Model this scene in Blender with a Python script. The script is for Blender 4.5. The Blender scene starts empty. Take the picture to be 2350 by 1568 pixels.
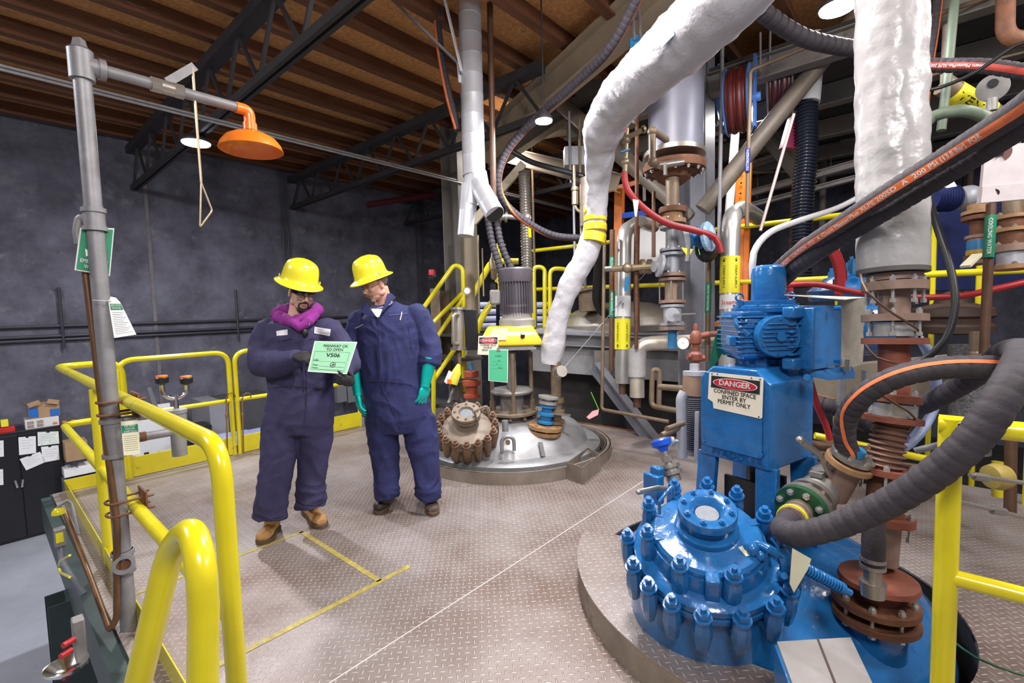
import bpy, math, random
from mathutils import Vector as V, Matrix
from mathutils import noise as mnoise
random.seed(7)
PI=math.pi
SC=bpy.context.scene
COL=SC.collection
# ------------------------------------------------------------------ camera, world, exposure
FPX=1085.0; CH=1.5
_p=math.radians(3.8); _r=math.radians(-1.6); _y=math.radians(41.3)
CF=V((math.cos(_y)*math.cos(_p),math.sin(_y)*math.cos(_p),-math.sin(_p)))
_R0=V((math.sin(_y),-math.cos(_y),0)); _U0=_R0.cross(CF)
CR=_R0*math.cos(_r)+_U0*math.sin(_r); CU=-_R0*math.sin(_r)+_U0*math.cos(_r)
CO=V((0,0,CH))
cam=bpy.data.cameras.new('camera'); camo=bpy.data.objects.new('camera',cam); COL.objects.link(camo)
cam.sensor_width=36; cam.lens=36*FPX/2350; cam.clip_start=.05; cam.clip_end=100
camo.matrix_world=Matrix(((CR.x,CU.x,-CF.x,0),(CR.y,CU.y,-CF.y,0),(CR.z,CU.z,-CF.z,CH),(0,0,0,1)))
SC.camera=camo
SC.view_settings.view_transform='Standard'; SC.view_settings.look='None'
SC.view_settings.exposure=0.0; SC.view_settings.gamma=1.0
w=bpy.data.worlds.new('world'); SC.world=w; w.use_nodes=True
w.node_tree.nodes['Background'].inputs[0].default_value=(.80,.82,1,1)
w.node_tree.nodes['Background'].inputs[1].default_value=.26
def area(name,loc,size,power,color=(1,.97,.95),target=None,sy=None,spread=180):
    l=bpy.data.lights.new(name,'AREA'); l.energy=power; l.color=color; l.size=size
    if sy: l.shape='RECTANGLE'; l.size_y=sy
    else: l.shape='DISK'
    l.spread=math.radians(spread)
    o=bpy.data.objects.new(name,l); COL.objects.link(o); o.location=loc
    d=(V(target)-V(loc)) if target is not None else V((0,0,-1))
    o.rotation_euler=d.to_track_quat('-Z','Y').to_euler(); return o
# high bay lamps assumed for the hall, unseen, plus an added floor light
area('bay_lamp_over_deck',(2.3,1.4,3.9),.6,150,(1,.96,.94))
area('bay_lamp_behind',(-.6,-.8,3.7),.9,115,(1,.96,.95),(2.4,2.2,.6))
area('bay_lamp_right',(2.7,-1.9,3.5),.8,75,(1,.95,.92),(3.2,1.2,.6))
area('lower_floor_fill',(-1.6,4.6,3.9),.6,130,(.93,.95,1),(-.6,5.6,-1.3))  # added light brightening the lower floor at left, no fixture
area('bay_lamp_far',(5.4,4.6,3.9),.6,70,(1,.95,.9))
area('bay_lamp_plant',(6.2,1.6,3.7),.6,38,(1,.96,.93))
area('bay_lamp_plant_right',(4.4,-1.2,3.7),.6,34,(1,.96,.93))
# ------------------------------------------------------------------ pixel -> point
def ray(x,y): return CF+CR*((x-1175)/FPX)-CU*((y-784)/FPX)
def P(x,y,d): return CO+ray(x,y)*d
def FL(x,y,z=0.0):
    r=ray(x,y); return CO+r*((z-CH)/r.z)
def PX(x,y,X): r=ray(x,y); return CO+r*(X/r.x)
def PY(x,y,Y): r=ray(x,y); return CO+r*(Y/r.y)
def PP(l): return [P(*q) for q in l]
def tocam(p): return (CO-V(p)).normalized()
# ------------------------------------------------------------------ materials
MATS={}
def mat(name,col,rough=.5,metal=0.0,var=.12,vs=6.0,bump=0.0,bs=60.0,spec=.5,wear=None,wamt=.0,wscale=9.0,coat=0.0,emit=None,es=1.0,alpha=None,trans=0.0,stretch=None):
    if name in MATS: return MATS[name]
    m=bpy.data.materials.new(name); m.use_nodes=True; nt=m.node_tree; N=nt.nodes; Lk=nt.links
    b=N['Principled BSDF']; b.inputs['Roughness'].default_value=rough; b.inputs['Metallic'].default_value=metal
    b.inputs['Specular IOR Level'].default_value=spec; b.inputs['Coat Weight'].default_value=coat
    if trans: b.inputs['Transmission Weight'].default_value=trans; b.inputs['IOR'].default_value=1.3
    if alpha is not None: b.inputs['Alpha'].default_value=alpha
    tc=N.new('ShaderNodeTexCoord'); src=tc.outputs['Object']
    if stretch:
        mp=N.new('ShaderNodeMapping'); mp.inputs['Scale'].default_value=stretch; Lk.new(src,mp.inputs[0]); src=mp.outputs[0]
    nz=N.new('ShaderNodeTexNoise'); nz.inputs['Scale'].default_value=vs; nz.inputs['Detail'].default_value=6; nz.inputs['Roughness'].default_value=.65
    Lk.new(src,nz.inputs['Vector'])
    cr=N.new('ShaderNodeValToRGB'); cr.color_ramp.elements[0].position=.3; cr.color_ramp.elements[1].position=.7
    c=V(col); cr.color_ramp.elements[0].color=(*(c*(1-var)),1); cr.color_ramp.elements[1].color=(*(c*(1+var)),1)
    Lk.new(nz.outputs['Fac'],cr.inputs[0]); out=cr.outputs[0]
    if wear:
        n2=N.new('ShaderNodeTexNoise'); n2.inputs['Scale'].default_value=wscale; n2.inputs['Detail'].default_value=8; n2.inputs['Roughness'].default_value=.7
        Lk.new(src,n2.inputs['Vector'])
        r2=N.new('ShaderNodeValToRGB'); r2.color_ramp.elements[0].position=.62-wamt*.3; r2.color_ramp.elements[1].position=.70-wamt*.2
        Lk.new(n2.outputs['Fac'],r2.inputs[0])
        mx=N.new('ShaderNodeMix'); mx.data_type='RGBA'; Lk.new(r2.outputs[0],mx.inputs['Factor']); Lk.new(out,mx.inputs[6]); mx.inputs[7].default_value=(*wear,1)
        out=mx.outputs[2]
    Lk.new(out,b.inputs['Base Color'])
    if bump:
        n3=N.new('ShaderNodeTexNoise'); n3.inputs['Scale'].default_value=bs; n3.inputs['Detail'].default_value=3; Lk.new(src,n3.inputs['Vector'])
        bp=N.new('ShaderNodeBump'); bp.inputs['Strength'].default_value=bump; bp.inputs['Distance'].default_value=.01; Lk.new(n3.outputs['Fac'],bp.inputs['Height']); Lk.new(bp.outputs[0],b.inputs['Normal'])
    if emit: b.inputs['Emission Color'].default_value=(*emit,1); b.inputs['Emission Strength'].default_value=es
    MATS[name]=m; return m
yel=mat('yellow_paint',(.70,.60,.012),.24,var=.10,vs=3,wear=(.30,.21,.03),wamt=-.05,wscale=7,bump=.05,bs=18,coat=.3)
blu=mat('blue_paint',(.014,.130,.36),.22,var=.16,vs=9,bump=.35,bs=22,wear=(.012,.06,.24),wamt=.0,coat=.35)
blud=mat('blue_paint_worn',(.02,.12,.42),.4,var=.2,vs=9,bump=.2,bs=30)
galv=mat('galvanised_steel',(.27,.265,.275),.5,.35,var=.16,vs=14,bump=.05)
duct=mat('spiral_duct_steel',(.55,.56,.60),.45,.45,var=.07,vs=8)
stain=mat('stainless_steel',(.40,.37,.33),.33,.75,var=.12,vs=8,bump=.04)
brush=mat('brushed_vessel_steel',(.34,.34,.35),.42,.5,var=.22,vs=4,bump=.04)
alum=mat('aluminium_jacket',(.56,.55,.52),.34,.7,var=.1,vs=6,bump=.06,bs=14)
brown=mat('brown_pipe',(.125,.065,.038),.5,.35,var=.25,vs=7)
tan=mat('tan_pipe',(.20,.145,.095),.5,.3,var=.25,vs=7)
rust=mat('rusty_steel',(.15,.060,.028),.7,.1,var=.45,vs=10,bump=.2,wear=(.24,.17,.12),wamt=-.1)
ironred=mat('red_oxide_paint',(.21,.06,.035),.5,var=.25,vs=8,bump=.1,wear=(.10,.045,.03))
beam=mat('grey_beam_paint',(.19,.175,.155),.6,var=.15,vs=3,wear=(.14,.11,.09),wscale=4)
tanbeam=mat('tan_beam_paint',(.30,.235,.16),.6,var=.12,vs=3)
dkbeam=mat('dark_beam_paint',(.030,.027,.030),.6,var=.2)
green_dk=mat('dark_green_beam_paint',(.035,.055,.055),.45,var=.2)
blk=mat('black_plastic',(.012,.012,.014),.4,var=.2)
rub=mat('black_rubber_hose',(.040,.034,.042),.72,var=.25,vs=14,bump=.2,bs=70)
org=mat('orange_plastic',(.85,.20,.015),.3,var=.06,coat=.3)
orgp=mat('orange_paint',(.75,.19,.02),.4,var=.1)
stripe=mat('orange_hose_stripe',(.80,.19,.06),.5,var=.2,vs=30)
redh=mat('red_hose_rubber',(.36,.018,.022),.4,var=.12)
white=mat('white_insulation',(.50,.49,.52),.36,var=.04,vs=3,bump=1.0,bs=12)
white2=mat('white_taped_insulation',(.41,.40,.40),.30,var=.10,vs=3,bump=1.0,bs=10,wear=(.50,.48,.46),wscale=3)
whitep=mat('white_paint',(.66,.66,.65),.5,var=.03)
paper=mat('white_paper',(.82,.82,.82),.7,var=.02)
ink=mat('black_ink',(.012,.012,.015),.6,var=0)
inkw=mat('white_ink',(.85,.85,.85),.6,var=0)
redi=mat('sign_red',(.50,.02,.03),.4,var=.03)
greeni=mat('sign_green',(.01,.21,.10),.4,var=.05)
yeli=mat('label_yellow',(.85,.78,.03),.4,var=.03)
greenp=mat('green_paper',(.27,.55,.35),.35,var=.05,coat=.5)
greenp2=mat('bright_green_paper',(.07,.46,.24),.5,var=.03)
greenf=mat('dark_green_paint',(.015,.09,.035),.4,var=.3,wear=(.10,.14,.07),wamt=.1)
card=mat('cardboard',(.38,.24,.13),.8,var=.1)
glass=mat('clear_glass',(.9,.95,.95),.05,0,var=0,trans=.9)
chrome=mat('polished_steel',(.75,.75,.75),.15,1,var=.03)
brass=mat('brass_fitting',(.35,.28,.18),.4,.6,var=.2)
lampm=mat('lamp_glow',(1,1,1),.5,var=0,emit=(.93,.93,1),es=40)
duster=mat('dusty_grey_motor',(.115,.10,.12),.5,.3,var=.2)
gcast=mat('grey_cast_metal',(.27,.26,.25),.55,.3,var=.2,bump=.1)
blue_bright=mat('bright_blue_plastic',(.01,.09,.62),.35,var=.05)
cyan=mat('light_blue_paint',(.025,.19,.42),.4,var=.1)
pink=mat('pink_ribbon',(.85,.35,.38),.6,var=.05)
cream=mat('cream_tag',(.72,.70,.50),.5,var=.08)
# ------------------------------------------------------------------ mesh builder
WM={}
def rotTo(axis,ref=None):
    z=V(axis).normalized(); r=V(ref) if ref is not None else (V((0,0,1)) if abs(z.z)<.9 else V((1,0,0)))
    x=r-z*r.dot(z)
    if x.length<1e-6: x=V((0,1,0))-z*z.y
    x.normalize(); y=z.cross(x)
    return Matrix((x,y,z)).transposed()
class MB:
    def __init__(s): s.v=[]; s.f=[]
    def add(s,vs,fs):
        n=len(s.v); s.v+= [V(q) for q in vs]; s.f+=[[i+n for i in f] for f in fs]; return s
    def box(s,c,size,rot=None):
        c=V(c); h=V(size)*.5; q=[]
        for x in(-1,1):
            for y in(-1,1):
                for z in(-1,1):
                    p=V((x*h.x,y*h.y,z*h.z)); q.append(c+(rot@p if rot else p))
        return s.add(q,[(0,1,3,2),(4,6,7,5),(0,4,5,1),(2,3,7,6),(0,2,6,4),(1,5,7,3)])
    def bar(s,a,b,w,h,ref=(0,0,1)):
        a=V(a);b=V(b); m=rotTo(b-a,ref); return s.box((a+b)/2,(h,w,(b-a).length),m)   # h along ref
    def ibeam(s,a,b,w,h,t=.012,ref=(0,0,1)):
        a=V(a);b=V(b); m=rotTo(b-a,ref); L=(b-a).length; c=(a+b)/2
        s.box(c,(h-2*t,t,L),m)
        for k in(-1,1): s.box(c+m@V((k*(h-t)/2,0,0)),(t,w,L),m)
        return s
    def prism(s,poly,t):
        # poly: 3D points of a planar outline, t: thickness vector (centred)
        t=V(t); n=len(poly); a=[V(q)-t/2 for q in poly]; b=[V(q)+t/2 for q in poly]
        return s.add(a+b,[list(range(n))[::-1],[i+n for i in range(n)]]+[(i,(i+1)%n,(i+1)%n+n,i+n) for i in range(n)])
    def lathe(s,prof,base,axis=(0,0,1),n=24,ref=None,sx=1,sy=1):
        # prof: (r,h) list
        m=rotTo(axis,ref); base=V(base); vs=[]; fs=[]
        for r,h in prof:
            for i in range(n):
                a=2*PI*i/n; vs.append(base+m@V((r*sx*math.cos(a),r*sy*math.sin(a),h)))
        for j in range(len(prof)-1):
            for i in range(n):
                k=(i+1)%n; fs.append((j*n+i,j*n+k,(j+1)*n+k,(j+1)*n+i))
        fs.append([i for i in range(n)][::-1]); fs.append([(len(prof)-1)*n+i for i in range(n)])
        return s.add(vs,fs)
    def ring(s,prof,base,axis=(0,0,1),n=32,ref=None):
        m=rotTo(axis,ref); base=V(base); vs=[]; fs=[]; M=len(prof)
        for r,h in prof:
            for i in range(n):
                a=2*PI*i/n; vs.append(base+m@V((r*math.cos(a),r*math.sin(a),h)))
        for j in range(M):
            for i in range(n):
                k=(i+1)%n; l=(j+1)%M; fs.append((j*n+i,j*n+k,l*n+k,l*n+i))
        return s.add(vs,fs)
    def washer(s,c,axis,r0,r1,t,n=32): return s.ring([(r0,-t/2),(r1,-t/2),(r1,t/2),(r0,t/2)],c,axis,n)
    def cyl(s,a,b,r,r2=None,n=16,ref=None):
        a=V(a);b=V(b); return s.lathe([(r,0),(r if r2 is None else r2,(b-a).length)],a,b-a,n,ref)
    def sphere(s,c,r,rot=None,n=16):
        c=V(c); r=V((r,r,r)) if not hasattr(r,'__len__') else V(r); vs=[];fs=[]; m=n//2
        vs.append(c+(rot@V((0,0,r.z)) if rot else V((0,0,r.z))))
        for j in range(1,m):
            t=PI*j/m
            for i in range(n):
                a=2*PI*i/n; p=V((r.x*math.sin(t)*math.cos(a),r.y*math.sin(t)*math.sin(a),r.z*math.cos(t))); vs.append(c+(rot@p if rot else p))
        vs.append(c-(rot@V((0,0,r.z)) if rot else V((0,0,r.z))))
        for i in range(n): fs.append((0,1+i,1+(i+1)%n))
        for j in range(m-2):
            for i in range(n): k=(i+1)%n; fs.append((1+j*n+i,1+(j+1)*n+i,1+(j+1)*n+k,1+j*n+k))
        e=len(vs)-1
        for i in range(n): fs.append((e,1+(m-2)*n+(i+1)%n,1+(m-2)*n+i))
        return s.add(vs,fs)
    def tube(s,pts,r,n=12,ref=None,sx=1,sy=1,closed=False):
        fr=frames(pts,ref); vs=[];fs=[]; M=len(pts)
        R=r if hasattr(r,'__len__') else [r]*M
        for (p,T,A,B),q in zip(fr,R):
            for i in range(n):
                a=2*PI*i/n; vs.append(p+A*(q*sx*math.cos(a))+B*(q*sy*math.sin(a)))
        for j in range(M-1+(1 if closed else 0)):
            for i in range(n):
                k=(i+1)%n; l=(j+1)%M; fs.append((j*n+i,j*n+k,l*n+k,l*n+i))
        if not closed: fs.append(list(range(n))[::-1]); fs.append([(M-1)*n+i for i in range(n)])
        return s.add(vs,fs)
    def torus(s,c,axis,R,r,n=32,m=10):
        mt=rotTo(axis); c=V(c)
        return s.ring([(R+r*math.cos(2*PI*i/m),r*math.sin(2*PI*i/m)) for i in range(m)],c,axis,n)
    def build(s,name,m,parent=None,bev=0,ang=35,rem=None,sm=0,sub=0):
        me=bpy.data.meshes.new(name)
        inv=WM[parent.name].inverted() if parent is not None and parent.name in WM else Matrix()
        vs=s.v
        if parent is None and vs:
            c=sum((q for q in vs),V())/len(vs); zmin=min(q.z for q in vs); org_=V((c.x,c.y,zmin)); vs=[q-org_ for q in vs]
        me.from_pydata([tuple(inv@q) for q in vs],[],s.f)
        import bmesh
        bm=bmesh.new(); bm.from_mesh(me); bmesh.ops.recalc_face_normals(bm,faces=bm.faces); bm.to_mesh(me); bm.free()
        for p in me.polygons: p.use_smooth=True
        if not rem: me.set_sharp_from_angle(angle=math.radians(ang))
        o=bpy.data.objects.new(name,me); COL.objects.link(o)
        if m: me.materials.append(m)
        if parent is not None: o.parent=parent; WM[o.name]=WM.get(parent.name,Matrix())
        elif vs: o.location=org_; WM[o.name]=Matrix.Translation(org_)
        if bev:
            b=o.modifiers.new('bevel','BEVEL'); b.width=bev; b.segments=2; b.limit_method='ANGLE'; b.angle_limit=math.radians(40)
        if rem:
            q=o.modifiers.new('remesh','REMESH'); q.mode='VOXEL'; q.voxel_size=rem; q.use_smooth_shade=True
        if sm:
            q=o.modifiers.new('smooth','SMOOTH'); q.factor=.6; q.iterations=sm
        if sub:
            q=o.modifiers.new('sub','SUBSURF'); q.levels=sub; q.render_levels=sub
        return o
def frames(pts,ref=None):
    pts=[V(p) for p in pts]; M=len(pts); out=[]; A=None
    for i,p in enumerate(pts):
        T=(pts[min(i+1,M-1)]-pts[max(i-1,0)]).normalized()
        if A is None:
            r=V(ref) if ref is not None else (V((0,0,1)) if abs(T.z)<.9 else V((1,0,0)))
            A=r-T*r.dot(T)
        else: A=A-T*A.dot(T)
        if A.length<1e-6: A=T.orthogonal()
        A.normalize(); out.append((p,T,A.copy(),T.cross(A)))
    return out
def spline(pts,ds=.03,closed=False):
    pts=[V(p) for p in pts]; n=len(pts)
    if n<3 and not closed:
        k=max(2,int((pts[1]-pts[0]).length/ds)); return [pts[0].lerp(pts[1],i/k) for i in range(k+1)]
    out=[]; rng=range(n if closed else n-1)
    for i in rng:
        if closed: a,b,c,d=[pts[(i+j)%n] for j in(-1,0,1,2)]
        else: a=pts[i-1] if i>0 else pts[0]*2-pts[1]; b=pts[i]; c=pts[i+1]; d=pts[i+2] if i+2<n else pts[-1]*2-pts[-2]
        k=max(2,int((c-b).length/ds))
        for j in range(k):
            t=j/k; out.append(.5*((2*b)+(c-a)*t+(2*a-5*b+4*c-d)*t*t+(-a+3*b-3*c+d)*t**3))
    if not closed: out.append(pts[-1])
    return out
def rounded(pts,rad,k=6):
    pts=[V(p) for p in pts]; out=[pts[0]]
    for i in range(1,len(pts)-1):
        a,b,c=pts[i-1],pts[i],pts[i+1]; r=min(rad,(a-b).length*.49,(c-b).length*.49)
        p=b+(a-b).normalized()*r; q=b+(c-b).normalized()*r
        for j in range(k+1):
            t=j/k; out.append(p*(1-t)**2+b*2*t*(1-t)+q*t*t)
    out.append(pts[-1]); return out
# ------------------------------------------------------------------ things
def tag(o,label,cat,group=None,kind=None):
    if label: o['label']=label
    if cat: o['category']=cat
    if group: o['group']=group
    if kind: o['kind']=kind
    return o
def thing(name,label,cat,loc,rz=0,group=None):
    o=bpy.data.objects.new(name,None); COL.objects.link(o); o.location=loc; o.rotation_euler=(0,0,rz); o.empty_display_size=.1
    WM[o.name]=Matrix.Translation(V(loc))@Matrix.Rotation(rz,4,'Z')
    return tag(o,label,cat,group)
def struct(o): o['kind']='structure'; return o
def bolts(parent,c,axis,R,n,s=.012,h=.014,m=None,name='bolt',ph=0,through=0):
    mt=rotTo(axis); c=V(c); first=None
    for i in range(n):
        a=2*PI*i/n+ph; p=c+mt@V((R*math.cos(a),R*math.sin(a),0)); ax=V(axis).normalized()
        if first is None:
            b=MB().cyl(p,p+ax*h,s,n=6).cyl(p+ax*h,p+ax*(h*1.5),s*.55,n=10)
            if through: b.cyl(p-ax*through,p,s*.5,n=8).cyl(p-ax*(through+h),p-ax*through,s,n=6)
            first=b.build(name,m or stain,parent); p0=p
            Winv=WM[parent.name].inverted() if parent.name in WM else Matrix()
        else:
            o=first.copy(); COL.objects.link(o); o.parent=parent; o.location=Winv.to_3x3()@(p-p0)
            WM[o.name]=WM.get(parent.name,Matrix())
def flange(mb,c,axis,r,t,n=28): 
    ax=V(axis).normalized(); mb.cyl(V(c)-ax*t/2,V(c)+ax*t/2,r,n=n); return mb
def textmesh(txt,size=1.0,bold=.0,align='CENTER',sx=1.0):
    cu=bpy.data.curves.new('t','FONT'); cu.body=txt; cu.size=size; cu.align_x=align; cu.align_y='CENTER'; cu.resolution_u=2
    o=bpy.data.objects.new('t',cu); COL.objects.link(o)
    bpy.context.view_layer.update()
    me=bpy.data.meshes.new_from_object(o); vs=[V((q.co.x*sx,q.co.y,0)) for q in me.vertices]; fs=[list(p.vertices) for p in me.polygons]
    bpy.data.objects.remove(o); bpy.data.curves.remove(cu); bpy.data.meshes.remove(me)
    if bold>.004:   # heavier strokes: shifted copies of the same outlines
        b=min(bold,.03)*size*1.1; n=len(vs); v0=list(vs); f0=list(fs)
        for dx,dy in((b,0),(-b,0),(0,b*.7),(0,-b*.7)): 
            k=len(vs); vs+=[q+V((dx*sx,dy,0)) for q in v0]; fs+=[[i+k for i in f] for f in f0]
    return vs,fs
def text_flat(name,txt,o,ux,uy,size,m,parent,bold=.02,off=.0015,align='CENTER',sx=1.0):
    vs,fs=textmesh(txt,size,bold,align,sx); ux=V(ux).normalized(); uy=V(uy).normalized(); n=ux.cross(uy)
    mb=MB(); mb.add([V(o)+ux*q.x+uy*q.y+n*off for q in vs],fs); return mb.build(name,m,parent)
class Quad:
    # corners tl,tr,br,bl ; map u,v (0..1, v down)
    def __init__(s,tl,tr,br,bl): s.c=[V(tl),V(tr),V(br),V(bl)]; s.n=((s.c[3]-s.c[0]).cross(s.c[1]-s.c[0])).normalized(); s.W=((s.c[1]-s.c[0]).length+(s.c[2]-s.c[3]).length)/2; s.H=((s.c[3]-s.c[0]).length+(s.c[2]-s.c[1]).length)/2
    def at(s,u,v,off=0):
        a,b,c,d=s.c; return (a*(1-u)+b*u)*(1-v)+(d*(1-u)+c*u)*v+s.n*off
    def plate(s,name,m,parent,t=.003,u0=0,v0=0,u1=1,v1=1,off=0,ell=False,poly=None):
        mb=MB()
        if ell: pts=[s.at((u0+u1)/2+(u1-u0)/2*math.cos(2*PI*i/32),(v0+v1)/2+(v1-v0)/2*math.sin(2*PI*i/32),off) for i in range(32)]
        elif poly: pts=[s.at(u,v,off) for u,v in poly]
        else: pts=[s.at(u0,v0,off),s.at(u1,v0,off),s.at(u1,v1,off),s.at(u0,v1,off)]
        mb.prism(pts,s.n*t); return mb.build(name,m,parent)
    def text(s,name,txt,u,v,h,m,parent,off=.003,bold=.02,align='CENTER',sx=1.0,maxw=None):
        vs,fs=textmesh(txt,h*s.H*1.38,bold,align,sx)
        if maxw:
            w=max(q.x for q in vs)-min(q.x for q in vs); k=maxw*s.W/w; vs=[V((q.x*k,q.y,0)) for q in vs]
        mb=MB(); mb.add([s.at(u+q.x/s.W,v-q.y/s.H,off) for q in vs],fs); return mb.build(name,m,parent)
def path_wrap(pts,vs,fs,r,s0,facing,off=.001,flip=False,mb=None):
    # maps (x along path from s0, y across) on the tube of radius r; facing(p)->direction
    fr=frames(pts); L=[0]
    for i in range(1,len(pts)): L.append(L[-1]+(pts[i]-pts[i-1]).length)
    out=[]
    import bisect
    for q in vs:
        s=s0+(-q.x if flip else q.x); i=min(max(bisect.bisect(L,s)-1,0),len(pts)-2); t=(s-L[i])/max(1e-9,L[i+1]-L[i])
        p=fr[i][0].lerp(fr[i+1][0],t); T=fr[i][1].lerp(fr[i+1][1],t).normalized()
        A=facing(p); A=(A-T*A.dot(T)).normalized(); B=A.cross(T); y=-q.y if flip else q.y
        R=r(s) if callable(r) else r
        a=y/R; out.append(p+A*((R+off)*math.cos(a))+B*((R+off)*math.sin(a)))
    mb=mb or MB(); mb.add(out,fs); return mb
def strip(L0,L1,w,n,k=4):
    vs=[];fs=[]
    for i in range(n+1):
        for j in range(k+1): vs.append(V((L0+(L1-L0)*i/n,-w/2+w*j/k,0)))
    for i in range(n):
        for j in range(k): a=i*(k+1)+j; fs.append((a,a+k+1,a+k+2,a+1))
    return vs,fs
def plen(pts): return sum((pts[i]-pts[i-1]).length for i in range(1,len(pts)))
def rib(pts,r,pitch,amp,kind='hose'):
    # resampled points and radii for ribbed hose
    L=plen(pts); k=7; n=max(4,int(L/pitch*k)); fr=[]; acc=0; out=[]; i=0; step=L/n; s=0; d=0
    seg=[(pts[j+1]-pts[j]).length for j in range(len(pts)-1)]; cum=[0]
    for q in seg: cum.append(cum[-1]+q)
    j=0
    for m_ in range(n+1):
        s=min(L-1e-7,m_*step)
        while j<len(seg)-1 and cum[j+1]<s: j+=1
        out.append(pts[j].lerp(pts[j+1],(s-cum[j])/max(seg[j],1e-9)))
    rr=[]
    for m_ in range(n+1):
        ph=(m_%k)/k
        if kind=='hose': a=amp if ph>.2 else -amp*1.2
        else: a=amp*math.cos(2*PI*ph)
        base=r(m_/n) if callable(r) else r
        rr.append(base+a)
    return out,rr
def pipe(name,label,cat,pts,r,m,group=None,sm=False,rad=None,n=14,fit=None):
    q=spline(pts,.05) if sm else (rounded(pts,rad or r*2.2) if len(pts)>2 else [V(p) for p in pts])
    mb=MB().tube(q,r,n)
    if fit:
        for a in pts[1:-1]+([] ): mb.sphere(a,r*1.15,n=12)
    o=mb.build(name,m); return tag(o,label,cat,group)
def tline(mb,lines):
    for a,b,r in lines: mb.cyl(a,b,r,n=10)
    return mb
# ================================================================== SHELL
from mathutils.geometry import tessellate_polygon
def plate_mat():
    m=bpy.data.materials.new('diamond_plate'); m.use_nodes=True; nt=m.node_tree; N=nt.nodes; Lk=nt.links; b=N['Principled BSDF']
    tc=N.new('ShaderNodeTexCoord'); mp=N.new('ShaderNodeMapping'); mp.inputs['Rotation'].default_value=(0,0,.0); mp.inputs['Scale'].default_value=(30,30,30)
    Lk.new(tc.outputs['Object'],mp.inputs[0]); sp=N.new('ShaderNodeSeparateXYZ'); Lk.new(mp.outputs[0],sp.inputs[0])
    def M(op,a,b_=None,c=None):
        n=N.new('ShaderNodeMath'); n.operation=op
        for i,x in enumerate((a,b_,c)):
            if x is None: continue
            if isinstance(x,(int,float)): n.inputs[i].default_value=x
            else: Lk.new(x,n.inputs[i])
        return n.outputs[0]
    x,y=sp.outputs[0],sp.outputs[1]
    u=M('MULTIPLY',M('ADD',x,y),.7071); v=M('MULTIPLY',M('SUBTRACT',y,x),.7071)
    fx=M('FLOOR',u); fy=M('FLOOR',v); par=M('ABSOLUTE',M('MODULO',M('ADD',fx,fy),2.0))
    lu=M('SUBTRACT',M('SUBTRACT',u,fx),.5); lv=M('SUBTRACT',M('SUBTRACT',v,fy),.5)
    # long axis swaps between neighbouring cells
    a=M('ADD',M('MULTIPLY',lu,par),M('MULTIPLY',lv,M('SUBTRACT',1,par)))
    c=M('ADD',M('MULTIPLY',lv,par),M('MULTIPLY',lu,M('SUBTRACT',1,par)))
    e=M('ADD',M('POWER',M('DIVIDE',M('ABSOLUTE',a),.50),2.0),M('POWER',M('DIVIDE',M('ABSOLUTE',c),.135),2.0))
    h=M('MAXIMUM',M('SUBTRACT',1.0,e),0.0); h=M('POWER',h,.5)
    bp=N.new('ShaderNodeBump'); bp.inputs['Strength'].default_value=.9; bp.inputs['Distance'].default_value=.0035; Lk.new(h,bp.inputs['Height']); Lk.new(bp.outputs[0],b.inputs['Normal'])
    n1=N.new('ShaderNodeTexNoise'); n1.inputs['Scale'].default_value=1.1; n1.inputs['Detail'].default_value=7; n1.inputs['Roughness'].default_value=.62; Lk.new(tc.outputs['Object'],n1.inputs['Vector'])
    cr=N.new('ShaderNodeValToRGB'); E=cr.color_ramp.elements; E[0].position=.30; E[0].color=(.17,.105,.075,1); E[1].position=.50; E[1].color=(.30,.245,.225,1)
    e2=E.new(.70); e2.color=(.42,.375,.36,1); Lk.new(n1.outputs['Fac'],cr.inputs[0])
    mx=N.new('ShaderNodeMix'); mx.data_type='RGBA'; Lk.new(M('MULTIPLY',h,.6),mx.inputs['Factor']); Lk.new(cr.outputs[0],mx.inputs[6]); mx.inputs[7].default_value=(.62,.58,.55,1)
    Lk.new(mx.outputs[2],b.inputs['Base Color'])
    n2=N.new('ShaderNodeTexNoise'); n2.inputs['Scale'].default_value=40; n2.inputs['Detail'].default_value=3; Lk.new(tc.outputs['Object'],n2.inputs['Vector'])
    r=M('MULTIPLY_ADD',n2.outputs['Fac'],.25,.36); Lk.new(r,b.inputs['Roughness']); b.inputs['Metallic'].default_value=.45
    return m
plate=plate_mat()
R1C=V((2.70,.50,0)); RVC=V((2.72,.66,0)); R2C=V((3.75,3.33,0))
def circ(c,r,n=64,z=0): return [V((c.x+r*math.cos(2*PI*i/n),c.y+r*math.sin(2*PI*i/n),z)) for i in range(n)]
XL=.36; XR=5.15; YF=5.74
outer=[V((XL,-3,0)),V((XR,-3,0)),V((XR,3.2,0)),V((XR,YF,0)),V((XL,YF,0))]
def pitpoly(r0,r1):
    o=[]
    for i in range(72):
        a=2*PI*i/72; dg=math.degrees(a); u=V((math.cos(a),math.sin(a),0))
        if 106<=dg<=222: o.append(R1C+u*r0)
        else: o.append(RVC+u*r1)
    return o
loops=[outer,pitpoly(1.07,.86)[::-1],circ(R2C,1.0)[::-1]]
allp=[p for l in loops for p in l]; tr=tessellate_polygon(loops)
mb=MB(); mb.add(allp,tr); mb.add([p-V((0,0,.012)) for p in allp],tr); k=0; T=len(allp)
side=[]
for l in loops:
    for i in range(len(l)): a=k+i; b_=k+(i+1)%len(l); side.append((a,b_,b_+T,a+T))
    k+=len(l)
mb2=MB(); mb2.add(allp+[p-V((0,0,.012)) for p in allp],list(tr)+[tuple(i+T for i in t) for t in tr]+side)
floor=struct(mb2.build('floor',plate))
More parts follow.
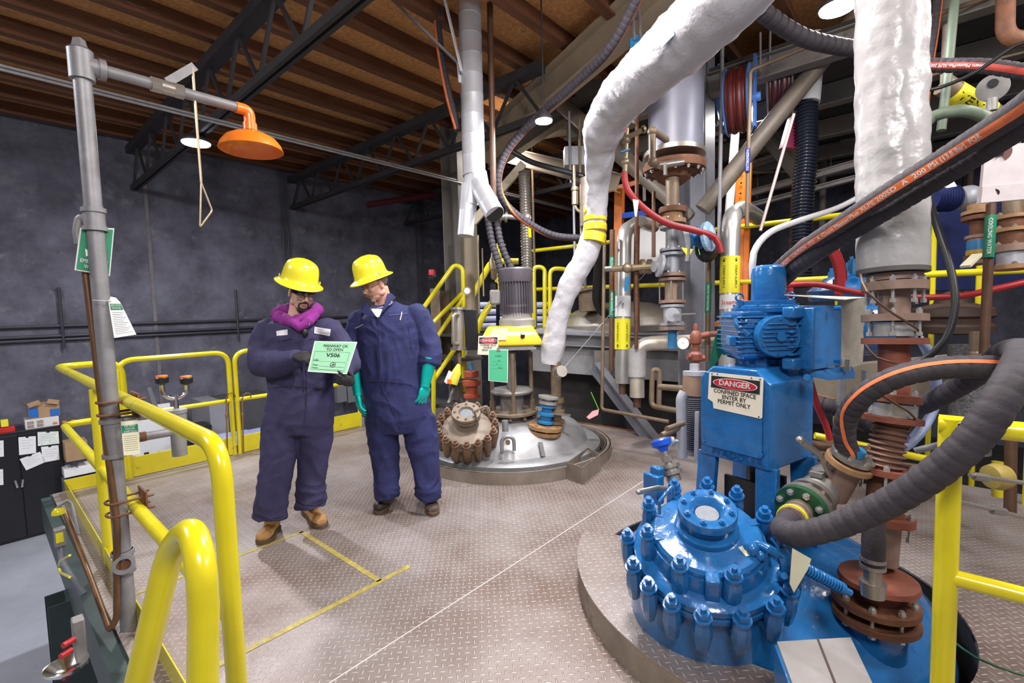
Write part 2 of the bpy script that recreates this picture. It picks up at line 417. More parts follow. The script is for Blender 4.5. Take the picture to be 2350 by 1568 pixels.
# pit curb, ground floor, walls, ceiling
gmat=mat('grey_epoxy_floor',(.40,.42,.47),.45,var=.16,vs=1.4,wear=(.30,.28,.28),wamt=.05,wscale=3)
struct(MB().box((4,3,-1.35),(22,16,.1)).build('floor',gmat))
def wall_mat():
    m=mat('mottled_dark_wall',(.105,.103,.135),.75,var=.5,vs=2.2,bump=.9,bs=6,wear=(.17,.165,.19),wamt=.15,wscale=3.2); return m
struct(MB().box((6,9.45,1.6),(26,.2,6.0)).build('wall_back',wall_mat()))
struct(MB().box((12.5,2,1.6),(.2,16,6.0)).build('wall_right',wall_mat()))
struct(MB().box((1.95,9.342,1.45),(.05,.012,5.4)).build('trim_1',mat('wall_joint_filler',(.16,.145,.15),.8,var=.3,vs=3)))
osb=mat('strand_board_ceiling',(.50,.24,.085),.8,var=.35,vs=22,wear=(.62,.33,.14),wscale=9,wamt=.2,bump=.1)
CZ=4.42
struct(MB().box((5.5,3,CZ+.03),(22,14,.06)).build('ceiling',osb))
jm=mat('joist_wood',(.13,.05,.02),.75,var=.35,vs=5,wear=(.30,.22,.17),wamt=-.12,wscale=2.0,stretch=(.4,4,4))
j0=MB().box((4.5,9.15,CZ-.07),(19,.05,.14)).box((4.5,9.15,CZ-.145),(19,.10,.035)).build('ceiling_joist',jm)
tag(j0,'dark brown wooden joist running under the strand board ceiling','joist','ceiling joists')
for i in range(1,14):
    o=j0.copy(); COL.objects.link(o); o.location.y-=i*.62
# roof trusses along Y
def truss(X,zt,zb,y0,y1,label,m=dkbeam):
    t=thing('roof_truss',label,'truss',(X,y0,zb))
    MB().box((X,(y0+y1)/2,zt),(.14,y1-y0,.10)).build('top_chord',m,t)
    b=MB().box((X-.03,(y0+y1)/2,zb),(.035,y1-y0,.07)).box((X+.03,(y0+y1)/2,zb),(.035,y1-y0,.07)); b.build('bottom_chord',m,t)
    n=int((y1-y0)/.75); st=(y1-y0)/n; f=None
    for i in range(n):
        a=y0+i*st
        q=MB().bar((X,a,zb),(X,a+st/2,zt),.03,.03).bar((X,a+st/2,zt),(X,a+st,zb),.03,.03)
        if f is None: f=q.build('web',m,t)
        else:
            o=f.copy(); COL.objects.link(o); o.parent=t; o.location=(0,i*st,0); WM[o.name]=WM[t.name]
    return t
truss(1.80,4.12,3.55,1.2,9.3,'dark steel roof truss nearest the shower, crossing above the orange shower head')
truss(4.25,4.12,3.60,3.2,9.3,'dark roof truss just left of the tall spiral duct')
truss(6.9,4.12,3.60,4.0,9.3,'dark roof truss behind the spiral duct near the plant columns',dkbeam)
# conduits under the ceiling
for k,(z,lab) in enumerate(((3.40,'upper of the two thin grey conduits crossing under the roof trusses'),(3.36,'lower of the two thin grey conduits crossing under the roof trusses'))):
    p=FL(0,150+k*9,z); tag(MB().cyl((-1,p.y,z),(8,p.y,z),.012,n=8).build('conduit',galv),lab,'conduit','ceiling conduits')
# wall conduits
def wallp(x,y): return PY(x,y,9.30)
cm=mat('dark_conduit',(.055,.052,.065),.5,.3,var=.1)
for (z,lab) in ((wallp(300,743).z,'thin upper conduit running along the dark back wall'),(wallp(300,764).z,'middle of the conduits running along the back wall'),(wallp(300,772).z,'lowest thick conduit running along the back wall')):
    tag(MB().cyl((-1.5,9.3,z),(6.8,9.3,z),.022,n=8).build('wall_conduit',cm),lab,'conduit')
for (x,y0,y1,lab) in ((147,660,800,'short vertical strut channel on the back wall behind the shower pole'),(547,665,780,'short vertical strut channel on the back wall left of the two workers'),(655,385,640,'left of the paired conduits rising behind the left worker'),(666,385,640,'right of the paired conduits rising behind the left worker'),(962,180,700,'left of the paired black conduits rising behind the right worker'),(974,180,700,'right of the paired black conduits rising behind the right worker')):
    a=wallp(x,y0); b=wallp(x,y1); tag(MB().cyl((b.x,9.28,b.z),(b.x,9.28,a.z),.018,n=8).build('wall_conduit',cm),lab,'conduit')
pr_=MB().cyl(PY(845,470,8.2),PY(1130,425,8.2),.06); tag(pr_.build('sprinkler_pipe',mat('dark_red_pipe',(.10,.015,.02),.5)),'dark red sprinkler pipe under the ceiling behind the steel column','pipe')
# ================================================================== PLATFORM EDGE
tag(MB().box((XL-.02,1.3,-.15),(.10,8.9,.26)).build('edge_beam',green_dk),'dark green steel beam under the left edge of the platform','beam')
tag(MB().box((2.8,YF+.02,-.17),(4.9,.10,.30)).build('edge_beam',green_dk),'dark green steel beam under the far edge of the platform','beam')
tag(MB().ibeam((.29,4.2,-1.3),(.29,4.2,-.285),.20,.20,.014,(0,1,0)).build('support_post',green_dk),'dark green steel post carrying the left platform edge','post')
# toe boards
def toe(name,a,b,label):
    return tag(MB().box((V(a)+V(b))/2+V((0,0,.055)),(abs(b[0]-a[0])+.006,abs(b[1]-a[1])+.006,.11)).build(name,yel,bev=.002),label,'toe board')
toe('toe_board',(.445,-1.0,0),(.445,5.70,0),'yellow toe board along the left platform edge under the guardrail')
toe('toe_board',(.445,5.70,0),(.84,5.70,0),'short yellow toe board at the far left platform corner')
# ================================================================== GUARD RAILS
RR=.029
def rail_thing(label,loc,parts,group='yellow guardrails'):
    t=thing('guardrail',label,'guardrail',loc,0,group)
    for name,pts,r in parts:
        q=rounded(pts,.13,8) if len(pts)>2 else [V(p) for p in pts]
        MB().tube(q,r,18).build(name,yel,t)
    return t
X0=.47
rail_thing('near left yellow guardrail of thick pipe with the shower pole clamped to it',(X0,3.6,0),[
 ('top_rail',[(.9,5.70,0),(.9,5.70,1.115),(X0,5.70,1.115),(X0,1.60,1.115),(X0,1.60,0)],RR),
 ('mid_rail',[(.9,5.70,.60),(X0,5.70,.60),(X0,1.60,.58)],RR),
 ('post',[(X0,3.80,0),(X0,3.80,1.09)],RR*1.15)])
# gate sections at the far edge
def gate(label,xa,xb,y=5.70):
    t=thing('guardrail',label,'guardrail',((xa+xb)/2,y,0),0,'yellow guardrails')
    q=rounded([(xa,y,0),(xa,y,1.13),(xb,y,1.13),(xb,y,0)],.14,8); MB().tube(q,RR*.85,16).build('frame',yel,t)
    MB().cyl((xa,y,.60),(xb,y,.60),RR*.8).build('mid_rail',yel,t)
    MB().box(((xa+xb)/2,y-.01,.10),(xb-xa,.012,.19)).build('toe_panel',yel,t,bev=.002)
    return t
gate('far yellow gate section with the eyewash standing in front of it',PY(282,1000,5.7).x,PY(532,950,5.7).x)
gate('far yellow guardrail section hidden in part behind the two workers',PY(546,950,5.7).x,3.35)
# chained pins on gates
for x,lab in ((519,'rusty pull pin hanging on the left gate post'),(556,'rusty pull pin hanging on the right gate post')):
    a=PY(x,915,5.66); b=PY(x+3,1045,5.66); mbb=MB().cyl(a,b,.008,n=8).tube(spline([a,a+V((.02,-.02,.05)),a+V((.07,-.02,.05)),a+V((.09,0,0))],.01),.006,8).sphere(a.lerp(b,.3),(.014,.014,.04)).sphere(b,(.02,.02,.03))
    tag(mbb.build('gate_pin',mat('rusty_rod',(.28,.16,.07),.5,.4)),lab,'pin')
# stair rail loop in the near foreground
t=thing('stair_handrail','yellow inverted U handrail in the near left foreground with chipped paint','handrail',tuple(P(460,1568,1.03)),0,'yellow guardrails')
ap=P(430,1252,1.03)
q=rounded([P(300,1640,1.12),P(392,1258,1.10),P(440,1208,1.04),P(462,1290,.97),P(468,1400,.97),P(462,1900,.97)],.075,10)
MB().tube(q,.0285,24).build('handrail_pipe',yel,t)
# ================================================================== SAFETY SHOWER
SY=2.9; SX=.405
t=thing('safety_shower','grey pipe emergency shower with an orange head standing at the left platform edge','shower',(SX,SY,0))
z1=PY(183,112,SY).z; ztee=PY(195,150,SY).z
MB().cyl((SX,SY,-.02),(SX,SY,ztee),.034,n=20).build('riser_pipe',galv,t)
f=MB().cyl((SX,SY,ztee-.07),(SX,SY,ztee+.06),.047,n=20).cyl((SX,SY,ztee+.06),(SX,SY,ztee+.075),.05,.03,n=20).cyl((SX,SY,ztee+.07),(SX,SY,ztee+.11),.03,.022,n=4).cyl((SX,SY,ztee),(SX+.075,SY,ztee),.04,n=18); f.cyl((SX+.06,SY,ztee),(SX+.085,SY,ztee),.046,n=18).build('tee_fitting',galv,t)
for z,zz in ((PY(210,478,SY).z,PY(212,530,SY).z),(PY(262,960,SY).z,PY(270,1048,SY).z),(PY(285,1262,SY).z,PY(290,1312,SY).z)):
    MB().cyl((SX,SY,zz),(SX,SY,z),.041,n=20).cyl((SX,SY,z-.02),(SX,SY,z+.0),.047,n=20).cyl((SX,SY,zz),(SX,SY,zz+.02),.047,n=20).cyl((SX,SY,z),(SX,SY,z+.012),.036,n=20).build('coupling',galv,t)
zz=(PY(285,1262,SY).z+PY(290,1312,SY).z)/2
dn=V((-SX,-SY,.3)).normalized()
q=MB().washer(V((SX,SY,zz))+dn*.045,dn,.028,.044,.04).build('open_port',galv,t); MB().cyl(V((SX,SY,zz))+dn*.02,V((SX,SY,zz))+dn*.042,.03).build('port_thread',rust,t)
xv0=PY(352,190,SY).x; xv1=PY(415,208,SY).x; xe=PY(545,238,SY).x
MB().cyl((SX+.08,SY,ztee),(xe,SY,ztee),.026,n=18).build('arm_pipe',galv,t)
MB().cyl((xv0,SY,ztee),(xv1,SY,ztee),.034,n=18).cyl((xv0-.01,SY,ztee),(xv0+.03,SY,ztee),.037,n=8).cyl((xv1-.03,SY,ztee),(xv1+.01,SY,ztee),.037,n=8).build('valve_body',stain,t)
tp=PY(447,152,SY)
MB().bar((xv0+.06,SY,ztee+.03),(tp.x,SY,tp.z),.04,.008,(0,1,0)).build('valve_lever',galv,t)
rb=PY(463,420,SY); c1=PY(459,522,SY); c2=PY(488,497,SY); c3=PY(486,515,SY)
MB().tube([(tp.x-.01,SY,tp.z-.01),(tp.x-.008,SY,rb.z)],.0065,8).tube(rounded([(tp.x-.008,SY,rb.z),(c1.x,SY,c1.z),(c2.x,SY,c2.z+.03),(tp.x-.008,SY,rb.z)],.012),.005,8).build('pull_rod',brass,t)
hx=PY(572,262,SY).x
MB().tube(rounded([(xe-.01,SY,ztee),(hx,SY,ztee),(hx,SY,ztee-.09)],.05),.03,18).cyl((hx,SY,ztee-.11),(hx,SY,ztee-.07),.036,n=18).build('elbow',org,t)
zr=ztee-.11
MB().lathe([(.03,0),(.05,-.010),(.09,-.022),(.13,-.045),(.155,-.078),(.166,-.108),(.162,-.111),(.148,-.080),(.125,-.052),(.09,-.032),(.05,-.024),(.001,-.024)],(hx,SY,zr),n=40).build('shower_head',org,t)
MB().lathe([(.001,-.045),(.055,-.045),(.058,-.035),(.001,-.035)],(hx,SY,zr),n=24).build('spray_plate',org,t)
# brown drain/supply tube beside the pole
q=rounded([PY(183,520,2.95),PY(230,900,2.90),PY(268,1200,2.86),PY(268,1420,2.86),PY(252,1448,2.86),PY(205,1320,3.4),PX(148,1175,.3)],.05)
tag(MB().tube(q,.014,12).build('brown_supply_pipe',mat('copper_brown',(.17,.09,.045),.4,.5,var=.2)),'thin brown pipe running down behind the shower pole and round its foot','pipe')
q=MB().tube(spline([PY(182,560,2.93),PY(178,530,2.93),PY(186,500,2.92),PY(205,515,2.9)],.01),.018,12)
tag(q.build('hose_elbow',gcast),'small grey elbow fitting at the back of the shower pole above the green sign','fitting')
# clamps on pole
def ubolt(label,y,dx=0):
    t=thing('pipe_clamp',label,'clamp',tuple(PY(*y,SY)))
    c=PY(*y,SY); 
    for k in(-.03,.03):
        MB().tube(rounded([V((SX+.13,SY-.045,c.z+k)),V((SX-.045,SY-.05,c.z+k)),V((SX-.05,SY+.045,c.z+k)),V((SX+.13,SY+.05,c.z+k))],.045),.006,8).build('u_bolt',rust,t)
    MB().box((SX+.095,SY,c.z),(.008,.16,.12)).build('clamp_plate',rust,t)
    return t
ubolt('rusty U bolt clamp holding the shower pole to the middle rail',(285,1160))
ubolt('rusty U bolt clamp holding the shower pole to the top rail',(262,935))
# green sign behind pole
t=thing('emergency_wash_sign','green and white emergency wash sign fixed behind the shower pole','sign',tuple(PY(190,575,SY+.06)))
s=Quad(PY(184,522,SY-.0),PY(262,524,SY+.02),PY(252,634,SY+.02),PY(171,620,SY-.0))
s.plate('border',whitep,t,.004); s.plate('panel',greeni,t,.004,.04,.03,.96,.97,.0025)
s.plate('symbol',inkw,t,.003,off=.0055,poly=[(.25,.06),(.42,.05),(.46,.4),(.30,.42),(.22,.3)]); s.plate('arrow',inkw,t,.003,off=.0055,poly=[(.2,.48),(.45,.6),(.25,.66)])
s.text('lettering','EMERGENCY',.50,.76,.085,inkw,t,off=.006,maxw=.8); s.text('lettering','WASH',.42,.88,.085,inkw,t,off=.006,maxw=.38)
# tags
t=thing('inspection_tag','white inspection tag with a green header hanging from the shower pole','tag',tuple(PY(280,740,2.86)))
s=Quad(PY(247,682,2.86),PY(271,684,2.86),PY(313,768,2.84),PY(262,776,2.84))
s.plate('card',paper,t,.001,poly=[(0,.12),(.3,-.02),(.8,0),(1,.12),(1,1),(0,1)]); s.plate('header',greeni,t,.001,.08,.16,.97,.32,.001)
s.text('lettering','SAFETY SHOWER\nTEST RECORD',.5,.24,.05,inkw,t,off=.002,maxw=.8)
for i in range(13): s.plate('written_line',ink,t,.0006,.10,.38+i*.044,.9-.1*(i%3),.386+i*.044,.001)
MB().torus(PY(252,690,2.85),dn,.004,.002,10,6).tube(spline([PY(213,689,2.85),PY(230,690,2.83),PY(252,691,2.845)],.01),.0015,6).build('tie',whitep,t)
t=thing('eyewash_tag','white tag with a green header hanging under the eyewash pipe','tag',tuple(PY(298,1010,2.8)))
s=Quad(PY(277,968,2.82),PY(316,964,2.82),PY(322,1042,2.82),PY(284,1046,2.82))
s.plate('card',cream,t,.001); s.plate('header',greeni,t,.001,0.02,.12,.98,.34,.001); s.text('lettering','EYE WASH\nSTATION\nINSPECTION',.5,.23,.06,inkw,t,off=.002,maxw=.75)
for i in range(8): s.plate('written_line',ink,t,.0006,.10,.44+i*.06,.9,.445+i*.06,.001)
# eyewash
t=thing('eyewash','eyewash with two orange capped nozzles over a steel bowl beside the shower pole','eyewash',tuple(PY(400,985,SY)))
ze=PY(285,1010,SY).z; ex=PY(408,980,SY).x
MB().cyl((SX+.05,SY,ze),(ex,SY,ze),.023).build('drain_pipe',galv,t); MB().cyl((SX,SY,ze),(SX+.07,SY,ze),.034).cyl((SX+.055,SY,ze),(SX+.08,SY,ze),.04).build('tee_fitting',galv,t)
MB().cyl((SX+.10,SY,ze),(SX+.125,SY,ze),.0245).build('rust_band',rust,t)
MB().cyl((ex-.02,SY,ze+.095),(SX+.03,SY,ze+.10),.016).build('supply_pipe',galv,t)
zb=PY(405,940,SY).z
MB().lathe([(.034,-.24),(.034,-.10),(.042,-.095),(.042,-.02),(.046,-.018),(.046,0)],(ex,SY,zb),n=24).build('stand_body',gcast,t)
MB().cyl((ex,SY,zb),(ex,SY,zb+.075),.012).tube(rounded([(ex-.052,SY,zb+.14),(ex-.052,SY,zb+.08),(ex,SY,zb+.05),(ex+.052,SY,zb+.08),(ex+.052,SY,zb+.13)],.03),.0105,12).build('yoke',chrome,t)
for k,h in((-1,.145),(1,.13)):
    MB().lathe([(.012,-.01),(.028,0),(.03,.025),(.026,.03)],(ex+k*.052,SY,zb+h),n=20).build('nozzle',blk,t); MB().lathe([(.026,.0),(.026,.008),(.01,.010)],(ex+k*.052,SY,zb+h+.03),n=20).build('nozzle_cap',org,t)
MB().prism([PY(338,890,2.85),PY(346,888,2.85),PY(363,935,2.85),PY(352,937,2.85)],(0,.003,0)).build('push_paddle',chrome,t)
# ================================================================== LOWER LEVEL FURNITURE
bk=mat('black_cabinet',(.012,.012,.016),.35,var=.1)
YC=8.75
a=PY(-60,965,YC); zt=PY(100,982,YC).z
t=thing('storage_cabinet','tall black two door cabinet with papers stuck on it at the back wall','cabinet',(-.3,YC,-1.3))
x1=PY(152,1100,YC).x; x0=x1-1.85; xm=PY(50,1100,YC).x
MB().box(((x0+x1)/2,YC+.24,(zt-1.3)/2),(x1-x0,.46,zt+1.3)).build('body',bk,t,bev=.006)
for xa,xb,hx_ in((x0+.02,xm-.004,-1),(xm+.004,x1-.015,1)):
    d=MB().box(((xa+xb)/2,YC,(zt-1.3)/2),(xb-xa,.02,zt+1.22)).build('door',bk,t,bev=.003)
    hp=PY(42 if hx_<0 else 47,1110,YC-.02); MB().bar(hp+V((hx_*.01,-.012,-.05)),hp+V((hx_*.025,-.012,.05)),.012,.02).build('handle',chrome,d)
def sheet(px,label,tilt=0,y=None,m=paper):
    s=Quad(*[PY(q[0],q[1],(y or YC-.016)) for q in px]); o=None
    t=thing('paper_sheet',label,'paper',tuple(s.at(.5,.5)),0,'papers on the black cabinet'); s.plate('sheet',m,t,.002)
    for i in range(4): s.plate('printed_line',mat('grey_print',(.35,.36,.42),.6,var=0),t,.001,.15,.2+.15*i,.85-.2*(i%2),.215+.15*i,.0015)
    s.plate('magnet',blk,t,.004,.42,-.02,.58,.06,.003)
sheet([(42,1004),(82,1001),(83,1040),(44,1045)],'white sheet high on the left of the black cabinet door')
sheet([(86,992),(134,990),(136,1018),(87,1024)],'white sheet with a yellow and blue table at the top right of the black cabinet',m=mat('tinted_paper',(.72,.78,.72),.6,var=.15,vs=20))
sheet([(94,1026),(134,1022),(137,1055),(99,1062)],'white sheet below the coloured table on the black cabinet')
sheet([(45,1054),(92,1037),(106,1060),(60,1080)],'tilted white sheet lowest on the black cabinet')
sheet([(-12,1012),(8,1011),(9,1048),(-12,1050)],'white sheet cut by the left picture edge, upper one')
sheet([(-12,1078),(7,1077),(8,1113),(-12,1115)],'white sheet cut by the left picture edge, lower one')
def cbox(px0,px1,py0,py1,Y,dep,m,label,name='cardboard_box',extra=None,zfix=None):
    a=PY(px0,py1,Y); b=PY(px1,py0,Y); z0=a.z if zfix is None else zfix; h=b.z-a.z
    t=thing(name,label,'box',((a.x+b.x)/2,Y+dep/2,z0)); MB().box(((a.x+b.x)/2,Y+dep/2,z0+h/2),(b.x-a.x,dep,h)).build('box_body',m,t,bev=.004)
    if extra: extra(t,a.x,b.x,z0,h)
    return z0+h
def flaps(t,xa,xb,z0,h):
    for s_ in(-1,1): MB().box(((xa+xb)/2+s_*(xb-xa)*.30,YC+.02,z0+h+.02),((xb-xa)*.38,.006,.06),Matrix.Rotation(s_*.3,3,'Y')).build('flap',card,t)
    bm_=mat('box_blue_print',(.01,.12,.45),.6); MB().box((xa+.05,YC+.055,z0+h*.45),(.09,.004,h*.7)).build('blue_print',bm_,t); MB().box((xb-.05,YC+.055,z0+h*.3),(.09,.004,h*.5)).build('blue_print',bm_,t)
def pics(t,xa,xb,z0,h):
    c2=mat('box_picture_print',(.35,.25,.2),.6,var=.4,vs=60)
    for i in range(2):
        for j in range(2): MB().box((xa+.05+.09*i,YC+.025,z0+h*(.3+.38*j)),(.06,.004,h*.28)).build('picture_print',c2,t)
    for i in range(3): MB().box((xa+.28+.09*i,YC+.025,z0+h*.3),(.04,.004,h*.2)).build('picture_print',orgp,t)
zz=cbox(58,134,948,980,YC+.03,.3,whitep,'white printed product box on top of the black cabinet','product_box',pics,zfix=zt)
cbox(64,134,906,946,YC+.06,.25,card,'open brown cardboard box with blue ends on top of the white box','cardboard_box',flaps,zfix=zz)
cbox(-10,34,975,992,YC+.03,.25,mat('red_tray',(.55,.02,.02),.4),'red tray holding yellow packs on the black cabinet','tray',zfix=zt)
cbox(2,18,958,976,YC+.08,.1,yeli,'small yellow pack standing in the red tray','pack',zfix=zt+.07)
yb=8.5
# things seen under the far rail
def pbox(name,cat,label,x0,x1,y0,y1,Y,dep,m,floor_=False,bev=.004):
    a=PY(x0,y1,Y); b=PY(x1,y0,Y); zb_=-1.3 if floor_ else a.z
    o=MB().box(((a.x+b.x)/2,Y+dep/2,(zb_+b.z)/2),(b.x-a.x,dep,b.z-zb_)).build(name,m,bev=bev); return tag(o,label,cat)
pbox('workbench','bench','grey workbench on the lower floor beyond the far yellow gate',150,600,1098,1112,8.3,.8,mat('grey_bench',(.25,.24,.25),.5))
for i,x in enumerate((170,590)): pass
pbox('cardboard_box','box','brown cardboard box on the lower bench behind the yellow rail corner',152,200,1010,1062,8.5,.3,card)
pbox('carton','box','long white carton under the brown cardboard box',148,236,1062,1098,8.5,.3,paper)
s=Quad(PY(150,1064,8.48),PY(185,1064,8.48),PY(185,1074,8.48),PY(150,1074,8.48)); t_=thing('carton_label','blue shipping supplier word on the long white carton','lettering',tuple(s.at(.5,.5))); s.text('lettering','ULINE',.5,.5,.9,mat('navy_ink',(.03,.04,.2),.5),t_,off=.004,maxw=.7)
pbox('whiteboard','board','white notice board with handwriting seen between the eyewash pipes',288,390,925,1085,8.9,.03,paper)
for k,(x,y,lab) in enumerate(((310,1060,'dark round jar on the bench below the whiteboard'),(338,1050,'black bottle with a cord on the bench below the whiteboard'),(366,1048,'clear plastic bottle lying on the bench by the whiteboard'))):
    c=PY(x,y+14,8.35); tag(MB().lathe([(.05,0),(.055,.02),(.055,.10),(.03,.13),(.028,.16)],c,n=20).build('bottle',[bk,bk,glass][k]),lab,'bottle')
grc=mat('grey_cabinet',(.24,.24,.26),.5,var=.05)
pbox('metal_cabinet','cabinet','grey sheet metal cabinet end beyond the yellow gate',487,522,922,1025,7.9,.9,grc)
pbox('counter_unit','cabinet','long dark grey counter unit standing behind the far gate',522,640,905,1010,8.1,.9,mat('dark_counter',(.07,.068,.072),.5))
pbox('plastic_bin','bin','black bin with cables to the left of the grey cabinet',430,486,975,1012,7.8,.4,bk)
bl=mat('blue_white_packs',(.42,.45,.75),.4,var=.35,vs=18)
for i in range(9):
    x=478+i*40; y=1010-i*6.5
    pbox('drum_liner_pack','pack','flat pack of pale blue liners stacked below the far gate',x,x+38,y,y+22+(i%3)*3,7.3,.5,bl); COL.objects[-1]['group']='pale blue packs below the gate'
for i,(x,lab) in enumerate(((776,'left grey electrical switch box behind the workers'),(800,'middle grey electrical switch box behind the workers'))):
    pbox('switch_box','switch box',lab,x,x+19,885,925,8.9,.12,grc)
# things hung below the platform edge
t=thing('yellow_bell_light','small yellow dome lamp on a grey conduit below the platform edge','lamp',tuple(PX(134,1172,.22)))
c=PX(134,1180,.22); MB().lathe([(.027,0),(.025,.016),(.014,.03),(.006,.033)],c,n=20).build('shade',yel,t); MB().tube(spline([c+V((0,0,.03)),c+V((.02,0,.05)),c+V((.05,0,.04)),c+V((.06,-.1,-.1))],.02),.009,10).build('conduit',galv,t)
t=thing('pull_switch_box','grey switch box with a yellow label below the platform edge','switch box',tuple(PX(138,1235,.22)))
c=PX(138,1232,.22); MB().box(c,(.045,.055,.09)).build('box_body',gcast,t,bev=.005); MB().box(c+V((-.004,-.029,.005)),(.028,.003,.05)).build('label',yeli,t)
tag(MB().tube(spline([c+V((0,0,-.045)),c+V((0,-.06,-.13)),c+V((.05,-.2,-.25))],.03),.014,12).build('conduit',mat('blue_grey_conduit',(.16,.18,.22),.4)),'thick grey conduit curving from the switch box to the green beam','conduit')
tag(MB().tube(spline([PX(160,1275,.2),PX(137,1290,.2),PX(138,1312,.2),PX(160,1325,.2)],.02),.005,8).build('extension_cable',yel),'thin yellow cord looping out from the platform edge','cord')
t=thing('wall_hydrant','steel drinking bowl with red knobs mounted on the green post','bowl',tuple(PY(150,1520,2.62)))
c=PY(152,1530,2.62)
MB().lathe([(.005,-.03),(.04,-.025),(.068,-.004),(.072,.01),(.066,.008),(.038,-.015),(.0,-.02)],c,n=28).build('bowl',chrome,t)
MB().box(c+V((.05,.05,.06)),(.04,.06,.2)).build('back_plate',gcast,t,bev=.006)
for k in((.02,0,.06),(.03,0,.10),(.02,-.02,-.02)): MB().cyl(c+V(k),c+V(k)+V((-.035,-.02,0)),.012).build('red_knob',redi,t)
# ================================================================== LAMPS visible
def bay(px,py,z,label,power,r=.17):
    p=FL(px,py,z); t=thing('high_bay_lamp',label,'lamp',tuple(p),0,'round high bay lamps')
    MB().lathe([(r,0),(r,.02),(r*.6,.07),(.03,.10)],p,n=32).build('housing',dkbeam,t); MB().cyl(p-V((0,0,.012)),p-V((0,0,.002)),r*.93,n=32).build('lens',lampm,t)
    MB().cyl(p+V((0,0,.1)),V((p.x,p.y,CZ)),.008,n=8).build('stem',dkbeam,t)
    area('bay_lamp_light',tuple(p-V((0,0,.03))),r*1.6,power,(.93,.94,1)); return p
bay(450,328,3.45,'glowing round lamp hanging left beyond the shower head',115,.145)
bay(1248,277,3.3,'glowing round lamp hanging on a rod in front of the grey duct framework',55,.085)
bay(1922,18,3.62,'glowing round lamp at the top right beside the taped white pipe',28,.12)
bay(1100,466,3.2,'small distant glowing lamp seen beside the branching duct',20,.07)
# painted lines on the deck
tag(MB().box((1.03,2.275,.0015),(1.16,.035,.002)).build('painted_line',mat('worn_yellow_line',(.42,.35,.06),.5,var=.3,vs=20,wear=(.30,.24,.19),wamt=.45,wscale=45)),'long worn yellow line across the deck plate','floor marking')
tag(MB().box((1.41,2.76,.0015),(.032,.96,.002)).build('painted_line',MATS['worn_yellow_line']),'worn yellow line leading away to the left worker boots','floor marking')
tag(MB().box((.93,3.235,.0015),(.98,.030,.002)).build('painted_line',MATS['worn_yellow_line']),'short worn yellow line between the left toe board and the boots','floor marking')
tag(MB().box((2.2,1.80,.001),(3.6,.006,.003)).build('weld_seam',mat('pale_weld',(.6,.58,.55),.5)),'long pale welded seam crossing the deck','seam')
# ================================================================== NEAR BLUE REACTOR
def arcring(c,r0,r1,a0,a1,z0,z1,n=48,wall_in=True):
    vs=[];fs=[]
    for i in range(n+1):
        a=math.radians(a0+(a1-a0)*i/n); u=V((math.cos(a),math.sin(a),0))
        for r,z in((r0,z0),(r1,z0),(r1,z1),(r0,z1)): vs.append(V(c)+u*r+V((0,0,z)))
    for i in range(n):
        for j in range(4): k=(j+1)%4; fs.append((i*4+j,(i+1)*4+j,(i+1)*4+k,i*4+k))
    fs.append((0,1,2,3)); fs.append((n*4+3,n*4+2,n*4+1,n*4)); return MB().add(vs,fs)
curbm=mat('curb_plate_edge',(.27,.23,.19),.5,.35,var=.25,vs=7,wear=(.14,.10,.07),wscale=5)
t=thing('curb_ring','raised curved steel curb with a diamond plate top round the blue vessel','curb',(R1C.x,R1C.y,0))
arcring(R1C,1.075,1.09,106,222,0.001,.135).build('outer_skirt',curbm,t)
arcring(R1C,.855,1.092,106,222,.135,.142).build('top_plate',plate,t)
arcring(R1C,.848,.855,106,222,-.02,.142).build('inner_skirt',curbm,t)
pp_=pitpoly(1.065,.855); np_=len(pp_)
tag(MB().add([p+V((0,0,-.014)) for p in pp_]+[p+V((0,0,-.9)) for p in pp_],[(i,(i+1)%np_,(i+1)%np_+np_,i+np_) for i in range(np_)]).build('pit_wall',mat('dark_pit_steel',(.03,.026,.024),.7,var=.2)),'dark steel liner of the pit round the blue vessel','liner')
t1=thing('blue_reactor','blue painted reactor vessel top with a bolted manway, rising through the deck opening','reactor',(R1C.x,R1C.y,-.4))
R1W=.80
MB().lathe([(R1W,-.9),(R1W,-.12),(R1W*.985,-.06),(R1W*.93,.04),(R1W*.82,.12),(R1W*.66,.20),(R1W*.45,.265),(R1W*.22,.30),(.01,.31)],RVC,n=72).build('vessel_head',blu,t1)
L=P(1682,1335,2.06); U=P(1621,1207,1.93); AX=(U-L).normalized(); HL=(U-L).length
print('manway tilt',math.degrees(math.acos(AX.z)),HL,L,U)
tow=V((-AX.x,-AX.y,0))
def ax_tilt(tl,dirv):
    d=V((dirv[0],dirv[1],0)).normalized(); return (V((0,0,1))*math.cos(math.radians(tl))+d*math.sin(math.radians(tl))).normalized()
AX=ax_tilt(20,(-.80,-.35)); U=L+AX*.27
U=P(1621,1216,1.90); L=U-AX*.155
man=thing('manway','blue clamped manway cover with a round sight glass on the blue vessel','manway',tuple(L),0)
bpy.data.objects.remove(man); 
MB().lathe([(.31,-.35),(.29,-.20),(.265,-.08),(.265,.0),(.23,.02)],L,AX,48).build('manway_nozzle',blu,t1)
q=MB().lathe([(.27,-.035),(.285,-.02),(.285,.0),(.275,.012),(.285,.02),(.285,.045),(.27,.055),(.23,.06),(.22,.12)],L,AX,56); q.build('lower_flange',blu,t1)
cv=MB().lathe([(.17,-.05),(.208,-.05),(.213,-.035),(.213,-.012),(.204,-.010),(.204,.002),(.213,.006),(.211,.028),(.20,.040),(.17,.043),(.128,.046),(.119,.050),(.118,.072),(.112,.078),(.088,.079),(.088,.098),(.02,.099)],U-AX*.045,AX,56).build('manway_cover',blu,t1)
S=P(1602,1166,1.80); S=U+AX*((S-U).dot(AX)); S=U+AX*.082
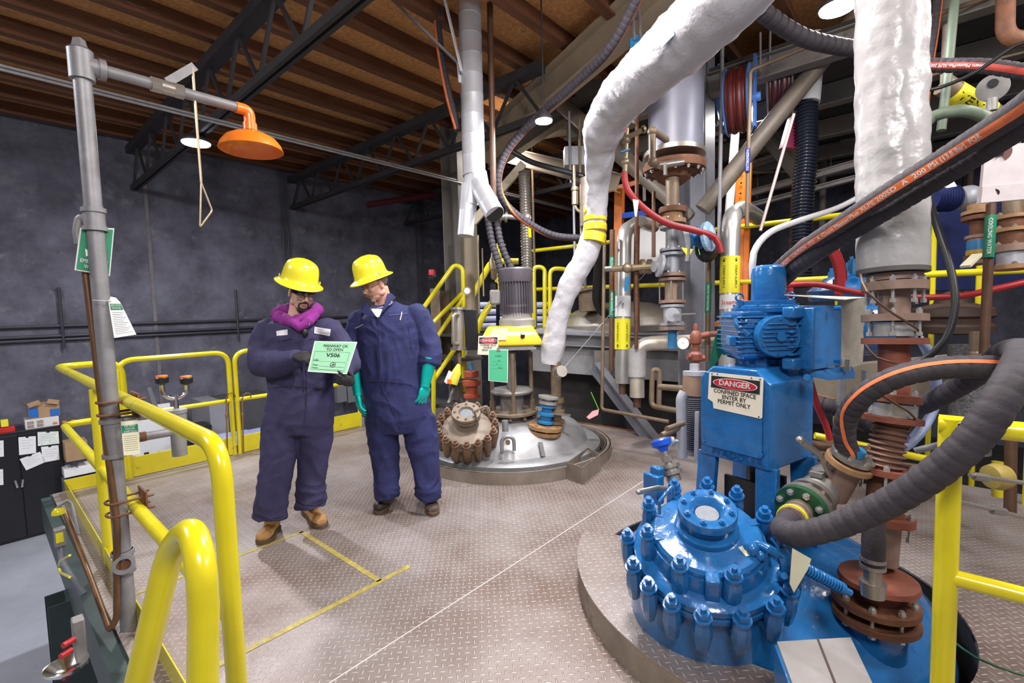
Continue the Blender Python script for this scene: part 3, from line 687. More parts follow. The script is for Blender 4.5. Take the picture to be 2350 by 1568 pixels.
sg=MB().lathe([(.0,-.006),(.045,-.006),(.05,.004),(.065,.028),(.068,.03),(.108,.03),(.11,.026),(.11,-.004),(.104,-.008)],S,AX,48).build('sight_glass_flange',blu,t1)
MB().cyl(S-AX*.002,S+AX*.002,.044,n=28).build('sight_glass',mat('frosted_glass',(.22,.24,.27),.35,var=.15,vs=30),sg)
bolts(sg,S+AX*.03,AX,.088,8,.0115,.012,blu,'flange_bolt',ph=.2)
# clamps
def clamp(pos,out,parent,L_=.13,label=None,m=blu,s=1.0,nm='clamp'):
    # body hangs down along -AXIS with a hex nut on top
    ax=out[0]; o=out[1]; pos=V(pos)
    R_=rotTo(ax,o)
    b=MB()
    b.tube([pos+ax*.015*s,pos-ax*.02*s,pos-ax*.06*s,pos-ax*L_*s*.9,pos-ax*L_*s],[.020*s,.027*s,.028*s,.020*s,.012*s],8,o,1,1.15)
    b.box(pos-ax*.012*s-o*.03*s,(.06*s,.03*s,.022*s),R_@Matrix(((1,0,0),(0,1,0),(0,0,1))))
    b.box(pos-ax*(L_*.62)*s-o*.028*s,(.05*s,.03*s,.02*s),R_)
    c=b.build(nm,m,parent)
    n=MB().cyl(pos+ax*.012*s,pos+ax*.02*s,.029*s,n=16).cyl(pos+ax*.02*s,pos+ax*.045*s,.0225*s,n=6).cyl(pos+ax*.04*s,pos+ax*.062*s,.011*s,n=10)
    n.build('nut',m,c); return c
mt=rotTo(AX)
def ringpt(c,R,px):  # angle of the ring point nearest to pixel direction px
    best=None
    for i in range(720):
        a=2*PI*i/720; p=c+mt@V((R*math.cos(a),R*math.sin(a),0)); v=p-CO; d=v.dot(CF); x=1175+v.dot(CR)/d*FPX; y=784-v.dot(CU)/d*FPX
        e=(x-px[0])**2+(y-px[1])**2
        if best is None or e<best[0]: best=(e,p,(p-c).normalized())
    return best[1],best[2]
for px in ((1540,1103),(1626,1098),(1697,1131),(1750,1196),(1676,1270),(1580,1268),(1503,1228),(1478,1163)):
    p,o=ringpt(U,.238,px); clamp(p,(AX,o),t1,.155,s=1.08)
for i,px in enumerate(((1479,1248),(1492,1290),(1521,1325),(1568,1350),(1626,1372),(1697,1385),(1765,1385),(1826,1370),(1868,1335),(1888,1290))):
    p,o=ringpt(L+AX*.03,.312,px); clamp(p,(AX,o),t1,.14,s=1.12)
for k in (0,):
    p,o=ringpt(U,.225,(1640,1290)); MB().box(p-AX*.06,(.05,.05,.12),rotTo(AX,o)).build('hinge_lug',blu,t1,bev=.006)
h1,h2=P(1513,1165,1.83),P(1545,1128,1.87)
MB().tube(rounded([h1-AX*.03,h1+AX*.03,h2+AX*.03,h2-AX*.03],.012),.0065,10).build('lift_handle',blu,t1)
# name plate
A1=P(1697,1222,1.75); 
npn=rotTo(AX,(P(1735,1218,1.75)-P(1685,1250,1.75)))
cpl=U+AX*.012+npn@V((.0,0,0)); pc=U+(P(1702,1238,1.80)-U); pc=pc-AX*((pc-U).dot(AX)-.0015); rr_=pc-U; rr_=rr_-AX*rr_.dot(AX); pc=U+rr_.normalized()*.168+AX*.0005
MB().box(pc,(.075,.045,.002),npn).build('name_plate',cream,t1)
# spring hinge arm
a=P(1768,1262,1.74); b=P(1935,1352,1.72)
d=(b-a).normalized()
spa=a.lerp(b,.42)
MB().tube([a,b+d*.02],.008,10).cyl(b-d*.01,b+d*.0,.02,n=20).cyl(b+d*.0,b+d*.03,.012,n=6).build('spring_rod',blu,t1)
hel=[]
mtx=rotTo(d); LL=(b-spa).length
for i in range(15*14+1):
    u=i/(15*14); a_=2*PI*15*u; hel.append(spa+d*(LL*u*.97)+mtx@V((.0185*math.cos(a_),.0185*math.sin(a_),0)))
MB().tube(hel,.0042,7).build('coil_spring',blu,t1)
MB().cyl(a-d*.01,a+d*.03,.016,n=8).tube(spline([P(1712,1262,1.80),P(1740,1250,1.78),P(1768,1262,1.74)],.02),[.02]*0 or .017,12).sphere(P(1745,1275,1.76),.02).sphere(P(1728,1262,1.77),.024).build('hinge_link',blu,t1)
hk=spline([P(1720,1300,1.86),P(1752,1335,1.80),P(1800,1335,1.76),P(1805,1290,1.74),P(1790,1265,1.75)],.01)
MB().tube(hk,.019,10,AX,1.3,.8).sphere(P(1800,1322,1.755),.026).build('hinge_hook',blu,t1)
MB().cyl(P(1800,1322,1.74),P(1800,1322,1.70),.013,n=6).build('hinge_bolt',blu,t1)
MB().sphere(P(1818,1290,1.75),(.05,.03,.035),rotTo(AX,d)).build('hinge_block',blu,t1)
# masking tag triangle
tag(MB().prism([P(1818,1258,1.66),P(1862,1283,1.66),P(1855,1305,1.66),P(1822,1361,1.66),P(1812,1340,1.66)],tocam(P(1830,1300,1.66))*.001).build('tape_tag',cream),'pale yellow paper tag hanging over the blue coil spring','tag')
# step plate at lower right
t=thing('step_plate','blue edged steel step plate lying over the front of the blue vessel','plate',tuple(P(1880,1540,1.9)))
sp=[(P(1790,1478,1.72)),(P(1945,1468,1.90)),(P(2010,1600,1.66)),(P(1838,1625,1.5))]
zc=sum(p.z for p in sp)/4
sp=[FL(*q,.42) for q in((1783,1477),(1952,1467),(2015,1600),(1838,1625))]
zz=V((0,0,1))
MB().prism(sp,zz*.012).build('steel_plate',mat('scratched_steel_plate',(.33,.31,.30),.42,.4,var=.18,vs=5,wear=(.2,.12,.09),wscale=14,wamt=-.12),t)
q=[p-V((0,0,.008)) for p in sp]; c=sum(q,V())/4
MB().prism([c+(p-c)*1.06-V((0,0,.06)) for p in q],zz*.12).build('frame',blu,t,bev=.004)
m1=sp[0].lerp(sp[1],.55)+zz*.007; m2=sp[3].lerp(sp[2],.52)+zz*.007
MB().bar(m1,m2,.006,.004).build('plate_joint',mat('dark_gap',(.05,.03,.025),.7),t)
# ------------------------------------------------------------------ drive unit
E2=V((.960,-.280,0)); E1=V((.280,.960,0)); K=P(1768,1084,2.15)    # front lower corner of the gear stand box
BW,BD,BT=.385,.365,.50
ztop=P(1775,851,2.15).z; BH=ztop-K.z
print('box',K,BH)
t2=thing('agitator_drive','blue gear drive on a boxy stand on top of the blue vessel','agitator drive',(K.x,K.y,.4),0)
def bx(u,v,z): return V((K.x,K.y,0))+E2*u+E1*v+V((0,0,z))
RB=Matrix((E2,E1,V((0,0,1)))).transposed()
ch=.05
out=[bx(0,ch*.6,0),bx(0,BD-ch*.6,0)]
# box with chamfered upper edges on the sign face
vs=[(0,0,K.z),(0,BD,K.z),(0,BD,ztop-.06),(0,BD-.07,ztop),(0,.07,ztop),(0,0,ztop-.06)]
MB().prism([bx(BW/2,v,z) for u,v,z in vs],E2*BW).build('stand_box',blu,t2,bev=.008)
MB().prism([bx(-.004,BD*.10,K.z+.05),bx(-.004,BD*.92,K.z+.05),bx(-.004,BD*.92,ztop-.03),bx(-.004,BD*.10,ztop-.03)],E2*.008).build('access_cover',blu,t2,bev=.003)
for v,z in((.08,.07),(.9,.07)): MB().cyl(bx(-.008,BD*v+.01,K.z+z),bx(-.015,BD*v+.01,K.z+z),.009,n=10).build('cover_screw',blu,t2)
text_flat('cast_lettering','PFADDLER',bx(-.001,BD*.45,K.z+.028),-E1,(0,0,1),.045,blu,t2,.03,.003,sx=1.25)
nb=textmesh
# legs (four flared)
for (u,v) in ((.03,.03),(.03,BD-.03),(BW-.03,.03),(BW-.03,BD-.03)):
    du=-.015 if u<.1 else .02; dv=-.01 if v<.1 else .03
    a=bx(u,v,K.z+.01); b=bx(u+du,v+dv,.25)
    MB().bar(a,b,.035,.10 if u<.1 else .12,E1).build('stand_leg',blu,t2,bev=.004)
MB().lathe([(.22,.0),(.22,.03),(.15,.035),(.11,.06),(.10,.10)],bx(BW/2,BD/2,.24),n=40).build('stand_base',blu,t2)
MB().cyl(bx(BW/2,BD/2,.36),bx(BW/2,BD/2,K.z+.02),.035,n=20).cyl(bx(BW/2,BD/2,.42),bx(BW/2,BD/2,.52),.075,n=20).build('drive_shaft',bk,t2)
for k in(-1,1): MB().box(bx(BW/2+k*.1,BD/2,.5),(.02,.2,.25),RB).build('seal_bracket',bk,t2)
# danger sign
def danger(t,s,notch=False,off0=.0):
    s.plate('sign_panel',mat('cream_sign',(.78,.72,.58),.35,var=.05,wear=(.45,.3,.15),wscale=12,wamt=-.25),t,.003,poly=[(.03,0),(.97,0),(1,.03),(1,.97),(.97,1),(.12,1),(.10,.83),(0,.76),(0,.03)] if notch else None)
    s.plate('header_panel',ink,t,.001,.05,.09,.95,.42,.002); s.plate('header_oval',inkw,t,.001,.09,.12,.91,.40,.003,ell=True); s.plate('header_oval_red',redi,t,.001,.105,.13,.895,.39,.004,ell=True)
    s.text('danger_lettering','DANGER',.5,.255,.145,inkw,t,.0055,.03,maxw=.58)
    for i,(x,w_) in enumerate((('CONFINED SPACE',.78),('ENTER BY',.44),('PERMIT ONLY',.60))): s.text('sign_lettering',x,.5,.50+i*.135,.112,ink,t,.003,.014,maxw=w_)
t=thing('danger_sign','cream DANGER confined space sign with a chipped corner on the blue gear stand','sign',tuple(bx(-.01,.2,1)),0,'danger signs')
def onface(px,py,off=-.0105):
    r=ray(px,py); n=E2; d=((bx(off,0,0)-CO).dot(n))/r.dot(n); return CO+r*d
s=Quad(onface(1628,854),onface(1752,867),onface(1749,962),onface(1624,934)); danger(t,s,True)
for u,v in((.06,.04),(.17,.035),(.8,.04),(.95,.05),(.95,.96)): MB().cyl(s.at(u,v,.001),s.at(u,v,.004),.003,n=10).build('rivet',bk,t)
# gearbox: local frame G facing camera-left
G2=V((math.cos(math.radians(-52)),math.sin(math.radians(-52)),0)); G1=V((-G2.y,G2.x,0))   # G2 = image right, G1 = away
gc=P(1742,765,2.42); 
def g(a,b,c): return gc+G2*a+G1*b+V((0,0,c))
RG=Matrix((G2,G1,V((0,0,1)))).transposed()
MB().lathe([(.115,-.19),(.125,-.175),(.11,-.165),(.115,-.13),(.15,-.12)],gc,n=40).build('neck_flange',blu,t2)
b=MB().box(g(0,0,-.01),(.30,.28,.23),RG); b.build('gear_housing',blu,t2,bev=.03)
MB().box(g(0,0,.105),(.28,.27,.02),RG).build('housing_top',blu,t2,bev=.005)
for i in range(9):
    z=-.105+i*.024
    if i in(0,): continue
    MB().box(g(-.0,-.0,z),(.315,.30,.007),RG).build('cooling_fin',blu,t2,bev=.002)
rc=g(.0,-.195,-.005); nr=-G1
rp=MB().lathe([(.098,-.05),(.100,.008),(.094,.014),(.02,.014),(.018,.024),(.0,.024)],rc,nr,44).build('round_cover',blu,t2)
for i in range(7):
    z=-.06+i*.02; w_=.075*math.sqrt(max(.05,1-(z/.085)**2))
    if abs(z)<.003: w_*=1.05
    MB().box(rc+V((0,0,z))+nr*.019,(w_*2,.012,.0055),RG).build('cover_rib',blu,rp,bev=.002)
MB().cyl(rc+nr*.01,rc+nr*.034,.021,n=20).build('cover_boss',blu,rp)
for k in range(6):
    a_=2*PI*k/6+.5; p=rc+(G2*math.cos(a_)+V((0,0,1))*math.sin(a_))*.083+nr*.013; MB().cyl(p,p+nr*.008,.008,n=6).build('cover_bolt',blu,rp)
# top: stepped flange, eye bolts, dome motor
q=MB().lathe([(.155,0),(.158,.02),(.15,.022),(.15,.03),(.135,.035),(.135,.055),(.09,.058)],g(.03,0,.11),n=40).build('top_flange',blu,t2)
bolts(q,g(.03,0,.14),(0,0,1),.143,10,.007,.006,blu,'flange_bolt')
MB().lathe([(.078,0),(.080,.01),(.079,.14),(.074,.165),(.055,.178),(.0,.180)],g(.045,0,.165),n=40).build('fan_hood',blu,t2)
for a_,b_ in((-.115,-.04),(.165,.02)):
    c=g(a_,b_,.185); MB().torus(c,G1,.018,.0055,20,8).cyl(c-V((0,0,.045)),c-V((0,0,.016)),.007).build('eye_bolt',blu,t2)
# filler elbow
MB().tube(rounded([g(-.15,-.09,.09),g(-.15,-.12,.04),g(-.11,-.14,.0)],.03),.019,12).cyl(g(-.15,-.09,.085),g(-.15,-.09,.10),.024,n=8).build('filler_elbow',blu,t2)
MB().box(g(-.16,-.07,-.03),(.05,.06,.05),RG).build('side_lug',blu,t2,bev=.006)
# motor flange side (four corner pillars and big plate)
pc0=P(1833,777,2.25)
dR=E2; 
def h(a,b,c): return pc0+E2*a+E1*b+V((0,0,c))
for c_ in(-.115,.125):
    for b_ in(.0,.13): MB().box(h(-.045,b_,c_),(.11,.06,.055),RB).build('flange_pillar',blu,t2,bev=.01)
for i in range(5): MB().box(h(-.05,.08,-.07+i*.035),(.08,.2,.01),RB).build('cooling_fin',blu,t2,bev=.002)
MB().box(h(.0,.05,0),(.022,.24,.29),RB).build('motor_flange',blu,t2,bev=.006)
pw=P(1925,773,2.40)
MB().prism([P(1829,702,2.26),P(1925,700,2.46),P(1923,838,2.46),P(1842,852,2.26)],E1*.03).build('guard_plate',blu,t2,bev=.003)
MB().prism([P(1845,854,2.3),P(1955,848,2.5),P(1962,862,2.5),P(1900,866,2.35)],V((0,0,.03))).build('support_tray',blu,t2)
for px in((1842,712),(1915,707),(1915,828),(1848,842)): MB().cyl(P(*px,2.34),P(*px,2.34)-E1*.03,.011,n=6).build('plate_bolt',blu,t2)
for px in((1842,712),(1915,707),(1915,828),(1848,842)): pass
MB().cyl(P(1852,866,2.2),P(1852,866,2.15),.016,n=6).build('corner_bolt',blu,t2)
# beige motor cover wrapped round the motor
t=thing('motor_cover','weathered beige sheet cover over the motor beside the blue guard plate','cover',tuple(P(1950,800,2.5)))
wm=mat('weathered_sheet',(.36,.33,.27),.7,var=.3,vs=8,wear=(.2,.18,.15),wscale=6)
MB().prism([P(1927,690,2.46),P(1985,682,2.62),P(1975,836,2.62),P(1918,852,2.46)],E1*.02).build('side_sheet',wm,t)
MB().prism([P(1800,677,2.30),P(1985,683,2.66),P(1940,688,2.35)],V((0,0,.004))).build('top_sheet',mat('pale_sheet',(.62,.58,.48),.6,var=.08),t)
MB().cyl(P(1925,760,2.75),P(2010,755,2.75),.15,n=32).build('motor_body',blu,t)
MB().box(P(1945,838,2.43),(.03,.02,.06)).build('clip',wm,t)
# curved green sheet behind the gearbox
tag(MB().add([P(1655,745,2.62),P(1660,752,2.62),P(1663,800,2.66),P(1650,825,2.62),P(1628,850,2.55),P(1632,815,2.58),P(1640,775,2.6)],[(0,1,2,3,4,5,6)]).build('green_sign_back',greeni),'curved green plastic sign edge behind the blue gearbox','sign')
# blue junctions under manway left: bracket block
MB().box(P(1500,1120,2.28),(.05,.09,.14),RB).box(P(1508,1085,2.28),(.04,.06,.06),RB).build('side_bracket',blu,t1,bev=.008)
# temperature probe
t=thing('temperature_probe','blue headed transmitter probe on a small flange behind the blue manway','probe',tuple(P(1535,1120,2.3)))
pb=P(1548,1105,2.30); pt=P(1513,1005,2.36); d=(pt-pb).normalized(); Ln=(pt-pb).length
MB().cyl(pb,pb+d*Ln*.35,.035,n=20).lathe([(.052,0),(.052,.018),(.04,.02),(.04,.03),(.050,.032),(.050,.048),(.02,.05)],pb+d*Ln*.16,d,28).build('flange_stack',stain,t)
MB().cyl(pb+d*Ln*.35,pb+d*Ln*.7,.018,n=14).cyl(pb+d*Ln*.45,pb+d*Ln*.58,.027,n=8).build('stem',stain,t)
MB().lathe([(.018,0),(.028,.02),(.048,.03),(.05,.055),(.044,.062),(0,.063)],pb+d*Ln*.68,d,28).build('probe_head',blue_bright,t)
MB().cyl(pb+d*(Ln*.68+.062),pb+d*(Ln*.68+.066),.033,n=24).build('dial',alum,t)
s_=[P(1547,1125,2.2),P(1510,1120,2.15),P(1465,1130,2.12)]
MB().tube(s_,.008,8,None,1.6,.6).sphere(s_[2],.012).build('valve_handle',stain,t)
MB().tube([P(1530,985,2.4),P(1568,972,2.5)],.014).build('cable_gland',tan,t)
# ================================================================== FAR GREY REACTOR
t=thing('curb_ring','low grey steel curb round the grey vessel behind the workers','curb',(R2C.x,R2C.y,0))
arcring(R2C,1.03,1.045,0,360,.001,.10,72).build('outer_skirt',curbm,t); arcring(R2C,.985,1.0,0,360,-.04,.10,72).build('inner_skirt',curbm,t)
arcring(R2C,.99,1.04,0,360,.094,.10,72).build('rim',curbm,t)
t=thing('curb_box','small open square steel box joined to the right of the grey vessel curb','box',tuple(FL(1330,1090)))
q=[FL(1302,1100,0),FL(1337,1112,0),FL(1378,1080,0),FL(1350,1062,0)]
for i in range(4): a_,b_=q[i],q[(i+1)%4]; MB().prism([a_,b_,b_+zz*.15,a_+zz*.15],(b_-a_).cross(zz).normalized()*.006).build('side_plate',curbm,t)
t3=thing('grey_reactor','dull grey steel reactor dome with a tilted bolted manway behind the workers','reactor',(R2C.x,R2C.y,-.3))
MB().lathe([(.93,-.5),(.93,.11),(.90,.13),(.80,.145),(.79,.16),(.77,.20),(.70,.28),(.58,.345),(.42,.40),(.22,.43),(.01,.435)],R2C,n=72).build('vessel_head',brush,t3)
tag(arcring(R2C,.965,.975,0,360,-.9,-.015,64).build('pit_wall',MATS['dark_pit_steel']),'dark steel liner of the pit round the grey vessel','liner')
# manway, left side
A3=ax_tilt(30,(-.75,-.75)); M3=P(1072,985,4.38); 
rst=mat('rusted_cast_clamp',(.20,.12,.075),.6,.2,var=.35,vs=12,wear=(.30,.23,.17),wamt=.05)
mwm=mat('dirty_cast_lid',(.25,.20,.15),.55,.2,var=.25,vs=9,wear=(.15,.085,.05),wamt=.0)
MB().lathe([(.22,-.2),(.21,-.08),(.235,-.07),(.24,-.04),(.23,-.03),(.235,-.0),(.225,.03),(.18,.05),(.11,.06),(.10,.13)],M3,A3,48).build('manway_cover',mwm,t3)
S3=M3+A3*.17
sg=MB().lathe([(.11,-.05),(.10,-.02),(.13,-.015),(.133,.01),(.12,.012),(.12,.02),(.133,.022),(.13,.045),(.07,.046),(.06,.02),(0,.02)],S3,A3,36).build('sight_glass_flange',mwm,t3)
MB().cyl(S3+A3*.02,S3+A3*.026,.058,n=24).build('sight_glass',MATS['frosted_glass'],sg); bolts(sg,S3+A3*.045,A3,.10,8,.012,.012,mwm,'flange_bolt')
mt=rotTo(A3)
for k in range(16):
    a_=2*PI*k/16; o=mt@V((math.cos(a_),math.sin(a_),0)); clamp(M3+o*.262+A3*.03,(A3,o),t3,.15,m=rst,s=1.25)
MB().tube(rounded([P(1095,965,4.2),P(1088,945,4.15),P(1115,932,4.15),P(1122,955,4.2)],.02),.010,8).build('lift_handle',mwm,t3)
# lifting lugs
def lug(x,y,d,w_=.055,hh=.12):
    c=P(x,y,d); f=tocam(c); f.z=0; f.normalized(); r_=f.cross(zz).normalized()
    pts=[c+r_*(w_*math.cos(a_))+zz*(hh*.55+w_*math.sin(a_)) for a_ in [PI*i/10 for i in range(11)]]
    pts=[c+r_*w_*1.15]+pts+[c-r_*w_*1.15]
    MB().tube(rounded([c+r_*w_-zz*.02,c+r_*w_+zz*hh*.9,c-r_*w_+zz*hh*.9,c-r_*w_-zz*.02],w_*.95,8),.017,10,f,.8,1).build('lifting_lug',brush,t3)
    MB().cyl(c-f*.01+zz*.06,c+f*.03+zz*.06,.02).build('lug_pin',tan,t3)
lug(1166,1030,4.26)
MB().bar(P(1240,1015,4.4),P(1247,1048,4.34),.012,.05,(1,0,0)).build('side_lug',brush,t3)
MB().cyl(P(1160,990,4.4),P(1159,965,4.4),.03).build('small_nozzle',brush,t3)
# agitator column
C3=P(1176,945,4.85); C3.z=.36
t4=thing('grey_agitator','grey finned motor over a yellow guard cover standing on the grey vessel','agitator',(C3.x,C3.y,.36))
q=MB().lathe([(.19,0),(.2,.03),(.17,.05),(.17,.09),(.26,.095),(.265,.12),(.26,.125),(.15,.13)],C3,n=40).build('base_flange',mwm,t4); bolts(q,C3+zz*.125,(0,0,1),.235,10,.018,.018,tan,'flange_bolt',through=.05)
zf=P(1170,808,4.85).z
for k in range(4):
    a_=PI/4+PI/2*k; p=C3+V((math.cos(a_)*.2,math.sin(a_)*.2,.12)); MB().cyl(p,V((p.x,p.y,zf)),.022,n=12).cyl(p,p+zz*.10,.032,n=12).build('stand_post',tan,t4)
MB().cyl(C3+zz*.12,V((C3.x,C3.y,zf)),.05,n=20).cyl(C3+zz*.13,C3+zz*.30,.12,n=24).lathe([(.21,.30),(.22,.32),(.21,.34)],C3,n=32).build('drive_column',gcast,t4)
f3=tocam(C3); f3.z=0; f3.normalize(); r3=zz.cross(f3).normalized(); RF=Matrix((r3,-f3,zz)).transposed()
MB().box(V((C3.x,C3.y,zf+.05)),(.50,.42,.03),RF).build('bed_plate',gcast,t4,bev=.004)
MB().box(V((C3.x,C3.y,zf+.11)),(.46,.40,.12),RF).build('gear_case',mat('light_grey_case',(.38,.37,.34),.5),t4,bev=.01)
zy=P(1165,790,4.85).z
def yb_(w1,w0,h0,h1,dp=.42):
    c=V((C3.x,C3.y,0)); o=[]
    for (ww,dd,z) in((w0,dp,h0),(w0,dp,h0+.05),(w1,dp*.8,h1)):
        o+=[c+r3*(sx*ww/2)-f3*(sy*dd/2)+zz*z for sx,sy in((-1,-1),(1,-1),(1,1),(-1,1))]
    fs=[(0,1,2,3)[::-1],(8,9,10,11)]
    for k in(0,4): fs+=[(k+i,k+(i+1)%4,k+4+(i+1)%4,k+4+i) for i in range(4)]
    return MB().add(o,fs)
yguard=mat('yellow_guard_plastic',(.82,.62,.02),.35,var=.06,coat=.3)
yy=yb_(.44,.60,zy,zy+.19,.46).build('guard_cover',yguard,t4,bev=.015)
s=Quad(*[V((C3.x,C3.y,0))+r3*a_+f3*b_+zz*c_ for a_,b_,c_ in((-.17,.205,zy+.172),(-.02,.205,zy+.172),(-.04,.236,zy+.06),(-.22,.236,zy+.06))]); s.plate('warning_label',mat('faded_label',(.75,.60,.35),.5,var=.15,vs=20),yy,.003,off=.006)
MB().cyl(V((C3.x,C3.y,0))+r3*.12+f3*.22+zz*(zy+.085),V((C3.x,C3.y,0))+r3*.12+f3*.25+zz*(zy+.12),.022,n=8).build('cover_knob',bk,yy)
zm0=P(1190,745,4.85).z; zm1=P(1190,700,4.85).z; mc=V((C3.x,C3.y,0))+r3*.07
MB().lathe([(.18,zm0-.02),(.18,zm0+.05),(.15,zm0+.07),(.14,zm1-.03),(.155,zm1)],mc,n=36).build('motor_adapter',mat('pale_grey_casting',(.30,.29,.26),.5,var=.15),t4)
zt0=P(1190,722,4.85).z; zt1=P(1190,648,4.85).z; zt2=P(1190,618,4.85).z
mo=MB().cyl(mc+zz*zt0,mc+zz*zt1,.145,n=36)
mo.build('motor_body',duster,t4)
for k in range(36):
    a_=2*PI*k/36; u_=V((math.cos(a_),math.sin(a_),0)); MB().bar(mc+u_*.157+zz*(zt0+.01),mc+u_*.157+zz*(zt1+.01),.006,.026,u_).build('motor_fin',duster,t4)
MB().lathe([(.168,zt1-.005),(.172,zt1+.01),(.172,zt2-.015),(.16,zt2+.002),(0,zt2+.006)],mc,n=36).build('fan_cover',duster,t4)
MB().box(mc-r3*.21+zz*(zt0+.18),(.11,.14,.15),RF).build('terminal_box',gcast,t4,bev=.02)
t=thing('danger_sign','smaller DANGER confined space sign below the yellow guard cover','sign',tuple(P(1120,795,4.55)),0,'danger signs')
s=Quad(P(1098,771,4.52),P(1144,770,4.52),P(1143,816,4.52),P(1096,814,4.52)); danger(t,s)
t=thing('clean_tag','green CLEAN paper tag clipped in front of the grey agitator column','tag',tuple(P(1144,840,4.45)))
s=Quad(P(1122,803,4.45),P(1165,804,4.45),P(1164,877,4.45),P(1122,873,4.45)); s.plate('sleeve',paper,t,.002,-.03,-.02,1.03,1.02,-.002); s.plate('green_sheet',greenp2,t,.002)
s.text('lettering','CLEAN',.5,.2,.07,ink,t,.002,.0,maxw=.32); 
for i,(x,v) in enumerate((('_____ JM __',.35),('___ A ____',.46),('____ ARG',.58))): s.text('lettering',x,.47,v,.05,ink,t,.002,0,maxw=.55)
s.plate('clip',stain,t,.006,.42,-.08,.6,.04,.004)
# nozzle with blue valve, right side of dome
t=thing('blue_valve_stack','rusty flanged nozzle with a small blue valve on the right of the grey dome','valve',tuple(P(1245,1000,4.55)))
nb_=P(1250,985,4.6); d=ax_tilt(8,(.5,-.5))
mtw=mat('rusty_orange_flange',(.33,.19,.09),.65,.1,var=.3,vs=12,wear=(.4,.33,.25))
MB().lathe([(.16,-.12),(.12,-.03),(.09,.0),(.09,.05),(.16,.052),(.165,.085),(.10,.09),(.10,.10),(.165,.105),(.165,.14),(.06,.145)],nb_-d*.1,d,36).build('nozzle_flanges',mtw,t)
bolts(t,nb_+d*.04,d,.14,8,.014,.014,mtw,'flange_bolt',through=.06)
MB().lathe([(.05,0),(.08,.01),(.08,.03),(.055,.04),(.06,.08),(.085,.09),(.085,.11),(.05,.12),(.05,.16),(.08,.17),(.08,.19)],nb_+d*.05,d,28).build('valve_body',cyan,t)
MB().lathe([(.09,0),(.09,.03),(.05,.035),(.05,.05),(.10,.055),(.10,.075),(.03,.08)],nb_+d*.25,d,28).build('top_flange',alum,t)
MB().bar(nb_+d*.17-r3*.05,nb_+d*.15+r3*.22+f3*.1,.03,.015).build('valve_handle',stain,t)
t=thing('bottle_valve','stacked stainless fittings and gauge where the white insulated pipe meets the grey dome','valve',tuple(P(1275,900,4.7)))
p0=P(1277,960,4.65); p1=P(1275,830,4.65); 
MB().cyl(p0,p1,.05,n=20).lathe([(.08,0),(.08,.03),(.05,.035),(.05,.09),(.085,.095),(.085,.13),(.06,.14),(.06,.20),(.08,.21),(.08,.25),(.05,.26)],p0-zz*.05,n=28).build('fitting_stack',tan,t)
MB().cyl(P(1283,855,4.5),P(1290,852,4.44),.055,n=24).build('gauge',stain,t)
tag(MB().cyl(P(1290,850,4.5),P(1500,605,5.2),.004,n=6).build('guy_wire',galv),'thin wire running up from the grey vessel fittings to the right','wire')
t=thing('orange_valve','orange red valve on the back left of the grey vessel dome','valve',tuple(P(1083,900,5.1)))
c=P(1083,905,5.1); MB().lathe([(.06,0),(.09,.02),(.09,.05),(.06,.06),(.065,.14),(.10,.15),(.10,.2),(.05,.21)],c-zz*.05,n=24).build('valve_body',mat('orange_red_iron',(.38,.07,.03),.6,var=.25),t); MB().box(c+zz*.22,(.12,.12,.07)).build('actuator',MATS['orange_red_iron'],t,bev=.01); MB().cyl(c+zz*.26,c+zz*.34,.02).build('stem',cyan,t)
# steel cylinder and black cover left of motor
t=thing('seal_pot','upright steel seal pot with black cover and dial gauge left of grey motor','seal pot',tuple(P(1055,800,4.9)))
MB().cyl(P(1052,802,4.9),P(1052,706,4.9),.062,n=28).cyl(P(1052,804,4.9),P(1052,798,4.9),.085,n=28).cyl(P(1052,712,4.9),P(1052,706,4.9),.085,n=28).build('pot_body',stain,t)
MB().box(P(1082,757,4.95),(.13,.12,.42),RF).build('black_cover',bk,t,bev=.005)
MB().tube(rounded([P(1052,790,4.8),P(1040,790,4.75),P(1040,722,4.75),P(1052,722,4.8)],.03),.02,12).build('sight_tube',stain,t)
MB().cyl(P(1074,706,4.9),P(1072,680,4.9),.012).build('gauge_stem',tan,t); gg=P(1072,668,4.88); MB().cyl(gg+f3*-.01,gg+f3*.02,.042,n=24).build('gauge',brass,t); MB().cyl(gg+f3*.02,gg+f3*.024,.030,n=24).build('gauge_dial',paper,t)
MB().cyl(P(1055,804,4.9),P(1055,860,4.9),.02).build('drain_pipe',tan,t)
tag(MB().cyl(P(1045,836,4.4),P(1052,806,4.88),.004,n=6).build('cord',blk),'thin cord holding the yellow squeeze bottle','cord')
t=thing('yellow_bottle','yellow squeeze bottle with orange and white tags hanging left of the grey vessel','bottle',tuple(P(1045,860,4.4)))
MB().tube([P(1038,880,4.4),P(1048,855,4.4),P(1053,836,4.4)],[.05,.045,.015],14).build('bottle_body',mat('yellow_plastic',(.7,.65,.06),.3),t); MB().prism([P(1030,850,4.35),P(1040,856,4.35),P(1026,882,4.35),P(1019,876,4.35)],f3*.002).build('white_tag',paper,t); MB().prism([P(1027,870,4.34),P(1036,872,4.34),P(1035,883,4.34),P(1027,880,4.34)],f3*.002).build('orange_tag',org,t)
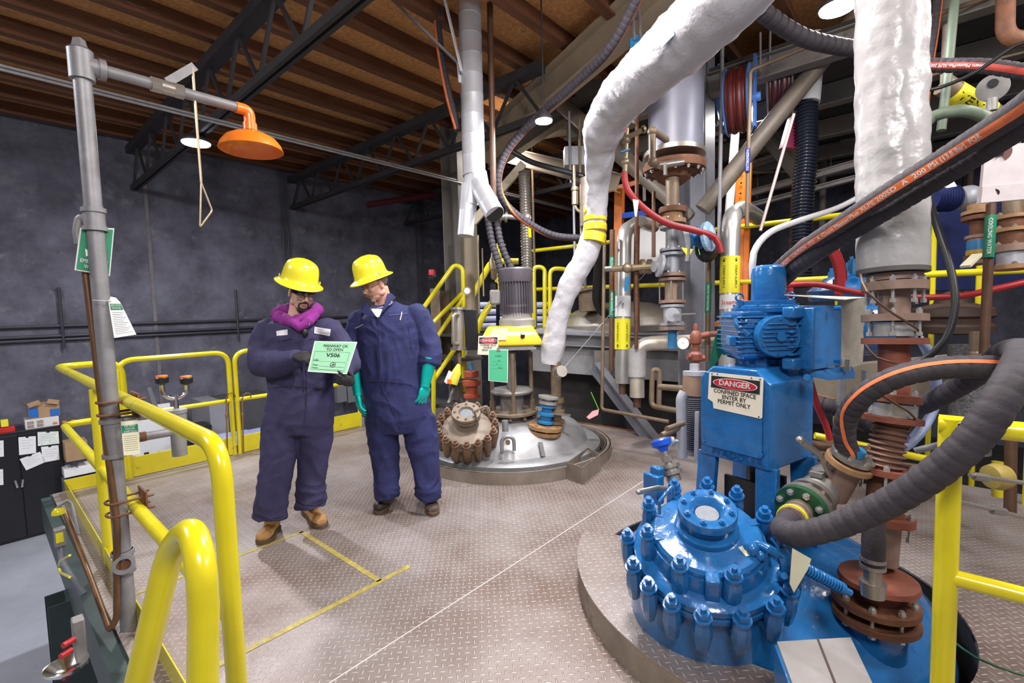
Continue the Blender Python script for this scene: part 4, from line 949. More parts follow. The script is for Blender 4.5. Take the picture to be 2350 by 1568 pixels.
# ================================================================== PEOPLE
from mathutils.bvhtree import BVHTree
Rh=V((_R0.x,_R0.y,0)).normalized(); Fh=V((math.cos(_y),math.sin(_y),0))     # image right, away (horizontal)
def bake(o):
    bpy.context.view_layer.update(); dg=bpy.context.evaluated_depsgraph_get(); ev=o.evaluated_get(dg)
    me=bpy.data.meshes.new_from_object(ev); 
    for m in o.data.materials:
        if not me.materials: me.materials.append(m)
    o.modifiers.clear(); o.data=me
    for p in me.polygons: p.use_smooth=True
    return o
def wrinkle(o,amp,fn):
    me=o.data; ns=[v.normal.copy() for v in me.vertices]
    Wm=WM.get(o.name,Matrix())
    for v,n in zip(me.vertices,ns): v.co+=n*fn(Wm@v.co)*amp
    me.update()
def bvh(o):
    Wm=WM.get(o.name,Matrix()); return BVHTree.FromPolygons([Wm@v.co for v in o.data.vertices],[list(p.vertices) for p in o.data.polygons])
def decal(name,tree,px,m,parent,off=.003,nx=8,ny=5,th=.0015,dflt=3.1):
    # px: 4 corner pixels tl,tr,br,bl laid on the surface under them
    g=[];n0=None
    for j in range(ny+1):
        for i in range(nx+1):
            u,v=i/nx,j/ny
            x=(px[0][0]*(1-u)+px[1][0]*u)*(1-v)+(px[3][0]*(1-u)+px[2][0]*u)*v; y=(px[0][1]*(1-u)+px[1][1]*u)*(1-v)+(px[3][1]*(1-u)+px[2][1]*u)*v
            h=tree.ray_cast(CO,ray(x,y).normalized()); p=h[0] if h[0] is not None else (g[-1] if g else P(x,y,dflt)); g.append(p-ray(x,y).normalized()*off)
    fs=[(j*(nx+1)+i,j*(nx+1)+i+1,(j+1)*(nx+1)+i+1,(j+1)*(nx+1)+i) for j in range(ny) for i in range(nx)]
    return MB().add(g,fs).build(name,m,parent)
def decal_line(name,tree,pts,r,m,parent,off=.002):
    q=[]
    for x,y in pts:
        h=tree.ray_cast(CO,ray(x,y).normalized()); 
        if h[0] is not None: q.append(h[0]-ray(x,y).normalized()*off)
    if len(q)<2: return None
    return MB().tube(spline(q,.02),r,6).build(name,m,parent)
skin=mat('skin_pale',(.60,.36,.27),.5,var=.08,vs=25,bump=.05,bs=90)
skin2=mat('skin_ruddy',(.66,.34,.25),.5,var=.10,vs=25,bump=.05,bs=90)
cov1=mat('purple_navy_cloth',(.034,.031,.088),.85,var=.22,vs=7,bump=.25,bs=45)
cov2=mat('navy_blue_cloth',(.018,.023,.098),.85,var=.25,vs=7,bump=.25,bs=45)
hoodm=mat('purple_cloth',(.22,.018,.21),.85,var=.15,bump=.2,bs=60)
helm=mat('yellow_hard_hat',(.78,.70,.03),.22,var=.02,coat=.4)
teal=mat('teal_rubber',(.0,.42,.38),.28,var=.10,vs=14,bump=.15,bs=25)
gl=mat('black_work_glove',(.018,.016,.019),.7,var=.5,vs=18,bump=.2,bs=60,wear=(.25,.22,.20),wscale=18,wamt=-.1)
boot1=mat('tan_nubuck',(.42,.23,.085),.7,var=.15,vs=12,bump=.2)
boot2=mat('dark_brown_leather',(.045,.03,.028),.5,var=.3,vs=14,bump=.2)
boot3=mat('worn_brown_leather',(.12,.085,.07),.6,var=.3,vs=14,bump=.2)
sole=mat('boot_sole',(.10,.065,.04),.8,var=.2)
beard=mat('dark_beard',(.035,.022,.018),.9,var=.3,vs=60,bump=.4,bs=150)
must=mat('ginger_grey_moustache',(.28,.15,.09),.9,var=.3,vs=60,bump=.4,bs=150)
hair=mat('short_grey_hair',(.22,.15,.12),.9,var=.3,vs=60)
beanie=mat('black_knit',(.008,.008,.010),.95,var=.3,vs=60,bump=.4,bs=120)
lipm=mat('lips',(.42,.14,.12),.5,var=.05); eyew=mat('eye_white',(.7,.68,.65),.3,var=0); iris=mat('dark_iris',(.03,.02,.015),.2,var=0)
lens=mat('spectacle_lens',(.9,.9,.92),.03,var=0,trans=.95)
def head(t,c,f,u,sk,neck_to,name='body',open_=0):
    f=V(f).normalized(); u=(V(u)-f*V(u).dot(f)).normalized(); r=f.cross(u)   # r: person's right
    R_=Matrix((r,f,u)).transposed()
    def H(x,y,z): return V(c)+r*x+f*y+u*z
    b=MB()
    b.sphere(H(0,-.012,.035),(.076,.097,.082),R_,24)           # cranium
    b.sphere(H(0,.012,-.02),(.068,.078,.080),R_,24)            # face
    b.sphere(H(0,.030,-.065),(.050,.052,.042),R_,20)           # jaw
    b.sphere(H(0,.070,-.088),(.021,.016,.016),R_,14)           # chin
    b.sphere(H(0,.066,.028),(.052,.02,.012),R_,16)             # brow
    b.tube([H(0,.080,.020),H(0,.095,-.002),H(0,.107,-.022)],[.007,.010,.013],10,r,1.0,1.0)  # nose
    for k in(-1,1):
        b.sphere(H(k*.011,.092,-.026),(.008,.010,.007),R_,10)
        b.sphere(H(k*.036,.062,-.018),(.022,.018,.018),R_,12)   # cheek
        b.sphere(H(k*.076,-.008,-.008),(.008,.019,.032),R_,14)  # ear
        b.sphere(H(k*.050,.005,-.062),(.018,.03,.022),R_,12)    # jaw corner
    b.sphere(H(0,.086,-.052),(.022,.012,.012),R_,12)            # mouth mound
    nk=V(neck_to); b.tube([H(0,-.03,-.03),H(0,-.03,-.07).lerp(nk,.45),nk],[.055,.060,.075],20,r)
    # hidden trunk under the clothes so the body is one piece
    b.tube([nk+V((0,0,.02)),nk-V((0,0,.12)),nk-V((0,0,.5))],[.07,.12,.10],18,Rh,1.2,.7)
    o=b.build(name,sk,t,rem=.0032,sm=5)
    for k in(-1,1):
        e=MB().sphere(H(k*.031,.066,.005),(.0135,.0130,.0105),R_,14).build('eye',eyew,t); MB().sphere(H(k*.031,.0755,-.001),(.0052,.004,.0048),R_,10).build('iris',iris,e)
        MB().sphere(H(k*.031,.069,.0115),(.0175,.0155,.0105),R_,14).build('eyelid',sk,t)
        MB().tube([H(k*.012,.087,.026),H(k*.032,.088,.031),H(k*.052,.074,.026)],[.003,.0042,.0025],8).build('eyebrow',beard if sk is skin else must,t)
    MB().tube([H(-.022,.088,-.052),H(0,.099,-.050),H(.022,.088,-.052)],[.002,.0045,.002],8,u,.8,1.2).build('lips',lipm,t)
    return H,R_
def hardhat(t,c,u,f,R=.16,Hh_=.15,label=None,dx=.0):
    u=V(u).normalized(); f=(V(f)-u*V(f).dot(u)).normalized(); r=f.cross(u); c=V(c)
    n=48; prof=[(1.0,-.012),(.995,-.004),(.84,.004),(.755,.014),(.735,.04),(.72,.075),(.68,.105),(.60,.130),(.45,.146),(.25,.155),(.0,.157)]
    vs=[];fs=[]
    for q,h_ in prof:
        for i in range(n):
            a=2*PI*i/n; ca,sa=math.cos(a),math.sin(a)
            rr=R*q; x=rr*ca*.92; y=rr*sa*(1.06)
            z=h_*(Hh_/.157)
            if q>.9 and sa>0: y+=.012*sa; z-=.010*sa*sa
            rd=0
            if q<.78:
                for xc in(-.035,0,.035): rd=max(rd,math.exp(-((x-xc)/.011)**2)*(1 if abs(xc)<.01 else .7))
                z+=.007*rd*min(1,(.78-q)*5)
            vs.append(c+r*x+f*y+u*z)
    for j in range(len(prof)-1):
        for i in range(n): k=(i+1)%n; fs.append((j*n+i,j*n+k,(j+1)*n+k,(j+1)*n+i))
    o=MB().add(vs,fs).build('hard_hat',helm,t,ang=60)
    s_=o.modifiers.new('solid','SOLIDIFY'); s_.thickness=.0035
    sb=o.modifiers.new('sub','SUBSURF'); sb.levels=1; sb.render_levels=1
    for k in(-1,1): MB().box(c+r*k*R*.74+u*.02+f*.0,(.008,.035,.022),Matrix((r,f,u)).transposed()).build('slot_lug',helm,o,bev=.003)
    return o
def hand(name,m,parent,wrist,d,n,side,curl=.5,L_=.185,sc=1.0,cuff=None,fist=0):
    # wrist point, d: direction of palm, n: palm normal (fingers curl toward it), side: +1/-1 which side the thumb is on along d x n
    d=V(d).normalized(); n=(V(n)-d*V(n).dot(d)).normalized(); s=d.cross(n)*side; W_=V(wrist); b=MB()
    if cuff: b.tube([W_-d*cuff[0],W_-d*cuff[0]*.5,W_,W_+d*.02],[cuff[1],(cuff[1]+.036)/2,.034*sc,.034*sc],16,s,1,.85)
    R_=Matrix((s,d,n)).transposed()
    b.sphere(W_+d*.055*sc,(.042*sc,.056*sc,.020*sc),R_,18); b.sphere(W_+d*.02*sc,(.031*sc,.035*sc,.021*sc),R_,14)
    ln=[.072,.080,.074,.058]; 
    for i in range(4):
        o=W_+s*((.030-.020*i)*sc)+d*((.088-.004*abs(i-1))*sc); c_=curl*(1+.12*i); p=[o-d*.02*sc,o]; a=0; dd=d
        for q,fr in((.45,.6),(.30,1.1),(.25,.9)):
            a+=c_*fr; dd=d*math.cos(a)+n*math.sin(a)+s*(.05*(1.5-i)); o=o+dd.normalized()*ln[i]*q*sc*1.05; p.append(o)
        b.tube(p,[.0105*sc,.0108*sc,.0100*sc,.0092*sc,.0075*sc],10)
        b.sphere(p[-1],.0076*sc,None,8)
    o=W_+s*.022*sc+d*.018*sc; p=[o,o+(s*.8+d*.5+n*.25)*.035*sc,o+(s*.8+d*1.1+n*.5)*.055*sc,o+(s*.55+d*1.55+n*.85)*.066*sc]
    b.tube(p,[.016*sc,.0145*sc,.012*sc,.009*sc],10); b.sphere(p[-1],.009*sc,None,8)
    return b.build(name,m,parent,rem=.0032,sm=2)
def boot(t,heel,toe,mu,ankle,w_=.052,side=1):
    heel=V(heel); toe=V(toe); heel.z=toe.z=0; d=(toe-heel).normalized(); s=V((d.y,-d.x,0)); Lb=(toe-heel).length
    pts=[]
    for a,wd in((0,.55),(.06,.75),(.2,.78),(.4,.74),(.6,.92),(.75,1.0),(.88,.85),(.96,.55),(1.0,.2)): pts.append((a,wd))
    ol=[heel+d*(a*Lb)+s*(wd*w_) for a,wd in pts]+[heel+d*(a*Lb)-s*(wd*w_) for a,wd in reversed(pts)]
    c=sum(ol,V())/len(ol); so=[c+(p-c)*1.04+V((0,0,.014)) for p in ol]
    b=MB()
    prof=[(.04,.038,.055,.040),(.15,.044,.075,.062),(.32,.042,.075,.07),(.5,.041,.058,.052),(.68,.048,.045,.036),(.84,.046,.040,.034),(.95,.030,.034,.022)]
    q=[heel+d*(a*Lb)+V((0,0,zc*.0+.022+h_*.5)) for a,wd,zc,h_ in prof]
    vs=[];fs=[];n=16
    for a,wd,zc,h_ in prof:
        o_=heel+d*(a*Lb)
        for i in range(n):
            an=2*PI*i/n; vs.append(o_+s*(wd*math.cos(an)*w_/.05)+V((0,0,.024+zc*.5+ (zc*.62)*math.sin(an))))
    for j in range(len(prof)-1):
        for i in range(n): k=(i+1)%n; fs.append((j*n+i,j*n+k,(j+1)*n+k,(j+1)*n+i))
    fs.append(list(range(n))); fs.append([(len(prof)-1)*n+i for i in range(n)])
    b.add(vs,fs); b.sphere(heel+d*(.84*Lb)+V((0,0,.048)),(.045*w_/.05,.045,.036),rotTo(V((0,0,1)),s),14)
    an=V(ankle); b.tube([heel+d*.05+V((0,0,.06)),heel+d*.055+V((0,0,.10)),an],[.046,.047,.055],16,s,1,1.1)
    bo=b.build('boot',mu,t,rem=.004,sm=3)
    MB().prism(so,V((0,0,.028))).build('sole',sole,bo,bev=.003)
    for i in range(5):
        z=.075+i*.012; c0=heel+d*(Lb*(.66-.09*i))+V((0,0,.066+.0185*i)); MB().tube([c0-s*.020,c0+V((0,0,.006)),c0+s*.020],.0028,6).build('lace',mat('boot_lace',(.30,.17,.06) if mu is boot1 else (.03,.02,.02),.7),bo)
    return bo
def collar(t,pxs,m): pass
# ---------------- left worker
D=3.25
def Q(x,y,o=0): return P(x,y,D+o)
pz=lambda p,z: V((p.x,p.y,z))
w1=thing('person','worker in a purple navy coverall, purple hood and yellow hard hat holding the green card','person',tuple(pz(FL(670,1225),0)),0,'workers in hard hats')
b=MB()
b.tube([Q(688,728,.0),Q(686,738),Q(684,752),Q(682,775),Q(683,815),Q(688,860),Q(691,895),Q(690,930),Q(686,965),Q(684,992)],[.085,.145,.205,.225,.222,.215,.212,.228,.240,.20],28,Rh,1,.66)
b.tube(spline([Q(622,752,0),Q(606,778,-.01),Q(602,812,-.04),Q(605,836,-.09)],.03),.088,16).sphere(Q(603,834,-.07),.090)
b.tube([Q(605,836,-.09),Q(640,836,-.19),Q(672,826,-.235),Q(684,822,-.25)],[.088,.080,.064,.058],16)
b.tube([Q(752,754,0),Q(776,785,-.01),Q(796,818,-.05),Q(800,836,-.09)],[.090,.082,.076,.070],16).sphere(Q(800,834,-.08),.074)
b.tube([Q(800,836,-.09),Q(788,850,-.17),Q(786,868,-.24)],[.074,.064,.056],16)
b.sphere(Q(622,757),(.092,.08,.08)).sphere(Q(750,757),(.092,.08,.08))
b.tube([Q(652,955,-.02),Q(643,1010,-.05),Q(636,1065,-.08),Q(627,1120,-.09),Q(620,1165,-.10),Q(618,1186,-.10)],[.130,.122,.108,.103,.100,.104],20,Rh,1,.9)
b.tube([Q(722,955,0),Q(722,1005,.02),Q(718,1060,.04),Q(714,1105,.06),Q(713,1140,.07),Q(713,1162,.07)],[.125,.118,.098,.096,.098,.104],20,Rh,1,.9)
cv1=bake(b.build('coverall',cov1,w1,rem=.008,sm=3))
def folds(p):
    wv=V((mnoise.noise(p*4),mnoise.noise(p*4+V((7,0,0))),mnoise.noise(p*4+V((0,7,0)))))*.12
    a=p+wv
    q=mnoise.noise(V((a.x*8,a.y*8,a.z*3.5)))
    r=1-abs(mnoise.noise(V((a.x*10+3,a.y*10,a.z*7)))*2.6); r2=1-abs(mnoise.noise(V((a.x*5,a.y*5+5,a.z*13)))*3)
    low=max(0,min(1,(.45-p.z)/.25)); return q*1.1+ r*.8+ r2*(.15+1.2*low)
wrinkle(cv1,.0075,folds)
tr1=bvh(cv1)
hc=Q(693,673,-.06); f1=(-Fh*.72+Rh*.60-V((0,0,.38))); u1=V((0,0,1))+Rh*.14
H1,RH1=head(w1,hc,f1,u1,skin,Q(684,735,.0))
# beard, moustache, beanie
bd=MB().sphere(H1(0,.066,-.092),(.030,.022,.022),RH1,16).sphere(H1(0,.052,-.100),(.034,.03,.016),RH1,14)
for k in(-1,1): bd.tube([H1(k*.028,.074,-.048),H1(k*.030,.070,-.07),H1(k*.022,.070,-.09)],[.005,.007,.008],8)
bd.build('beard',beard,w1,rem=.004,sm=1)
MB().tube([H1(-.030,.076,-.048),H1(-.012,.094,-.039),H1(.012,.094,-.039),H1(.030,.076,-.048)],[.004,.005,.005,.004],8).build('moustache',beard,w1)
bn=MB().sphere(H1(0,-.014,.04),(.082,.102,.083),RH1,24).sphere(H1(0,-.045,-.005),(.078,.070,.065),RH1,20); bn.build('knit_cap',beanie,w1,rem=.006,sm=2)
def specs(t,H,R_,frame):
    g=MB()
    for k in(-1,1):
        g.tube([H(k*.006,.100,.012),H(k*.035,.096,.016),H(k*.060,.080,.014),H(k*.070,.05,.010),H(k*.080,-.01,.008)],.0022,6)
        o=[H(k*(.033+.025*math.cos(a)),.098-.012*abs(math.cos(a)*.5+.5) ,-.001+.016*math.sin(a)) for a in[2*PI*i/16 for i in range(16)]]
        g.tube(o+[o[0]],.0011,5)
    gg=g.build('glasses',frame,t)
    for k in(-1,1):
        o=[H(k*(.033+.025*math.cos(a)),.098-.012*abs(math.cos(a)*.5+.5),-.001+.016*math.sin(a)) for a in[2*PI*i/16 for i in range(16)]]
        MB().add(o,[list(range(16))]).build('lens',lens,gg)
specs(w1,H1,RH1,blk)
hardhat(w1,P(687,648,D-.07),V((0,0,1))+Rh*.32-Fh*.13,-Fh+Rh*.5,.170,.158)
# hood
hd=MB(); ctr=Q(684,716,.0)
lp=[]
for i in range(24):
    a=2*PI*i/24; lp.append(ctr+Rh*(.128*math.cos(a))+Fh*(.105*math.sin(a))+V((0,0,.030*math.sin(a)-.030*max(0,-math.sin(a))**2)))
hd.tube(lp,[.040+.008*math.sin(3*i) for i in range(24)],12,None,1,1,True)
hd.tube([Q(640,722,-.03),Q(668,738,-.13),Q(688,752,-.155),Q(708,738,-.13),Q(724,722,-.05)],[.03,.035,.030,.035,.03],12)
ho=bake(hd.build('hood',hoodm,w1,rem=.006,sm=3)); wrinkle(ho,.006,folds)
# patches, pockets, flap, clip
pm=mat('white_patch',(.66,.64,.68),.7,var=.04)
decal('name_patch',tr1,[(634,760),(660,756),(660,769),(635,771)],pm,w1,.004)
pt_=decal('company_patch',tr1,[(722,750),(759,756),(757,772),(721,765)],pm,w1,.004)
s=Quad(*[tr1.ray_cast(CO,ray(*q).normalized())[0]-ray(*q).normalized()*.012 for q in((722,750),(759,756),(757,772),(721,765))])
s.text('patch_lettering','Lacamas',.32,.30,.22,mat('grey_thread',(.2,.2,.24),.7),pt_,off=.002,bold=.01,maxw=.5); s.text('patch_lettering','Laboratories',.52,.62,.22,MATS['grey_thread'],pt_,off=.004,bold=.004,maxw=.85)
seam=mat('dark_seam',(.02,.015,.04),.8); seam2=mat('navy_seam',(.01,.012,.05),.8)
decal_line('chest_pocket_edge',tr1,[(640,783),(655,781),(668,777)],.003,seam,w1); decal_line('chest_pocket_edge',tr1,[(640,783),(643,800),(650,830)],.002,seam,w1)
decal_line('chest_pocket_edge',tr1,[(713,778),(735,777),(757,786)],.003,seam,w1)
decal_line('front_seam',tr1,[(690,757),(691,800),(694,850),(697,880),(697,900)],.0035,seam,w1); decal_line('front_seam',tr1,[(702,850),(704,900),(700,960),(690,1000)],.003,seam,w1)
decal_line('waist_seam',tr1,[(616,892),(640,889),(670,887),(700,889),(740,892),(765,890)],.003,seam,w1)
decal_line('hip_pocket_edge',tr1,[(606,930),(602,960),(598,1000)],.003,seam,w1); decal_line('cuff_seam',tr1,[(584,1183),(600,1188),(630,1190),(650,1184)],.004,seam,w1); decal_line('cuff_seam',tr1,[(680,1150),(700,1158),(730,1158),(748,1148)],.004,seam,w1)
h=tr1.ray_cast(CO,ray(700,764).normalized())[0]; hh=h-ray(700,764).normalized()*.02
MB().sphere(hh,(.022,.016,.03)).build('gas_monitor',blk,w1,bev=0); MB().tube(spline([hh+V((.01,0,.03)),P(708,748,2.98),P(713,735,3.0)],.01),.0018,6).build('monitor_cord',chrome,w1)
# card
tcd=thing('permit_card','green laminated MANWAY OK TO OPEN card held by the left worker','card',tuple(P(762,820,2.93)))
s=Quad(P(722,783,2.99),P(820,785,2.99),P(796,859,2.87),P(706,853,2.87))
s.plate('laminate',mat('clear_laminate',(.62,.74,.64),.15,var=.02,coat=.6),tcd,.0012,-.0,-.0,1.0,1.0)
s.plate('green_sheet',greenp,tcd,.0008,.025,.03,.975,.965,.0012)
s.text('lettering','MANWAY OK',.53,.16,.10,ink,tcd,.0022,.015,maxw=.58); s.text('lettering','TO OPEN',.53,.28,.09,ink,tcd,.0022,.015,maxw=.40); s.text('lettering','V506',.53,.46,.13,ink,tcd,.0022,.03,maxw=.34)
s.text('lettering','LEL:',.16,.63,.065,ink,tcd,.0022,.02,maxw=.15); s.text('lettering','Date:',.16,.78,.055,ink,tcd,.0022,.02,maxw=.13); s.text('lettering','Initials:',.17,.87,.05,ink,tcd,.0022,.02,maxw=.15)
for (u0,u1,v) in((.07,.91,.345),(.07,.91,.925),(.25,.88,.66),(.25,.88,.81),(.25,.88,.90)): s.plate('ruled_line',ink,tcd,.0005,u0,v,u1,v+.006,.0018)
for u in(.07,.905): s.plate('ruled_line',ink,tcd,.0005,u,.345,u+.004,.93,.0018)
s.plate('round_logo',ink,tcd,.0006,.515,.67,.655,.83,.0018,True); s.plate('round_logo',greenp,tcd,.0006,.53,.69,.64,.81,.0022,True); s.plate('round_logo',ink,tcd,.0006,poly=[(.55,.77),(.60,.71),(.63,.75),(.57,.79)],off=.0026)
# hands
hand('glove',gl,w1,P(677,818,2.95),Rh*1.0-V((0,0,.12))+Fh*-.05,Fh*.55-V((0,0,.75)),1,.85,sc=1.0)
hand('glove',gl,w1,P(810,880,2.94),-Rh*.42-Fh*.62+V((0,0,.36)),Fh*.8-Rh*.5+V((0,0,.15)),-1,.5,sc=.82)
boot(w1,FL(632,1214),FL(601,1252),boot1,Q(622,1178,-.09),.056)
boot(w1,FL(703,1176),FL(742,1214),boot1,Q(712,1150,.05),.056)
# ---------------- right worker
D=3.58
w2=thing('person','worker in a navy coverall with teal rubber gloves and yellow hard hat, reading the card','person',tuple(pz(FL(935,1170),0)),0,'workers in hard hats')
b=MB()
b.tube([Q(885,698,.02),Q(887,712,.02),Q(890,730,.01),Q(893,755),Q(897,800),Q(903,850),Q(908,890),Q(912,925),Q(918,960),Q(920,990)],[.095,.165,.225,.245,.250,.248,.240,.242,.242,.20],28,Rh,1,.70)
b.tube(spline([Q(957,722,0),Q(976,758,0),Q(985,790,-.02),Q(987,815,-.05),Q(985,838,-.07)],.03),.086,16).tube([Q(985,800,-.03),Q(986,845,-.08)],[.084,.070],14)
b.tube(spline([Q(826,730,0),Q(818,760,0),Q(816,800,-.02),Q(818,850,-.05)],.03),.078,16)
b.sphere(Q(825,735),(.085,.08,.08)).sphere(Q(955,722,0),(.09,.08,.08))
b.tube([Q(878,960,0),Q(880,1010,0),Q(885,1060,.0),Q(888,1105,.0),Q(889,1142,.0)],[.128,.118,.100,.092,.090],20,Rh,1,.95)
b.tube([Q(958,960,.02),Q(968,1010,.0),Q(976,1060,-.02),Q(981,1105,-.03),Q(984,1146,-.03)],[.132,.122,.100,.090,.088],20,Rh,1,.95)
cv2=bake(b.build('coverall',cov2,w2,rem=.008,sm=3)); wrinkle(cv2,.0075,folds); tr2=bvh(cv2)
hc=Q(861,655,-.07); f2=(-Fh*.66-Rh*.62-V((0,0,.44))); u2=V((0,0,1))-Rh*.1
H2,RH2=head(w2,hc,f2,u2,skin2,Q(882,708,.02))
MB().tube([H2(-.034,.074,-.052),H2(-.018,.094,-.044),H2(0,.100,-.040),H2(.018,.094,-.044),H2(.034,.074,-.052)],[.005,.010,.010,.010,.005],10).build('moustache',must,w2,rem=.004,sm=1)
MB().sphere(H2(0,-.022,.03),(.079,.095,.075),RH2,20).build('hair',hair,w2)
specs(w2,H2,RH2,brass)
hardhat(w2,P(853,637,D-.08),V((0,0,1))-Rh*.24-Fh*.24,-Fh*.8-Rh*.6,.160,.160)
# t-shirt, collar
tsh=mat('white_cotton',(.75,.75,.80),.8,var=.03)
MB().tube([Q(884,722,0),Q(880,708,-.02),Q(877,700,-.03)],[.135,.100,.080],20,Rh,1,.9).build('t_shirt',tsh,w2)
ts=decal('t_shirt_front',tr2,[(850,708),(880,710),(870,728),(864,728)],tsh,w2,.006,8,8)
def cflap(px,dd): 
    q=[P(x,y,D+o) for x,y,o in px]; MB().prism(q,tocam(q[0])*.008).build('collar',cov2,w2,bev=.003)
cflap([(889,674,-.05),(898,673,-.02),(909,683,-.10),(898,692,-.15),(873,722,-.20),(882,698,-.14)],0)
cflap([(842,695,-.10),(829,702,-.10),(827,716,-.14),(842,723,-.16),(866,729,-.185),(848,710,-.16)],0)
decal_line('front_seam',tr2,[(866,730),(869,780),(872,830),(876,870),(880,905)],.003,seam2,w2); decal_line('front_seam',tr2,[(880,900),(900,940),(918,985)],.003,seam2,w2)
decal_line('chest_pocket_edge',tr2,[(893,724),(912,722),(935,719)],.003,mat('pale_thread',(.12,.13,.3),.8),w2); decal_line('chest_pocket_edge',tr2,[(815,754),(824,750),(833,745)],.003,mat('white_thread',(.6,.6,.65),.8),w2)
decal_line('shoulder_seam',tr2,[(938,700),(936,730),(938,760),(944,800)],.003,seam2,w2); decal_line('waist_seam',tr2,[(846,878),(870,876),(905,878),(945,884),(985,884)],.0025,seam2,w2)
decal_line('pen',tr2,[(918,735),(921,724),(922,716)],.004,whitep,w2,.006)
for x,y in((836,712),(858,725)): 
    h=tr2.ray_cast(CO,ray(x,y).normalized())[0]
    if h: MB().sphere(h-ray(x,y).normalized()*.02,.005).build('snap_button',chrome,w2)
hand('rubber_glove',teal,w2,Q(976,882,-.10),-V((0,0,1))-Rh*.22-Fh*.1,-Rh*.7+Fh*.5,1,.30,sc=1.12,cuff=(.20,.062))
hand('rubber_glove',teal,w2,Q(820,902,-.08),-V((0,0,1))+Rh*.12-Fh*.1,Rh*.7+Fh*.4,-1,.30,sc=1.08,cuff=(.19,.050))
boot(w2,FL(898,1146),FL(866,1182),boot2,Q(889,1138,0),.054)
boot(w2,FL(980,1144),FL(996,1186),boot3,Q(984,1140,-.03),.054)
MB().box(Q(846,975,-.05),(.03,.03,.12)).build('belt_pouch',blk,w2,bev=.006)
# ================================================================== PLANT PIPING
def T(name,label,cat,m,pts,w,sm=False,group=None,n=14,rad=None):
    """pts (x,y,d); w = width in photo pixels at the first point's depth"""
    r=w/2*pts[0][2]/FPX
    return pipe(name,label,cat,PP(pts),r,m,group,sm,rad,n)
def labelband(o_,base,txt,m,tm,a,b,r,parent,arrow=False,vert=True,size=None,dbl=False):
    # coloured sleeve on a straight pipe from a to b with text running along it
    a=V(a);b=V(b); mb=MB().cyl(a,b,r+.002,n=24); s=mb.build(base,m,parent)
    L_=(b-a).length; pts=[a.lerp(b,i/12) for i in range(13)]
    for off_ in ((0,) if not dbl else (-.62,.62)):
        vs,fs=textmesh(txt,1,.01); w_=max(q.x for q in vs)-min(q.x for q in vs); k=L_*(.62 if arrow else .85)/w_
        ky=min(k,(size or r*.62)/.72)
        vs=[V((q.x*k,q.y*ky,0)) for q in vs]
        c0=tocam((a+b)/2); ax=(b-a).normalized(); 
        rot_=Matrix.Rotation(off_,3,ax); f_=lambda p: rot_@c0
        path_wrap(pts,vs,fs,r+.002,L_*(.56 if arrow else .5),f_,.001).build('lettering',tm,s)
        if arrow:
            aw=[V((0,0,0)),V((L_*.045,r*.28,0)),V((L_*.045,r*.09,0)),V((L_*.11,r*.09,0)),V((L_*.11,-r*.09,0)),V((L_*.045,-r*.09,0)),V((L_*.045,-r*.28,0))]
            path_wrap(pts,[V((q.x,q.y,0)) for q in aw],[list(range(7))],r+.002,L_*.05,f_,.001).build('arrow',tm,s)
    return s
dkfl=mat('shade_dark_floor',(.05,.045,.04),.8,var=.3)
struct(MB().box((9,1.5,-1.28),(7.6,13,.06)).build('floor',dkfl))  # right part of the ground floor, shade put into its dark colour
# ---- spiral duct
t=thing('spiral_duct','tall pale spiral duct splitting into two branches behind the workers','duct',tuple(P(1085,540,5.6)))
a,b=P(1077,-5,4.4),P(1088,405,4.4)
def sduct(a,b,r,name,m=duct,pitch=.175):
    a=V(a);b=V(b);L_=(b-a).length; n=max(2,int(L_/pitch)); prof=[]
    for i in range(n):
        h=L_*i/n; prof+=[(r,h),(r,h+L_/n-.010),(r*1.022,h+L_/n-.006),(r*1.022,h+L_/n-.002)]
    prof.append((r,L_)); return MB().lathe(prof,a,b-a,32).build(name,m,t)
sduct(a,b,.105,'duct_body')
j=P(1092,415,4.4)
sduct(j,P(1136,492,4.2),.088,'branch_duct',pitch=.12); MB().cyl(P(1136,492.6,4.2),P(1134,489,4.21),.083).build('branch_opening',blk,t)
sduct(P(1077,425,4.4),P(1068,542,4.4),.075,'branch_duct',pitch=.3); MB().cyl(P(1091,400,4.4),P(1098,428,4.4),.107,.10,n=28).cyl(P(1089,405,4.4),P(1076,470,4.4),.095,.077,n=28).build('wye_body',duct,t)
wbar=mat('white_angle_bar',(.62,.61,.62),.5,var=.05)
tag(MB().bar(P(880,-20,4.4),P(1058,152,4.4),.035,.02).build('duct_brace',galv),'long grey brace bar slanting down to the spiral duct from the left','brace')
tag(MB().bar(P(1020,-5,4.3),P(1060,165,4.3),.045,.015).build('duct_brace',wbar),'short white brace bar against the left side of the spiral duct','brace')
tag(MB().bar(P(1052,145,4.35),P(1056,190,4.35),.03,.015).build('duct_clip',wbar),'small white clip on the left side of the spiral duct','clip')
# ---- columns and beams
def IB(label,a,b,w_,h_,m=beam,ref=(0,0,1),name='steel_beam',t_=.015):
    return tag(MB().ibeam(P(*a),P(*b),w_,h_,t_,ref).build(name,m),label,'beam' if 'beam' in name or 'brace' in name else 'column')
def colm(label,x,y0,y1,d,w_,m=beam,zb=-1.28):
    a=P(x,y0,d); return tag(MB().ibeam((a.x,a.y,zb),(a.x,a.y,a.z),w_,w_,.016,(0,1,0)).build('steel_column',m),label,'column')
c=colm('grey bolted steel column left of the spiral duct',1045,215,900,7.0,.36)
c=P(1045,600,7.0)
colm('grey painted steel column behind the glass fitting stack',1597,120,1000,5.1,.30,mat('blue_grey_column',(.22,.22,.25),.5,var=.15,wear=(.14,.11,.09),wscale=5))
T('tan_pole','tan round pole rising behind the seal pot left of the grey motor','pole',tanbeam,[(1075,520,6.6),(1080,760,6.6)],24)
